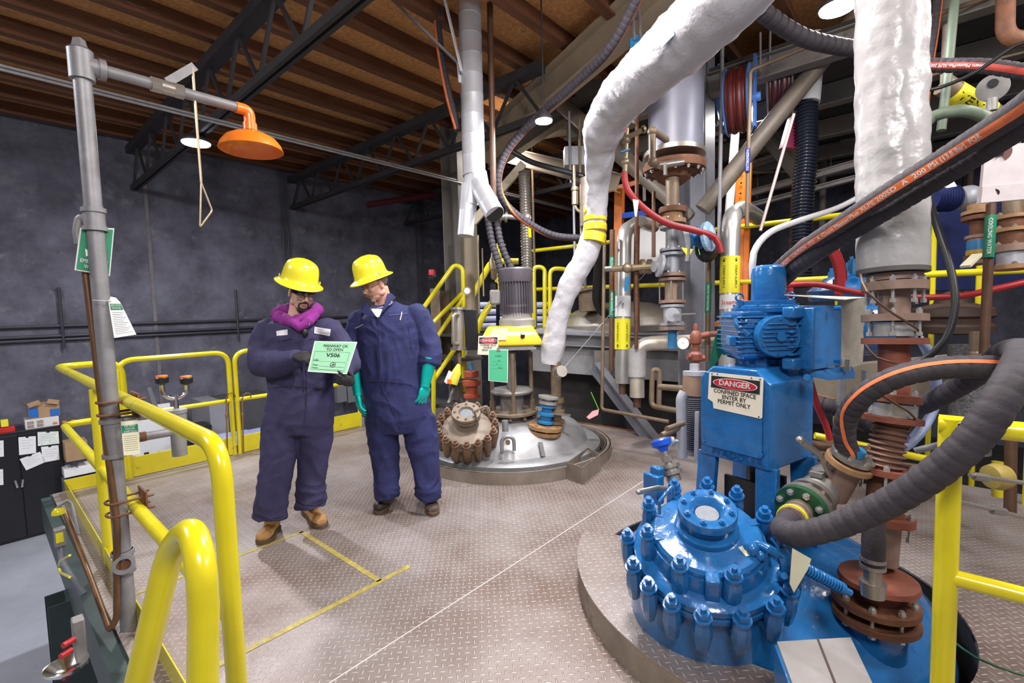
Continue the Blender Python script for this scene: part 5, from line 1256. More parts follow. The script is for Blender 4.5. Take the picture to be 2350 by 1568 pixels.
IB('big tan beam crossing the ceiling diagonally above the hanging lamp',(1560,-60,3.9),(1105,345,6.6),.22,.34,tanbeam)
IB('grey beam behind the lamp running to the vessel column',(1118,372,6.8),(1560,75,5.6),.16,.28,beam)
IB('grey beam under the framework right of the spiral duct',(1090,318,7.5),(1330,272,7.0),.2,.34,beam)
IB('pale beam end beside the grey duct framework',(1150,352,7.2),(1420,420,5.8),.2,.22,tanbeam)
tag(MB().bar(P(1200,378,6.4),P(1085,512,6.4),.15,.10).build('diagonal_brace',mat('lit_cream_beam',(.60,.52,.38),.6)),'diagonal brace lit pale through its colour behind the spiral duct branches','brace')  # white light on the brace is put into its cream colour
T('diagonal_brace','thick brown round brace slanting left to right under the hose reels','brace',mat('brown_brace',(.20,.165,.13),.5,.2,var=.2),[(1985,15,4.4),(1612,482,4.9)],42)
T('diagonal_brace','tan round brace slanting down from the lamp to the vessel column','brace',mat('tan_brace',(.22,.185,.145),.5,.2,var=.2),[(1290,240,6.0),(1590,500,5.3)],34)
IB('grey brace slanting down behind the hose reel',(1720,260,6.4),(1860,430,6.8),.14,.16,beam,name='diagonal_brace')
hb=mat('lit_worn_beam',(.50,.45,.43),.6,var=.2,wear=(.25,.17,.14),wscale=8)  # white light on these beams put into the pale base; brown wear on top
for i,(a,b,h_,lab) in enumerate((((1500,330,7),(2100,120,5.4),.16,'upper pale horizontal beam left of the taped pipe'),((1700,450,8),(2110,335,6.4),.10,'middle pale horizontal beam left of the taped pipe'),((1690,480,8),(2110,370,6.6),.07,'lower pale horizontal beam left of the taped pipe'),((1640,180,7.5),(2100,60,5.2),.25,'dull grey high beam above the hose reels'),((1690,390,8),(1870,330,7.4),.1,'short pale beam seen below the blue hose reel'),((2110,200,6),(2420,60,4.6),.2,'dark grey beam at the top right behind the green conduit'))):
    IB(lab,a,b,.12,h_,hb if h_<.2 else beam)
dk=mat('plain_dark',(.04,.036,.035),.8,var=.3)
tag(MB().box((8.6,.2,3.95),(6.6,6.8,.06)).build('ceiling_blocking_deck',dk),'dark mezzanine deck added overhead to block the ceiling and darken the right of the plant','deck')  # deck added to hide the ceiling and keep this side dark
for i in range(5):
    o_=MB().ibeam((5.3+i*1.2,-3.2,3.80),(5.3+i*1.2,3.6,3.80),.14,.22).build('deck_beam',beam); tag(o_,'grey beam supporting the dark mezzanine deck overhead','beam','mezzanine deck beams')
# dark rust duct elbow at ceiling
T('ceiling_duct','dark grey thick duct elbow under the ceiling right of the lamp rod','duct',mat('dark_duct',(.10,.09,.10),.5,.3),[(1255,-40,6.0),(1300,30,6.0),(1400,50,6.0),(1500,10,5.6)],62,True)
T('ceiling_pipe','dark flanged pipe running under the ceiling behind the lamp rod','pipe',mat('dark_pipe',(.08,.07,.065),.5,.3),[(1180,160,6.6),(1290,125,6.4),(1440,70,6.0)],18)
for k,(x,lab) in enumerate(((1205,'left dark drop pipe under the ceiling'),(1232,'right dark drop pipe under the ceiling'))): T('drop_pipe',lab,'pipe',MATS['dark_pipe'],[(x-25,60,6.8),(x,85,6.8),(x,150,6.8)],12)
T('rust_pipe','long vertical brown pipe just right of the spiral duct','pipe',brown,[(1124,0,4.5),(1133,470,4.6)],14)
T('rust_pipe','vertical brown pipe in front of the white insulated pipe','pipe',rust,[(1462,255,4.4),(1460,800,4.6)],9)
# ---- hose with stripe helper
def hose(name,label,pts,r,m=rub,pitch=.045,amp=.0012,str_=None,txt=None,cat='hose',sw=.028,txs=.012,flip=False,facing=None,t0=None):
    q=spline(pts,.02); t=thing(name,label,cat,tuple(q[0])); a,b=rib(q,r,pitch,amp); MB().tube(a,b,22).build('hose_body',m,t)
    if str_:
        L_=plen(q); f_=facing or (lambda p: tocam(p)); vs,fs=strip(.01,L_-.01,sw,int(L_/.015))
        s_=path_wrap(q,vs,fs,r+amp,0,f_,.0008).build('stripe',str_,t)
        if txt:
            u=t0 or .04
            vs,fs=textmesh(txt,txs*1.3,.015,'LEFT'); w_=max(p.x for p in vs); k=min(1.3,(L_-u-.03)/w_); vs=[V((p.x*k,p.y,0)) for p in vs]
            path_wrap(q,vs,fs,r+amp,(L_-u) if flip else u,f_,.002,flip).build('lettering',inkw,s_)
    return t
top=lambda p: (tocam(p)+V((0,0,.5)))
hose('rubber_hose','black hose with an orange stripe looping down past the hanging lamp',PP([(1480,-40,3.4),(1400,110,3.8),(1320,190,4.2),(1240,262,4.6),(1168,340,4.9),(1143,410,5.0),(1155,460,5.1),(1200,503,5.2),(1270,540,5.3),(1360,548,5.3)]),.038,str_=stripe,sw=.022,facing=lambda p:-tocam(p)*.1+Rh*.9-V((0,0,.9)))
hose('rubber_hose','black hose hanging behind the spiral duct with a red edge',PP([(1000,0,4.5),(1010,110,4.5),(1030,220,4.5),(1052,300,4.5)]),.036,str_=stripe,sw=.03,facing=lambda p:tocam(p)-Rh*.8)
for k,(x,lab) in enumerate(((1118,'left of the two ribbed black hoses hanging below the duct branch'),(1138,'right of the two ribbed black hoses hanging below the duct branch'))):
    hose('ribbed_hose',lab,PP([(x,492,5.3),(x+12,560,5.25),(x+30+k*8,620,5.2),(x+38+k*8,700-k*70,5.2)]),.036,pitch=.05,amp=.003,cat='hose')
q=PP([(1203,395,6.0),(1207,500,6.0),(1210,625,6.0)]); a,b=rib(spline(q,.02),.068,.035,.010,'wave'); tag(MB().tube(a,b,20).build('steel_bellows_hose',stain),'silver ribbed steel hose hanging behind the grey motor','hose')
# fitting row by duct branch
t=thing('valve','stainless valve with a hanging yellow lever right of the duct branch','valve',tuple(P(1180,500,5.5)))
MB().cyl(P(1142,495,5.5),P(1218,502,5.5),.032,n=16).lathe([(.07,0),(.07,.03),(.04,.035),(.04,.07),(.06,.075),(.06,.10)],P(1145,497,5.5),P(1218,502,5.5)-P(1142,495,5.5),24).sphere(P(1210,499,5.5),.05).build('valve_body',stain,t); MB().bar(P(1214,508,5.4),P(1216,545,5.4),.035,.01).build('lever',yel,t)
# brass regulators hanging near stairs
for i,(x,y0,y1,lab) in enumerate(((1097,540,720,'thin tube dropping left of the brass regulator'),(1107,570,680,'thin bent tube just left of the brass regulator'),(1158,560,640,'thin tube rising behind the grey motor'))): T('instrument_tube',lab,'tube',brass,[(x,y0,5.6),(x+3,y1,5.6)],4)
t=thing('regulator','brass filter regulator hanging on a pipe left of the grey motor','regulator',tuple(P(1133,600,5.5)))
MB().lathe([(.02,0),(.035,.02),(.04,.10),(.055,.12),(.055,.22),(.03,.27),(.02,.4)],P(1134,642,5.5),n=20).build('regulator_body',brass,t); MB().lathe([(.03,0),(.045,.02),(.045,.08),(.03,.1)],P(1134,668,5.5),n=16).build('bowl',blk,t)
# ---- stairs and stair rails
syel=yel
t=thing('stair_handrail','yellow stair handrail climbing behind the right worker','handrail',tuple(P(1000,880,6.2)),0,'yellow guardrails')
MB().tube(rounded(PP([(940,752,5.9),(1042,608,6.3),(1062,615,6.3),(1063,700,6.3)]),.12),.03,14).build('top_rail',yel,t)
MB().tube(rounded(PP([(975,760,5.9),(1062,672,6.3),(1062,685,6.3),(985,800,5.9)]),.05),.028,14).build('mid_rail',yel,t)
MB().tube(PP([(1062,640,6.3),(1064,900,6.3)]),.028,14).tube(PP([(995,810,5.8),(995,985,5.8)]),.028,14).build('post',yel,t)
MB().tube(PP([(1048,795,6.2),(990,880,5.9)]),.03,12).build('lower_rail',yel,t)
T('stair_handrail','second yellow stair handrail seen behind the tan pole','handrail',yel,[(1078,690,7.0),(1128,600,7.3),(1190,600,7.3)],15,group='yellow guardrails')
T('stair_handrail','lower yellow stair rail bending below the brass regulator','handrail',yel,[(1088,780,6.9),(1105,730,6.9),(1142,675,7.0),(1145,560,7.0)],15,group='yellow guardrails')
t=thing('stairs','dark open stair with grey stringers behind the right worker','stairs',tuple(P(1020,980,6.1)))
MB().bar(P(1008,1010,5.6),P(1095,760,7.2),.03,.22).build('stringer',mat('grey_stringer',(.38,.36,.33),.5),t); MB().bar(P(950,900,6.2),P(1045,770,7.6),.03,.2).build('stringer',MATS['grey_stringer'],t)
for i in range(4): 
    c_=P(1012+i*14,925-i*52,6.0+.25*i); MB().box(c_,(.30,.85,.035),Matrix.Rotation(math.radians(0),3,'Z')).build('tread',dk,t)
# beacon + tan cabinet
t=thing('warning_beacon','red beacon on a black base above the tan cabinet behind the right worker','beacon',tuple(P(992,640,6.8)))
c_=P(992,645,6.8); MB().lathe([(.07,0),(.08,.02),(.08,.06),(.06,.08)],c_,n=24).build('base',blk,t); MB().lathe([(.052,.075),(.052,.13),(.045,.16),(.01,.165)],c_,n=24).build('lens',redi,t)
t=thing('tall_cabinet','tall tan framed cabinet with a dark glass door behind the stair rail','cabinet',tuple(P(1000,850,6.9)))
c_=P(1003,760,7.0); MB().box(c_,(.14,.14,1.25),RF).build('frame',tan,t,bev=.005); MB().box(P(1020,760,7.1),(.20,.12,1.2),RF).build('door',mat('brown_dark_door',(.07,.045,.025),.3),t)
# shelves of pale rolls
rl=mat('pale_blue_roll',(.42,.46,.62),.5,var=.1)
for j in range(4):
    for i in range(3):
        p=P(1112+i*62,700+j*16,8.2); o_=MB().cyl(p-Rh*.2,p+Rh*.2,.05,n=14).build('pipe_roll',rl); tag(o_,'pale blue roll lying in the stack behind the stairs','roll','pale blue rolls behind the stairs')
tag(MB().box(P(1200,752,8.0),(1.6,.5,.06),RF).build('shelf',beam),'grey shelf under the pale blue rolls','shelf')
# far gates
for (x0,x1,y0,y1,lab) in ((1225,1250,612,752,'left small yellow gate post beyond the grey motor'),(1262,1306,616,740,'right small yellow gate frame beyond the grey motor')):
    pipe('far_gate',lab,'gate',[P(x0,y1,7.6),P(x0,y0,7.6),P(x1,y0+2,7.6),P(x1,y1,7.6)],.035,yel,'yellow guardrails',rad=.12)
# yellow rails along the plant (parallel to Y)
def yr(label,X,a,b,r): 
    A_,B_=PX(*a,X),PX(*b,X); m_=MB().tube([A_,B_],r,12)
    for u_ in(.3,.95): q_=A_.lerp(B_,u_); m_.cyl(V((q_.x,q_.y,-1.25)),q_,.02,n=8)
    o_=m_.build('plant_rail',yel); tag(o_,label,'rail','yellow guardrails')
yr('upper yellow rail running behind the white insulated pipe and steam pipes',6.6,(1205,578),(1985,488),.033)
yr('lower yellow rail running behind the white insulated pipe and steam pipes',6.6,(1215,665),(1800,644),.033)
yr('yellow angle rail right of the taped pipe, upper one',5.6,(2100,482),(2262,462),.03)
yr('yellow rail right of the taped pipe, lower one',4.9,(1790,645),(2420,617),.026)
yr('yellow kick rail in the dark below the steel deck',6.0,(1283,912),(1440,945),.035)
# ---- second vessel and deck beyond
t=thing('steel_vessel','large dull stainless vessel dome on a steel deck behind the steam pipes','vessel',tuple(P(1440,760,7.3)))
c_=P(1430,748,7.3); MB().lathe([(1.0,-.05),(1.0,.03),(.97,.05),(.9,.14),(.72,.25),(.45,.34),(.2,.37),(.01,.38)],c_,n=56).build('vessel_head',stain,t)
MB().cyl(P(1352,715,6.7),P(1350,665,6.7),.14,n=24).cyl(P(1352,668,6.7),P(1351,662,6.7),.2,n=24).build('nozzle',tan,t)
IB('wide grey deck beam in front of the stainless vessel',(1215,775,6.5),(1600,792,6.1),.25,.16,mat('steel_blue_beam',(.28,.28,.30),.5,.1,var=.15),name='deck_beam')
t=thing('service_deck','steel deck frame panels under the stainless vessel','frame',tuple(P(1350,840,6.4)))
MB().prism(PP([(1218,790,6.5),(1600,808,6.1),(1600,880,6.1),(1218,850,6.5)]),Fh*.03).build('side_panel',mat('grey_side_panel',(.22,.215,.22),.5,var=.2),t)
MB().prism(PP([(1215,762,6.5),(1600,770,6.1),(1560,758,6.9),(1240,755,6.9)]),V((0,0,.03))).build('deck_plate',MATS['steel_blue_beam'],t)
MB().box(P(1380,835,6.2),(.2,.15,.35),RF).build('bracket',stain,t)
IB('dark grey diagonal brace going down right of the grey vessel',(1365,840,6.0),(1520,1040,5.3),.12,.14,mat('grey_dark_brace',(.16,.16,.18),.5),name='diagonal_brace')
tag(MB().prism(PP([(1215,845,6.9),(1600,880,6.6),(1640,1010,6.6),(1215,960,6.9)]),Fh*.1).build('under_deck_shade',dk),'dark sheet added for the shade under the stainless vessel deck','shade sheet')  # dark sheet put in where there is only shade below the deck
# rusty angle at the deck edge
tag(MB().box((5.17,2.6,-.04),(.06,2.6,.09)).build('deck_edge_angle',rust),'rusty angle along the far edge of the platform by the pit','angle')
# ---- white insulated pipe
t=thing('insulated_pipe','thick white wrapped pipe curving overhead down to the grey vessel','pipe',tuple(P(1268,830,4.65)))
ctl=[(1262,836,4.68,.19*.5),(1270,790,4.68,.115),(1283,720,4.65,.095),(1310,650,4.6,.105),(1347,580,4.55,.105),(1366,510,4.5,.098),(1370,440,4.4,.102),(1376,360,4.2,.125),(1384,300,4.0,.165),(1418,235,3.7,.175),(1462,190,3.4,.178),(1515,140,3.1,.182),(1580,80,2.85,.188),(1652,8,2.6,.19),(1730,-80,2.4,.195),(1800,-200,2.35,.195),(1850,-420,2.35,.195)]
cp=spline(PP([c_[:3] for c_ in ctl]),.03)
key=PP([c_[:3] for c_ in ctl]); cum=[0]
for i in range(1,len(key)): cum.append(cum[-1]+(key[i]-key[i-1]).length)
def rad_at(s,S):
    s=s*cum[-1]/S
    for i in range(1,len(cum)):
        if s<=cum[i]: u=(s-cum[i-1])/(cum[i]-cum[i-1]); u=u*u*(3-2*u); return ctl[i-1][3]*(1-u)+ctl[i][3]*u
    return ctl[-1][3]
S=plen(cp); rr=[];s=0
for i in range(len(cp)):
    if i: s+=(cp[i]-cp[i-1]).length
    rr.append(rad_at(s,S)*(1+.02*math.sin(s*17)+.015*math.sin(s*41)))
body=MB().tube(cp,rr,40).build('wrapping',white,t); bake(body)
def crinkle(p): 
    a=1-abs(mnoise.noise(p*9))*3; b_=1-abs(mnoise.noise(V((p.x*24,p.y*24,p.z*16))))*3; return .6*a+.45*b_
wrinkle(body,.009,crinkle)
yt=mat('yellow_tape',(.80,.60,.02),.35,var=.1,bump=.8,bs=22)
i0=[i for i in range(len(cp))]
for (ya,yb2) in ((472,488),(497,508),(515,530),(536,556)):
    a_=P(1366,ya,4.49); b_=P(1362 if ya>530 else 1366,yb2,4.49); MB().cyl(a_,b_,.109,n=28).build('yellow_band',yt,t)
tag(MB().prism(PP([(1514,72,2.78),(1545,34,2.72),(1547,80,2.70),(1517,110,2.76)]),tocam(P(1530,75,2.7))*.004).build('blue_plate',mat('chipped_blue_plate',(.10,.32,.62),.5,wear=(.35,.2,.08),wscale=18,wamt=.0)),'chipped blue plate on the white wrapped pipe','plate')
# ---- tall taped white pipe at right
t=thing('insulated_pipe','thick vertical white pipe wrapped in clear tape at the right','pipe',tuple(P(2048,622,2.0)))
b=P(2047,622,2.0); a=b+(P(2044,-60,2.0)-b)*1.75; n=110; pts=[a.lerp(b,i/n) for i in range(n+1)]
body=MB().tube(pts,[.124+.0012*math.sin(i*.55)+.0008*math.sin(i*1.7) for i in range(n+1)],44).build('wrapping',white2,t); bake(body)
def crinkle2(p): 
    k=max(0,min(1,(p.z-1.75)/.2))*max(0,min(1,(2.9-p.z)/.3)); return k*(1-abs(mnoise.noise(V((p.x*12,p.y*12,p.z*8))))*3)+.15*mnoise.noise(p*8)
wrinkle(body,.0055,crinkle2)
MB().cyl(P(2047,618,2.0),P(2047,628,2.0),.1255,n=40).build('end_ring',mat('dark_end_band',(.10,.09,.085),.6),t)
# flange stack beneath
fr1=mat('scuffed_pinkish_steel',(.27,.18,.14),.55,.2,var=.2,vs=14,wear=(.36,.31,.27))
t=thing('flange_stack','rusty bolted flange stack dropping from the taped pipe to the blue vessel','pipe',tuple(P(2010,1440,2.4)))
def xc(y): return 2052-(0 if y<900 else (y-900)*.085)
def fl_(y0,y1,hw,m,nm='flange',nb=0,d=2.0):
    a_,b_=P(xc(y0),y0,d),P(xc(y1),y1,d); o_=MB().cyl(a_,b_,hw*d/FPX,n=36).build(nm,m,t)
    if nb: bolts(o_,a_,(a_-b_),hw*.82*d/FPX,nb,.012,.016,alum,'bolt',through=.075)
fl_(630,645,52,fr1); fl_(648,668,62,fr1,nb=8); fl_(645,725,30,fr1,'neck'); fl_(722,738,62,fr1,nb=6); fl_(742,772,45,alum,'white_ring'); fl_(776,790,62,ironred); fl_(788,910,30,ironred,'neck')
fl_(905,922,52,ironred,nb=6); fl_(926,955,45,alum,'white_ring'); fl_(956,968,58,ironred)
a_,b_=P(2045,968,2.0),P(2028,1075,2.0); q_,r_=rib([a_.lerp(b_,i/20) for i in range(21)],.060,.023,.008,'wave'); MB().tube(q_,r_,24).build('bellows',mat('brown_bellows',(.20,.11,.08),.5,.2,var=.3),t)
fl_(1075,1088,60,ironred,nb=6); fl_(1088,1180,36,rust,'neck'); fl_(1180,1196,58,ironred,nb=4); fl_(1196,1290,34,fr1,'neck')
a_=P(2010,1300,2.38)
t=thing('lower_flanges','pair of wide rusty flanges standing on the right shoulder of the blue vessel','flange',tuple(P(2010,1420,1.95)))
MB().lathe([(.08,0),(.135,-.012),(.14,-.03),(.08,-.04),(.07,-.08),(.08,-.11)],P(2015,1318,1.95),n=36).build('upper_cone',ironred,t)
for k,y in ((0,1378),(1,1412)):
    c_=P(2008,y,1.95); o_=MB().cyl(c_-V((0,0,.012)),c_+V((0,0,.012)),.150,n=44).build('flange_plate',rust,t)
    if k==0: bolts(o_,c_+V((0,0,.012)),(0,0,1),.125,8,.014,.016,alum,'bolt',through=.09)
MB().cyl(P(2008,1415,1.95),P(2005,1520,1.98),.11,n=30).build('neck',blu,t)
# rusty ring under the green flange + misc
T('short_rubber_hose','short vertical black hose held by steel clamps in front of the rusty stack','hose',rub,[(2000,1150,1.86),(2005,1215,1.84),(2003,1300,1.84)],46,True)
tag(MB().cyl(P(2003,1280,1.84),P(2003,1288,1.84),.043,n=24).cyl(P(2003,1296,1.84),P(2003,1304,1.84),.043,n=24).cyl(P(2003,1304,1.84),P(2003,1335,1.84),.030,n=20).cyl(P(2003,1335,1.84),P(2003,1368,1.84),.045,.04,n=20).build('hose_clamp',stain),'steel clamps and coupling at the foot of the short black hose','clamp')
# ---- big black hoses
q=PP([(1850,1178,2.02),(1818,1194,1.88),(1797,1216,1.76),(1835,1226,1.66),(1930,1203,1.58),(2050,1148,1.47),(2160,1075,1.37),(2240,1000,1.31),(2298,915,1.29),(2338,845,1.34),(2345,808,1.50),(2300,815,1.8),(2230,868,2.0),(2130,925,2.25),(2060,950,2.7)])
hose('large_rubber_hose','thick ribbed black hose sweeping from the green flange over the yellow rail',q,.0425,pitch=.042,amp=.0009)
hose('rubber_hose','black hose with an orange stripe arching in front of the rusty stack',PP([(2330,846,1.62),(2240,842,1.68),(2150,846,1.72),(2060,865,1.76),(1985,905,1.85),(1945,955,1.95),(1938,1005,2.0),(1950,1045,2.02)]),.041,pitch=.04,amp=.0009,str_=stripe,sw=.014,facing=lambda p:tocam(p)+V((0,0,.55)))
hose('rubber_hose','upper black hose with orange printed stripe crossing the taped pipe',PP([(2900,-150,1.05),(2620,30,1.1),(2460,150,1.15),(2350,245,1.3),(2200,342,1.55),(2050,435,1.74),(1920,520,2.0),(1830,580,2.3),(1770,632,2.5)]),.035,pitch=.035,amp=.001,str_=stripe,sw=.026,txt='CHEM XLPE   CAUTION   ITO   A  Chem MasterPlus XLPE 200SD  A  200 PSI (13.8 Bar)  FOR ',txs=.0165,flip=True,t0=.05)
hose('rubber_hose','plain black hose running just below the striped hose to the gearbox',PP([(2900,-60,1.15),(2620,75,1.2),(2460,190,1.25),(2350,285,1.4),(2200,382,1.65),(2050,474,1.83),(1920,552,2.08),(1840,606,2.3),(1795,645,2.5)]),.036,pitch=.035,amp=.001)
hose('rubber_hose','black hose with a red stripe running level at the upper right',PP([(2060,146,3.2),(2150,150,3.1),(2260,152,2.9),(2420,172,2.7),(2750,190,2.5)]),.042,str_=mat('red_hose_stripe',(.42,.05,.03),.5,var=.2,vs=30),sw=.035,txt='Chem MasterPlus XLPE 200SD  A  200 PSI',txs=.02,flip=True,t0=.9)
hose('rubber_hose','ribbed black hose sagging across the top toward the taped pipe',PP([(1690,-30,3.0),(1760,35,3.1),(1840,85,3.2),(1920,106,3.3),(2010,118,3.4)]),.052,pitch=.06,amp=.003)
hose('rubber_hose','short black hose with a pale edge entering behind the blue gear stand',PP([(1840,915,3.0),(1900,932,2.9),(1945,945,2.9),(1990,975,2.9)]),.05,pitch=.04,amp=.002,str_=stripe,sw=.012,facing=lambda p:V((0,0,1)))
T('cable','smooth black cable hanging in a long loop right of the taped pipe','cable',blk,[(2125,430,2.2),(2150,520,2.2),(2180,610,2.15),(2192,700,2.1),(2170,780,2.1),(2120,825,2.15),(2070,845,2.2)],15,True)
T('grey_cable','pale grey cable curving up from the blue gearbox','cable',mat('pale_grey_cable',(.50,.50,.52),.4,var=.05),[(1727,640,2.5),(1730,580,2.5),(1765,535,2.6),(1830,508,2.8),(1920,478,3.0),(1985,445,3.1)],15,True)
for i,(pts,lab) in enumerate(((((2090,765,2.7),(2130,800,2.7),(2150,860,2.7),(2148,930,2.7),(2110,1000,2.6),(2075,1030,2.6)),'outer grey blue cable looping behind the rusty stack'),(((2110,775,2.8),(2140,850,2.8),(2140,940,2.8),(2090,1010,2.7)),'inner grey blue cable looping behind the rusty stack'),(((2260,905,2.2),(2240,940,2.2),(2180,1010,2.3),(2100,1035,2.4)),'pale conduit curving below the big hose'))):
    T('cable',lab,'cable',mat('blue_grey_cable',(.22,.27,.42),.5,var=.3) if i<2 else galv,pts,16,True)
# red hoses
T('red_hose','red hose running level right of the blue gearbox','hose',redh,[(1780,656,3.0),(1870,652,3.0),(1970,672,3.0),(2080,682,3.0),(2200,680,2.9),(2290,662,2.8),(2420,635,2.7),(2700,600,2.5)],14,True)
T('red_hose','red hose curving from the small valve across the grey column','hose',redh,[(1433,395,4.0),(1440,435,4.0),(1480,480,4.0),(1530,512,4.0),(1590,528,4.0),(1640,545,4.0),(1655,580,4.0)],15,True)
for i in range(4):
    c_=P(1868,650,3.4+.05*i); pts=[c_+Rh*(.17+.02*i)*math.cos(a_)+V((0,0,(.28+.02*i)*math.sin(a_))) for a_ in [PI*(-.1+1.2*j/14) for j in range(15)]]
    tag(MB().tube(spline(pts,.03),.018,10).build('red_hose_coil',redh),'loop of red hose in the coil hanging above the blue gearbox','hose','red hose coil loops')
T('red_hose','red hose dropping behind the blue gear stand','hose',redh,[(1858,870,2.8),(1875,930,2.8),(1895,975,2.8),(1905,1010,2.8)],14,True)
# ---- green flange and ball valve
def ax3(p,q): return (V(q)-V(p)).normalized()
gc_=P(1836,1172,1.98); gd=ax3(gc_,P(1925,1085,2.22))
t=thing('ball_valve','steel ball valve with a long lever and a green end flange by the blue vessel','valve',tuple(P(1880,1200,2.1)))
o_=MB().cyl(gc_,gc_+gd*.022,.103,n=44).build('green_flange',greenf,t); bolts(o_,gc_,-gd,.082,8,.014,.013,alum,'bolt',ph=.4)
MB().cyl(gc_+gd*.022,gc_+gd*.05,.105,n=44).build('steel_flange',stain,t)
MB().cyl(gc_+gd*.05,gc_+gd*.09,.03,n=20).build('blue_gasket',cyan,t)
o_=MB().cyl(gc_+gd*.09,gc_+gd*.115,.095,n=40).build('steel_flange',stain,t); bolts(o_,gc_+gd*.09,-gd,.07,8,.013,.013,alum,'bolt')
MB().lathe([(.05,.115),(.062,.13),(.075,.15),(.08,.19),(.075,.24),(.06,.26),(.085,.265),(.09,.29),(.05,.3)],gc_,gd,32).build('valve_body',gcast,t)
MB().cyl(gc_+gd*.2,gc_+gd*.2+V((0,0,.10)),.03,n=16).box(gc_+gd*.2+V((0,0,.085)),(.10,.05,.02),rotTo(V((0,0,1)),gd)).build('stem_mount',gcast,t)
MB().tube(rounded([P(1915,1098,2.05),P(1897,1078,2.03),P(1886,1048,2.02),P(1838,1012,2.0)],.03),.010,10,None,1.5,.6).sphere(P(1836,1010,2.0),.017).build('lever',stain,t)
# hose spigot into green flange
t=thing('hose_spigot','hose tail with clamps and a yellow band joining the thick hose to the green flange','fitting',tuple(P(1825,1190,1.93)))
a_=gc_; b_=P(1815,1195,1.87); MB().cyl(a_,b_,.050,.052,n=26).build('hose_tail',mat('grey_orange_tail',(.25,.17,.13),.5,var=.5,vs=30),t)
for k in(.25,.5): p=a_.lerp(b_,k); MB().cyl(p,p+(b_-a_).normalized()*.01,.0545,n=26).build('clamp_band',stain,t)
p=a_.lerp(b_,.8); MB().cyl(p,p+(b_-a_).normalized()*.014,.057,n=26).build('yellow_band',yeli,t)
# upper small flange on striped hose
t=thing('hose_end_flange','round steel flange with a light blue band at the end of the striped hose','flange',tuple(P(1955,1065,2.3)))
c_=P(1955,1052,2.02); d_=ax_tilt(22,(-.2,-.6)); MB().cyl(c_,c_+d_*.018,.082,n=36).build('steel_flange',stain,t); o_=MB().cyl(c_-d_*.035,c_-d_*.012,.092,n=36).build('rusty_flange',mtw,t); bolts(t,c_+d_*.018,d_,.064,6,.012,.012,stain,'bolt')
MB().cyl(c_+d_*.02,c_+d_*.05,.035,n=20).build('blue_band',cyan,t); MB().cyl(c_-d_*.2,c_-d_*.03,.06,n=20).build('neck',fr1,t)
# pipes and wires at right of post
for i,(a_,b_,lab) in enumerate((((1880,1040),(2140,1075),'brown tube running right from the ball valve'),((2225,1090),(2360,1110),'upper thin steel tube with compression nuts right of the yellow post'),((2195,1150),(2360,1190),'lower thin steel tube with compression nuts right of the yellow post'))):
    o_=T('steel_tube',lab,'tube',[brown,stain,stain][i],[(a_[0],a_[1],2.1),(b_[0],b_[1],2.1)],10)
for x,y in((2245,1094),(2285,1172)): tag(MB().cyl(P(x-10,y-1,2.1),P(x+22,y+4,2.1),.018,n=6).build('compression_nut',stain),'hexagonal compression nut on the %s thin steel tube'%('upper' if y<1100 else 'lower'),'nut')
# wires round the stack
for i,(pts,lab) in enumerate((([(1975,630,1.95),(1990,670,1.88),(2050,720,1.86),(2105,755,1.9),(2110,775,1.95)],'upper brown wire looping round the flange stack'),([(1985,790,1.92),(2010,820,1.9),(2060,835,1.9),(2078,850,1.94)],'middle brown wire looping round the flange stack'),([(2010,900,1.9),(2060,930,1.87),(2100,960,1.9),(2080,990,1.95)],'lower brown wire looping round the flange stack'))):
    T('wire',lab,'wire',brown,pts,5,True,n=8)
# ---- grey column vessel with flanges, fitting stack (d 4.3)
t=thing('column_vessel','grey vertical column vessel with a wide rusty bottom flange','vessel',tuple(P(1548,420,4.4)))
gv=mat('lavender_grey_vessel',(.17,.17,.21),.45,.1,var=.12,vs=3,wear=(.18,.16,.16),wscale=10,wamt=-.2)
MB().cyl(P(1553,-60,4.4),P(1550,350,4.4),.245,n=44).build('shell',gv,t)
o_=MB().cyl(P(1547,352,4.4),P(1547,362,4.4),.275,n=44).build('top_flange',stain,t); o_=MB().lathe([(.28,0),(.285,.05),(.27,.06),(.27,.08)],P(1546,395,4.4),n=44).build('bottom_flange',rust,t); bolts(o_,P(1546,395,4.4),(0,0,-1),.25,14,.02,.02,stain,'bolt')
MB().lathe([(.06,-.1),(.12,-.06),(.15,-.04),(.15,.0),(.2,.02)],P(1546,402,4.4),n=36).build('reducer',rust,t)
MB().tube(rounded(PP([(1528,320,4.2),(1497,300,4.05),(1497,375,4.05),(1530,385,4.0)]),.05),.03,14).sphere(P(1497,302,4.05),.042).sphere(P(1498,372,4.05),.042).build('side_loop',tan,t)
MB().cyl(P(1512,380,3.95),P(1568,372,3.95),.028,n=14).box(P(1527,388,3.9),(.03,.02,.10)).build('drain_valve',stain,t)
t=thing('fitting_stack','grey stack of flanged crosses, valve and sight glass below the column vessel','fitting',tuple(P(1540,800,4.35)))
def st(y0,y1,hw,m,nm='flange',nb=0,d=4.3,x=1543):
    a_,b_=P(x,y0,d),P(x,y1,d); o_=MB().cyl(a_,b_,hw*d/FPX,n=28).build(nm,m,t)
    if nb: bolts(o_,a_,(a_-b_),hw*.8*d/FPX,nb,.012,.012,stain,'bolt')
lg=mat('light_grey_casting',(.38,.39,.43),.45,.2,var=.12)
st(410,480,15,tan,'spool'); st(478,490,30,rust,nb=6); st(490,505,22,mtw,'neck'); st(505,515,30,mtw,nb=6); st(520,526,28,lg); st(526,570,15,lg,'cross_body'); st(572,578,28,lg,nb=6); st(582,588,28,lg); st(588,628,14,lg,'cross_body'); st(628,636,30,fr1,nb=6)
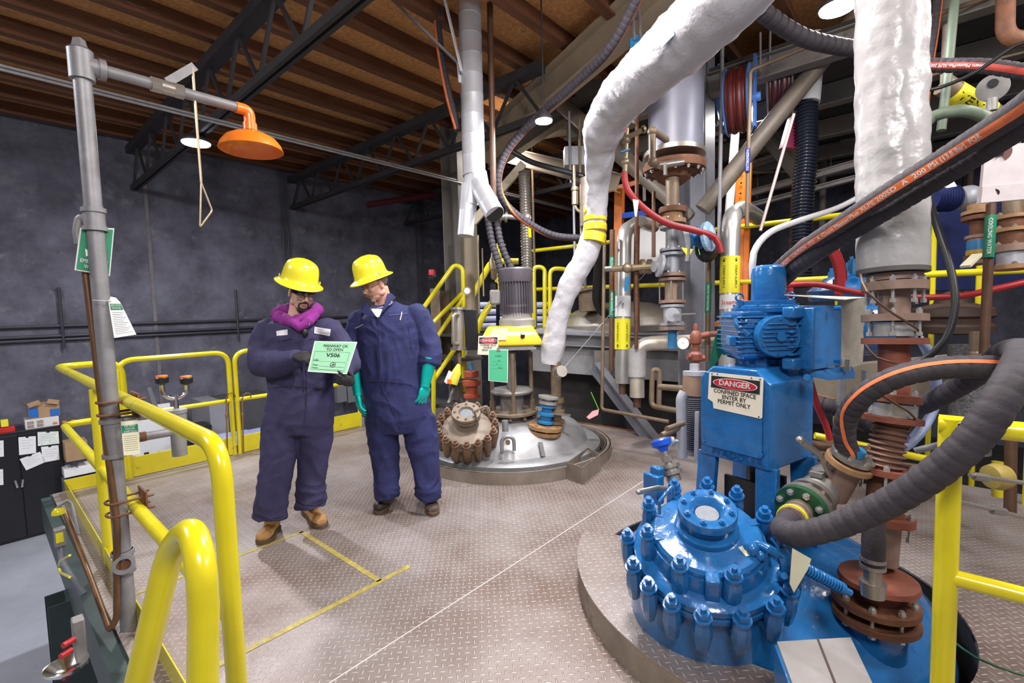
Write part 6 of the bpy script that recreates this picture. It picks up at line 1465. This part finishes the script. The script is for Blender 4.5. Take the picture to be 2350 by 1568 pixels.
st(640,646,30,fr1); MB().cyl(P(1540,646,4.3),P(1540,690,4.3),.055,n=24).build('sight_glass',mat('amber_glass',(.35,.25,.18),.1,var=.2),t)
for k in range(4): a_=PI/2*k+.4; p=P(1540,646,4.3)+V((.1*math.cos(a_),.1*math.sin(a_),0)); MB().cyl(p,p-V((0,0,.18)),.008,n=8).build('tie_rod',stain,t)
st(690,697,30,fr1); st(700,706,26,lg); st(706,742,20,lg,'valve_body'); st(742,748,28,lg,nb=6); st(750,758,30,fr1); st(758,800,10,cyan,'small_neck')
MB().cyl(P(1543,722,4.15),P(1543,722,4.08),.06,n=24).build('valve_bonnet',lg,t); MB().bar(P(1545,722,4.05),P(1596,720,4.0),.02,.012).build('valve_handle',stain,t)
MB().cyl(P(1500,612,4.25),P(1530,612,4.28),.05,n=20).cyl(P(1512,610,4.2),P(1518,611,4.2),.10,n=26).build('side_flange',lg,t)
t=thing('side_valve','light blue flanged valve wrapped in clear film beside the fitting stack','valve',tuple(P(1600,560,4.1)))
dx=(P(1640,540,4.2)-P(1565,552,4.2)).normalized()
MB().cyl(P(1560,553,4.2),P(1572,551,4.2),.12,n=28).build('steel_flange',lg,t)
o_=MB().lathe([(.11,0),(.11,.025),(.06,.03),(.06,.1),(.10,.105),(.10,.125),(.05,.13)],P(1574,551,4.2),dx,28).build('valve_body',cyan,t); bolts(o_,P(1574,551,4.2),-dx,.09,8,.012,.012,cyan,'bolt')
MB().lathe([(.1,.0),(.125,.01),(.13,.04),(.10,.06),(.02,.065)],P(1618,545,4.1),(dx-Fh).normalized(),30).build('round_bonnet',mat('clear_film_blue',(.35,.55,.75),.15,var=.35,vs=20,bump=.8,bs=25),t)
MB().bar(P(1580,560,4.0),P(1577,600,4.0),.035,.012).build('lever',stain,t); MB().prism(PP([(1563,568,4.0),(1590,572,4.0),(1580,592,4.0)]),Fh*.003).build('yellow_tag',yeli,t); MB().bar(P(1603,572,3.95),P(1606,585,3.95),.01,.006).build('green_tie',mat('lime_plastic',(.15,.75,.05),.4),t)
tag(MB().sphere(P(1622,570,4.3),(.14,.10,.13)).build('black_bag',blk),'black plastic bundle behind the film wrapped valve','bag')
# blue bracket and small valve train under the white pipe
t=thing('blue_bracket','blue steel bracket gripping behind the white wrapped pipe','bracket',tuple(P(1455,100,3.9)))
MB().prism(PP([(1445,92,3.9),(1455,82,3.9),(1500,85,3.9),(1500,170,3.9),(1430,190,3.9),(1432,132,3.9),(1445,130,3.9)]),Fh*.03).build('plate',cyan,t)
MB().cyl(P(1456,88,3.85),P(1452,15,4.1),.012).cyl(P(1470,88,3.85),P(1466,15,4.1),.012).build('hanger_rod',galv,t)
t=thing('small_valve_train','brass ball valves with a pink tag hanging under the blue nozzle','valve',tuple(P(1435,400,4.0)))
MB().cyl(P(1442,248,4.0),P(1440,272,4.0),.055,n=20).cyl(P(1440,270,4.0),P(1440,280,4.0),.07,n=24).build('blue_nozzle',cyan,t); MB().cyl(P(1440,281,4.0),P(1440,290,4.0),.068,n=24).build('flange',tan,t)
MB().cyl(P(1438,290,4.0),P(1434,400,4.0),.022,n=14).sphere(P(1436,322,4.0),.04).sphere(P(1435,372,4.0),.035).cyl(P(1436,318,4.0),P(1475,298,3.9),.022).cyl(P(1475,298,3.9),P(1480,296,3.9),.034).build('valve_body',brass,t)
MB().prism(PP([(1434,268,3.9),(1440,268,3.9),(1441,300,3.9),(1434,305,3.9)]),Fh*.002).build('pink_tag',mat('red_pink_tag',(.75,.12,.10),.5),t); MB().bar(P(1424,350,3.92),P(1444,344,3.92),.04,.012).build('blue_lever',cyan,t)
tag(MB().prism(PP([(1452,457,3.9),(1466,460,3.9),(1461,498,3.9),(1457,496,3.9)]),Fh*.002).build('hose_tag',paper),'narrow white tag tied on the red hose','tag')
# ---- steam pipes
t=thing('steam_pipe','aluminium clad steam pipe with a yellow label left of the glass fitting stack','pipe',tuple(P(1428,880,5.0)))
MB().tube(rounded(PP([(1428,880,5.0),(1432,532,5.0),(1468,508,5.5),(1500,520,5.9)]),.14,8),.077,24).build('cladding',alum,t)
labelband(t,'yellow_label','STEAM SUPPLY',yeli,ink,P(1428,802,5.0),P(1429,732,5.0),.079,t,True,dbl=True)
labelband(t,'white_label',': : :   V506   : : :',paper,ink,P(1429,727,5.0),P(1430,680,5.0),.0785,t,size=.03)
MB().cyl(P(1428,880,5.0),P(1428,905,5.0),.035).build('pipe_end',brown,t)
t=thing('steam_pipe','aluminium clad steam pipe with upward arrows just left of the blue gearbox','pipe',tuple(P(1675,850,4.3)))
MB().tube(rounded(PP([(1670,850,4.3),(1678,498,4.3),(1705,478,4.8),(1740,500,5.2)]),.14,8),.080,24).build('cladding',alum,t)
labelband(t,'yellow_label','STEAM SUPPLY',yeli,ink,P(1675.9,590,4.3),P(1674,674,4.3),.083,t,True,dbl=True)
labelband(t,'white_label','Steam',paper,mat('pink_ink',(.75,.2,.15),.6),P(1668,702,4.3),P(1668,706,4.3),.0815,t) if False else MB().cyl(P(1673.9,678,4.3),P(1673.2,710,4.3),.0825,n=24).build('white_label',paper,t)
text_flat('lettering','Steam',P(1672,694,4.3)+tocam(P(1672,694,4.3))*.10,Rh,(0,0,1),.055,mat('pink_ink',(.75,.2,.15),.6),t)
t=thing('clad_pipe','grimy aluminium clad pipe with an elbow turning down at its left end','pipe',tuple(P(1460,910,4.7)))
MB().tube(rounded(PP([(1462,912,4.7),(1462,790,4.7),(1640,782,4.6)]),.14,8),.072,24).build('cladding',mat('stained_cladding',(.58,.53,.44),.4,.5,var=.15,wear=(.35,.25,.10),wscale=5),t)
MB().tube([P(1462,865,4.7),P(1462,800,4.7)],[.088,.092],20).build('elbow_jacket',white2,t)
T('clad_pipe_end','short brown pipe stub under the clad elbow','pipe',brown,[(1462,905,4.7),(1462,935,4.7)],18)
def small(label,pts,w,m=brown,name='copper_pipe',sm=False): return T(name,label,'pipe',m,pts,w,sm)
small('leftmost thin copper pipe dropping to the horizontal pipe with the pink ribbon',[(1388,520,4.8),(1381,940,4.8),(1535,968,4.4)],8,tan)
small('brown copper pipe with a green label left of the labelled steam pipe',[(1405,528,4.9),(1403,850,4.9)],12)
small('rusty vertical pipe left of the film wrapped valve',[(1500,440,4.8),(1500,590,4.8)],9)
small('dark vertical hanger pipe left of the blue hose reel',[(1658,88,4.7),(1650,560,4.8)],9,galv)
small('tan vertical pipe with a blue label in front of the blue hose reel',[(1860,105,4.2),(1722,162,4.2),(1714,520,4.3)],9,tan)
small('brown vertical cooling water pipe right of the grey column',[(1627,520,4.5),(1623,830,4.5)],12,tan)
small('small brown pipe loop below the clad elbow',[(1512,930,4.5),(1514,850,4.5),(1497,848,4.5),(1495,932,4.5),(1585,948,4.2)],12,tan)
small('short rusty pipe between the clad pipe and the red iron valve',[(1620,768,4.3),(1660,765,4.3)],14,ironred)
small('greenish capped pipe stub with a green label near the finned cooler',[(1515,888,4.0),(1575,893,3.6)],14,tan)
small('pink rod leaning from the hose reel down to the black plug',[(1822,262,4.2),(1745,530,4.2)],7,mat('pinkish_rod',(.5,.36,.33),.5,.3))
small('thin steel rod hanging from the beam above the hose reels',[(1745,75,4.5),(1745,165,4.5)],5,galv); small('second thin steel rod hanging above the hose reels',[(1768,60,4.6),(1766,150,4.6)],5,galv)
small('copper pipe with blue grey valve behind the steam pipe label',[(1462,520,5.0),(1460,650,5.0),(1462,760,5.0)],13,brown)
small('horizontal stainless pipe with ball valves crossing the labelled steam pipe',[(1390,618,4.7),(1520,610,4.4)],13,stain)
for (x0,y0,x1,y1,d,r_,txt,m_,tm,lab) in ((1404,728,1405,668,4.9,.027,'RECOOLING WATER',greeni,inkw,'green RECOOLING WATER label on the brown copper pipe'),(1624,718,1626,650,4.5,.026,'RECOOLING WATER',greeni,inkw,'green RECOOLING WATER label on the tan pipe right of the column'),(1715,395,1716,342,4.25,.019,'NITROGEN',mat('navy_label',(.01,.03,.3),.4),inkw,'blue label on the tan pipe before the hose reel'),(1404,620,1405,590,4.9,.027,'WATER',greeni,inkw,'small upper green label on the brown copper pipe')):
    t=thing('pipe_label',lab,'label',tuple(P(x0,y0,d))); labelband(t,'sleeve',txt,m_,tm,P(x0,y0,d),P(x1,y1,d),r_,t,size=r_*1.1)
t=thing('pink_ribbon','pink ribbon with a green tie on the pipe corner right of the grey vessel','ribbon',tuple(P(1358,950,4.7)))
MB().prism(PP([(1346,958,4.7),(1360,944,4.72),(1374,940,4.7),(1372,952,4.7),(1352,962,4.7)]),Fh*.02).build('bow',pink,t); MB().cyl(P(1374,940,4.7),P(1356,900,4.7),.004,n=6).build('green_tie',MATS['lime_plastic'],t)
t=thing('ball_valve','stainless ball valve with a blue lever on the pipe crossing the steam pipe','valve',tuple(P(1440,620,4.5)))
MB().cyl(P(1405,618,4.62),P(1500,612,4.4),.03,n=8).sphere(P(1440,615,4.5),.05).cyl(P(1470,612,4.5),P(1478,612,4.5),.07,n=20).cyl(P(1486,612,4.5),P(1494,612,4.5),.07,n=20).build('valve_body',brass,t); MB().bar(P(1439,636,4.45),P(1437,668,4.45),.04,.012).build('lever',cyan,t)
# gauge, red iron valve, finned cooler
t=thing('pressure_gauge','round white pressure gauge beside the red iron fittings','gauge',tuple(P(1572,788,3.5)))
c_=P(1572,788,3.5); n_=(tocam(c_)-Rh*.5).normalized(); MB().cyl(c_,c_+n_*.035,.048,n=32).build('case',brass,t); MB().cyl(c_+n_*.035,c_+n_*.037,.043,n=32).build('dial',paper,t); MB().bar(c_+n_*.039,c_+n_*.039+V((.01,0,.028)),.003,.001).build('needle',ink,t)
t=thing('iron_fittings','red iron tee and valve stacked above the finned cooler','fitting',tuple(P(1597,830,3.4)))
MB().lathe([(.02,0),(.035,.01),(.035,.03),(.028,.05),(.045,.07),(.045,.11),(.028,.13),(.028,.18),(.04,.19),(.045,.24),(.03,.27),(.018,.28),(.018,.31),(.012,.33)],P(1597,848,3.4),n=8).cyl(P(1578,818,3.4),P(1615,822,3.4),.026,n=8).cyl(P(1597,775,3.4),P(1625,768,3.4),.024).build('fittings',ironred,t)
t=thing('finned_cooler','tall finned grey cooler with a rusty band left of the blue gear stand','cooler',tuple(P(1585,1050,3.1)))
MB().cyl(P(1592,1045,3.05),P(1592,910,3.05),.045,n=20).build('core',galv,t)
for i in range(26): p=P(1592,912+i*4.6,3.05); MB().cyl(p,p-V((0,0,.006)),.068,n=24).build('fin',mat('fin_grey',(.20,.20,.24),.45,.4),t)
MB().cyl(P(1590,908,3.05),P(1592,862,3.05),.066,n=28).build('rusty_band',mat('rust_band',(.24,.15,.10),.7,var=.2),t); MB().cyl(P(1594,862,3.05),P(1594,852,3.05),.072,n=28).build('top_rim',lg,t); MB().cyl(P(1594,852,3.05),P(1594,835,3.05),.03,n=6).build('nut',lg,t)
MB().tube(rounded(PP([(1566,1050,2.95),(1562,915,2.95),(1570,900,2.95)]),.03),.03,14).build('side_tube',lg,t); MB().bar(P(1598,1058,2.9),P(1600,945,2.9),.022,.03).build('bracket_bar',lg,t)
MB().lathe([(.01,0),(.012,.02),(.03,.03),(.03,.045),(.01,.05)],P(1556,1013,2.9),-Rh,20).build('hand_knob',lg,t)
tag(MB().cyl(P(1520,1000,2.9),P(1566,975,2.95),.02,n=12).build('cable_gland_pipe',tan),'short threaded pipe joining the blue probe to the finned cooler','pipe')
tag(MB().prism(PP([(1604,1040,3.0),(1622,1030,3.0),(1630,1075,3.0),(1610,1085,3.0)]),Fh*.05).build('orange_block',orgp),'small orange block behind the foot of the blue gear stand','block')
# ---- hose reels
def reel(label,x,y,d,R_,wd,m1,m2,frame=cyan):
    t=thing('hose_reel',label,'hose reel',tuple(P(x,y,d)),0,'hose reels'); c_=P(x,y,d); ax=(Rh*.84-Fh*.54).normalized()
    for i in range(5):
        for j in range(2 if i in(1,3) else 1): MB().torus(c_+ax*(wd*(i/4-.5)),ax,R_*(.86+.05*j),R_*.085,40,8).build('hose_turn',m1,t)
    MB().cyl(c_-ax*wd*.5,c_+ax*wd*.5,R_*.75,n=36).build('drum',m2,t)
    MB().lathe([(R_*.2,0),(R_*.98,.0),(R_*1.03,.012),(R_*.98,.018),(R_*.2,.012)],c_+ax*wd*.66,ax,44).build('side_disc',frame,t)
    MB().lathe([(R_*.2,0),(R_*.98,.0),(R_*1.03,.012),(R_*.98,.018),(R_*.2,.012)],c_-ax*wd*.72,ax,44).build('side_disc',frame,t)
    MB().bar(c_+ax*(wd*.66+.05),c_+ax*(wd*.66+.05)+V((0,0,R_*1.3)),.06,.02).bar(c_+ax*(wd*.66+.05),c_+ax*(wd*.66+.05)-V((0,0,R_*.9)),.06,.02).cyl(c_+ax*wd*.6,c_+ax*(wd*.66+.1),.04).build('support_arm',frame,t)
    return t
rh=mat('dark_red_hose',(.13,.022,.018),.45,var=.15)
reel('blue hose reel with dark red hose left of the tan vertical pipe',1694,232,4.7,.31,.15,rh,blk,mat('reel_blue',(.12,.30,.75),.35,var=.1))
reel('hose reel with grey side plate and dark hose high behind the brown brace',1792,195,4.9,.31,.16,mat('brownish_hose',(.10,.03,.03),.4),blk,mat('reel_grey',(.35,.32,.28),.5,var=.2))
reel('blue hose reel mostly hidden behind the grey column',1632,225,5.6,.33,.14,blk,blk,MATS['reel_blue'])
# corrugated duct
q=spline(PP([(1850,235,4.8),(1850,350,4.8),(1843,440,4.8),(1838,560,4.8),(1840,660,4.8)]),.03); a,b=rib(q,.095,.034,.012,'wave'); tag(MB().tube(a,b,24).build('corrugated_duct',mat('navy_black_plastic',(.02,.025,.04),.25,var=.1)),'shiny black corrugated duct hanging right of the hose reels','duct')
tag(MB().cyl(P(1866,85,4.8),P(1852,238,4.8),.115,n=28).build('white_duct',paper),'plain white duct above the black corrugated duct','duct')
tag(MB().prism(PP([(1812,270,4.9),(1828,265,4.9),(1832,345,4.9),(1792,340,4.9)]),Fh*.08).build('red_bag',mat('magenta_plastic',(.25,.02,.07),.4,var=.3)),'dark red plastic bag hanging beside the corrugated duct','bag')
# orange racks
t=thing('pallet_rack','orange pallet rack upright with holes behind the steam pipes','rack',tuple(P(1698,600,6.2)))
MB().bar(P(1705,350,6.2),P(1690,800,6.2),.13,.10).build('upright',orgp,t)
for i in range(8): p=P(1704-i*1.5,372+i*24,6.13); MB().cyl(p,p+tocam(p)*.02,.012,n=10).build('slot',blk,t)
MB().bar(P(1720,350,6.1),P(1708,800,6.1),.06,.06).build('side_bar',orgp,t); MB().bar(P(1640,745,6.0),P(1690,735,6.2),.1,.05).build('cross_beam',orgp,t)
t=thing('pallet_rack','orange rack upright with an orange cross beam behind the white wrapped pipe','rack',tuple(P(1420,700,6.6)))
MB().bar(P(1422,435,6.4),P(1418,700,6.4),.11,.10).build('upright',orgp,t); MB().bar(P(1400,436,6.4),P(1500,408,6.7),.07,.06).build('cross_beam',orgp,t)
tag(MB().bar(P(1430,495,6.3),P(1495,487,6.4),.09,.06).build('blue_cross_beam',blue_bright),'bright blue rack beam behind the red hose tag','beam')
tag(MB().box(P(1480,570,6.8),(.55,.2,.6),RF).build('whiteboard',paper),'white panel seen between the copper pipes','panel')  # plain white panel, not a board for writing
tag(MB().cyl(P(1690,270,6.0),P(1672,500,6.0),.05).build('white_pipe',paper),'pale pipe slanting behind the tan vertical pipe','pipe')
# separators: rounded cylinder behind white pipe
T('bottle_tank','tall narrow brownish tank behind the white wrapped pipe','tank',mat('brown_steel_tank',(.24,.19,.15),.4,.4,var=.2),[(1352,410,5.2),(1352,520,5.2)],40)
tag(MB().box(P(1318,362,5.8),(.25,.18,.22),RF).build('junction_box',lg),'light grey junction box left of the white wrapped pipe','box')
t=thing('sampling_fitting','brass elbow fitting hanging left of the brownish tank','fitting',tuple(P(1320,480,5.3)))
MB().tube(rounded(PP([(1317,380,5.3),(1320,480,5.3),(1342,492,5.3)]),.06),.016,10).cyl(P(1320,440,5.3),P(1320,470,5.3),.038,n=8).cyl(P(1320,430,5.3),P(1320,438,5.3),.045).build('fitting_body',brass,t)
for k,(x,y0,y1,m_,lab) in enumerate(((1306,256,420,galv,'grey conduit dropping left of the white wrapped pipe'),(1330,270,560,brass,'thin yellowish conduit left of the white wrapped pipe'),(1316,420,640,galv,'lower grey conduit left of the white wrapped pipe'))): T('conduit',lab,'conduit',m_,[(x,y0,5.6),(x+4,y1,5.6)],6)
T('conduit','thick black cable with a pale sheen crossing behind the branching hose','cable',blk,[(1170,345,5.6),(1220,372,5.6),(1290,392,5.5),(1340,405,5.4)],12,True)
T('black_drain_hose','black hose curving down beside the white wrapped pipe over the steel vessel','hose',blk,[(1378,560,5.0),(1372,640,5.2),(1370,690,5.3),(1388,720,5.4),(1415,718,5.4)],22,True)
# ---- far right items
t=thing('white_steel_plate','large worn white steel plate with two holes at the right edge','plate',tuple(P(2300,460,2.0)))
wp=mat('worn_white_plate',(.60,.55,.56),.5,var=.08,vs=12,wear=(.30,.17,.13),wscale=10,wamt=-.22)
MB().prism(PP([(2259,338,2.0),(2420,322,1.95),(2420,452,1.95),(2247,466,2.0)]),Fh*.012).build('plate',wp,t)
MB().prism(PP([(2250,430,1.99),(2420,414,1.94),(2420,452,1.94),(2246,467,1.99)]),Fh*.02).build('lower_lip',wp,t)
for (x,y,r_,m_) in ((2292,351,.040,mat('rusty_pink_ring',(.32,.16,.15),.6)),(2292,351,.016,dk),(2282,443,.016,dk)): p=P(x,y,1.975 if r_<.03 else 1.985); MB().cyl(p,p-tocam(p)*.006,r_,n=28).build('hole' if r_<.03 else 'ring_mark',m_,t)
t=thing('cooling_water_pipe','brown vertical pipe with a green COOLING WATER label at the right','pipe',tuple(P(2262,800,2.6)))
MB().cyl(P(2275,468,2.6),P(2258,812,2.6),.0215,n=16).build('pipe',brown,t); labelband(t,'green_label','COOLING WATER',greeni,inkw,P(2274,495,2.59),P(2268,592,2.59),.0222,t,size=.03)
def stack(label,x,y0,d,seq,m_):
    t=thing('flange_stack',label,'pipe',tuple(P(x,y0+140,d))); y=y0
    for h_,hw,mm in seq:
        o_=MB().cyl(P(x,y,d),P(x,y+h_,d),hw*d/FPX,n=28).build('flange' if hw>24 else 'neck',mm,t)
        if hw>28: bolts(o_,P(x,y,d),(0,0,1),hw*.8*d/FPX,6,.014,.014,brass,'bolt')
        y+=h_
    return t
stack('rusty flanges with a small blue and yellow valve left of the cooling water pipe',2243,470,3.0,((15,18,mtw),(8,28,mtw),(4,16,rust),(9,28,rust),(35,14,rust),(7,22,fr1),(5,18,fr1),(22,19,cyan),(12,20,mat('amber_knob',(.6,.35,.03),.4)),(12,24,rust),(8,26,fr1)),0)
stack('rusty pale banded flange stack against the right edge',2325,455,2.8,((40,18,tan),(8,32,mtw),(22,24,rust),(8,34,mtw),(30,26,rust),(8,36,fr1),(8,36,fr1),(30,28,lg),(10,34,mtw)),0)
tag(MB().bar(P(2243,585,2.85),P(2215,612,2.8),.05,.015).build('valve_lever',cream),'cream valve lever below the small blue valve','lever')
T('green_hose','dull green hose arching right of the taped pipe','hose',mat('dull_green',(.13,.17,.12),.5,var=.15),[(2110,300,3.1),(2140,268,3.1),(2200,254,3.0),(2260,268,3.0),(2310,310,2.9),(2330,350,2.9)],26,True)
T('green_conduit','dull green vertical conduit behind the striped level hose','conduit',MATS['dull_green'],[(2200,-100,3.3),(2178,140,3.3),(2168,230,3.3),(2160,300,3.3)],18,True)
t=thing('vent_pipe','slanting tan pipe with a yellow VENT label at the upper right','pipe',tuple(P(2230,240,3.4)))
MB().cyl(P(2165,195,3.4),P(2275,262,3.4),.07,n=28).build('pipe',tan,t)
s=Quad(*[P(x,y,3.32) for x,y in((2192,208),(2268,244),(2256,262),(2188,232))])
a_,b_=P(2188,210,3.4),P(2268,258,3.4); labelband(t,'yellow_label','VENT',yeli,ink,a_,b_,.072,t,size=.05)
T('rust_pipe','brown pipe coming down from the ceiling and turning right at the top right','pipe',rust,[(2310,-130,3.2),(2306,92,3.2),(2700,80,2.9)],34,rad=.1)
T('pale_pipe','pale vertical pipe between the taped pipe and the green conduit','pipe',mat('pinkish_pale_pipe',(.60,.48,.40),.5),[(2175,50,3.8),(2168,200,3.8)],18)
hose('rubber_hose','grey black hose with an orange edge dropping right behind the taped pipe',PP([(2150,0,3.6),(2140,80,3.6),(2125,180,3.6),(2115,300,3.6)]),.035,str_=stripe,sw=.02,facing=lambda p:tocam(p)+Rh*.9)
T('black_cable','thin black cable swooping from the top right corner to the taped pipe','cable',blk,[(2100,212,2.8),(2160,200,2.8),(2240,165,2.7),(2330,105,2.6),(2420,70,2.5),(2600,-40,2.4)],8,True)
T('steel_rod','grey rod crossing at the upper right behind the taped pipe','rod',tan,[(2100,50,3.6),(2280,-10,3.6)],11)
T('steel_rod','thin steel rod under the level red striped hose','rod',tan,[(2110,180,3.7),(2350,120,3.7)],6)
t=thing('round_cover','round grey hatch cover with a bolt at the upper right','cover',tuple(P(2280,200,3.2)))
p=P(2278,202,3.2); n_=tocam(p); MB().cyl(p,p+n_*.03,.085,n=36).build('disc',gcast,t); MB().cyl(p+n_*.03+V((0,0,.03)),p+n_*.045+V((0,0,.03)),.028,n=20).build('knob',ink,t); MB().cyl(p-V((0,0,.07)),p-V((0,0,.15)),.03,n=14).build('neck',gcast,t)
nv=mat('navy_machine',(.012,.02,.09),.4,var=.2)
t=thing('navy_motor','dark navy motor behind the taped pipe above the yellow rail','motor',tuple(P(2165,470,3.8)))
p=P(2165,455,3.8); MB().cyl(p-Rh*.12,p+Rh*.08,.10,n=28).build('motor_body',nv,t)
for i in range(9): MB().cyl(p-Rh*(.12-.022*i),p-Rh*(.117-.022*i),.108,n=28).build('fin',nv,t)
MB().sphere(P(2222,455,3.8),(.13,.10,.10)).build('end_bell',lg,t)
tag(MB().prism(PP([(2145,400,2.9),(2170,390,2.9),(2195,428,2.9),(2172,432,2.9)]),Fh*.01).build('white_paddle',paper),'white paddle shaped tag below the striped hose','tag')
tag(MB().box(P(2200,560,4.6),(1.0,.5,.9),RF).build('navy_cabinet',nv),'dark navy cabinet behind the hanging black cable','cabinet')
tag(MB().lathe([(.02,.2),(.1,.16),(.12,.1),(.25,.06),(.26,.0),(.24,-.02),(.24,-.06),(.26,-.08),(.26,-.13),(.1,-.15)],P(2185,725,3.8),n=40).build('brown_vessel_flange',mat('shadow_brown',(.05,.028,.018),.7,var=.3)),'wide rusty vessel flange with shadow in its dark colour behind the hanging black cable','flange')  # rust brown darkened in its colour to read as shadow
t=thing('blue_fittings','cluster of small bright blue bolts and pipes behind the flange stack','fitting',tuple(P(1960,650,3.4)))
random.seed(5)
for i in range(14): p=P(1905+random.random()*85,622+random.random()*55,3.5+random.random()*.3); MB().cyl(p,p+V((0,0,.08)),.025,n=6).cyl(p+V((0,0,.08)),p+V((0,0,.11)),.012,n=8).build('bolt',cyan if i%3 else blu,t)
tag(MB().lathe([(.3,0),(.32,.08),(.2,.18),(.05,.22)],P(1960,690,3.7),n=32).build('blue_vessel_lid',blu),'blue vessel lid behind the beige motor cover','lid')  # lid of a blue vessel, no drum
t=thing('insulated_column','dark speckled foil insulated column behind the arching hoses','column',tuple(P(2210,1040,3.0)))
MB().cyl(P(2225,1040,3.0),P(2222,790,3.0),.10,n=28).build('foil_wrap',mat('speckled_foil',(.16,.16,.16),.4,.5,var=.6,vs=60,bump=.5,bs=60),t)
tag(MB().cyl(P(2237,815,2.7),P(2236,760,2.7),.024,n=14).sphere(P(2237,815,2.7),.032).cyl(P(2237,815,2.7),P(2262,820,2.65),.022).build('elbow_pipe',tan),'tan elbow pipe standing before the speckled column','pipe')
tag(MB().prism(PP([(1855,845,3.4),(2350,800,3.2),(2350,900,3.2),(1855,935,3.4)]),Fh*.1).build('tan_beam_panel',mat('tan_dull_beam',(.26,.22,.16),.6,var=.2)),'dull tan beam running behind the arching hoses','beam')
T('grey_conduit','short pale grey conduit dropping below the beige motor cover','conduit',galv,[(1933,870,2.7),(1930,930,2.7)],16)
T('grey_conduit','second pale grey conduit right of the beige motor cover','conduit',galv,[(1985,850,2.8),(1985,925,2.8)],14)
# right guard rail
g0=P(2182,975,1.46); t=thing('guardrail','yellow guardrail with a mitred corner post at the right foreground','guardrail',(g0.x,g0.y,0),0,'yellow guardrails')
MB().cyl((g0.x,g0.y,0),(g0.x,g0.y,g0.z+.02),.030,n=24).build('post',yel,t)
def alongY(z,y1=-2.5): return V((g0.x,y1,z))
MB().cyl((g0.x,g0.y+.028,g0.z),alongY(g0.z),.029,n=20).build('top_rail',yel,t); z2=P(2185,1335,1.46).z; MB().cyl((g0.x,g0.y,z2),alongY(z2),.025,n=20).build('mid_rail',yel,t)
MB().cyl(P(2203,976,1.40),P(2203,976,1.385),.005,n=10).build('bolt_hole',blk,t)
# deck beams by right pit
IB('rusty beam along the right edge of the deck plate',(2205,1140,3.9),(2420,1500,2.3),.12,.12,rust,name='edge_beam')
for i,(a_,b_,m_,lab) in enumerate((((2320,1000,2.6),(2318,1180,2.6),brown,'rusty vertical pipe with flanges right of the yellow post'),((2290,1060,2.9),(2290,1140,2.9),yel,'short yellow post seen through the right guardrail'),((1860,1080,2.7),(1990,1090,2.7),tan,'dusty fittings row behind the ball valve'),((1850,1020,2.9),(1990,1035,2.9),brown,'brown pipe row behind the ball valve'),((1870,1000,3.2),(2180,1065,3.0),yel,'yellow pipe low behind the arching striped hose'))): T('background_pipe',lab,'pipe',m_,[a_,b_],22 if i!=4 else 16)
t=thing('yellow_valve','yellowish brass valve body right of the yellow post','valve',tuple(P(2280,1100,2.5))); MB().lathe([(.03,0),(.06,.01),(.07,.05),(.06,.09),(.03,.1)],P(2268,1095,2.5),Rh,24).build('valve_body',mat('yellow_brass',(.35,.27,.06),.5,var=.2),t)
# timber wedge by the curb
tag(MB().box(P(2120,1330,2.6),(.35,.06,.03),Matrix.Rotation(.9,3,'Z')).build('timber_block',mat('old_timber',(.17,.12,.08),.8,var=.2)),'old timber strip lying beside the rusty flanges','timber')
T('green_cable','thin dark green cable lying on the deck right of the yellow post','cable',greenf,[(2185,1470,1.98),(2240,1510,1.88),(2330,1545,1.8),(2420,1570,1.75)],5,True)
# ---- dense background piping
random.seed(11)
bms=[brown,tan,galv,MATS['dark_pipe'],beam]
for i in range(46):
    x=1110+random.random()*1230; d=6.6+random.random()*2.6; y0=random.random()*260-40; y1=y0+250+random.random()*380
    if i%3==0:
        x1=x+200+random.random()*260; y1=y0+random.random()*60+200; a_=P(x,y1,d); b_=V((a_.x+Rh.x*1.6,a_.y+Rh.y*1.6,a_.z))
        if i%2: b_=V((a_.x,a_.y-2.2,a_.z))
    else: a_=P(x,y0,d); b_=V((a_.x,a_.y,max(-1.2,P(x,y1,d).z)))
    if a_.z>3.9: a_.z=3.9
    if b_.z>3.9: b_.z=3.9
    if (a_-b_).length<.3: continue
    zt_=3.9 if (a_.x>5.4 and a_.y<3.4) else 4.4
    m_=MB().cyl(a_,b_,.015+random.random()*.035,n=10)
    if abs(a_.z-b_.z)<.05:
        for u_ in(.15,.85): q_=a_.lerp(b_,u_); m_.cyl(q_,V((q_.x,q_.y,zt_)),.006,n=6)
    else:
        q_=a_ if a_.z>b_.z else b_; m_.cyl(q_,V((q_.x,q_.y,zt_)),.012,n=8)
    o_=m_.build('background_pipe',bms[i%5]); tag(o_,'one of the many plain pipes in the dark dense background piping','pipe','background pipes')
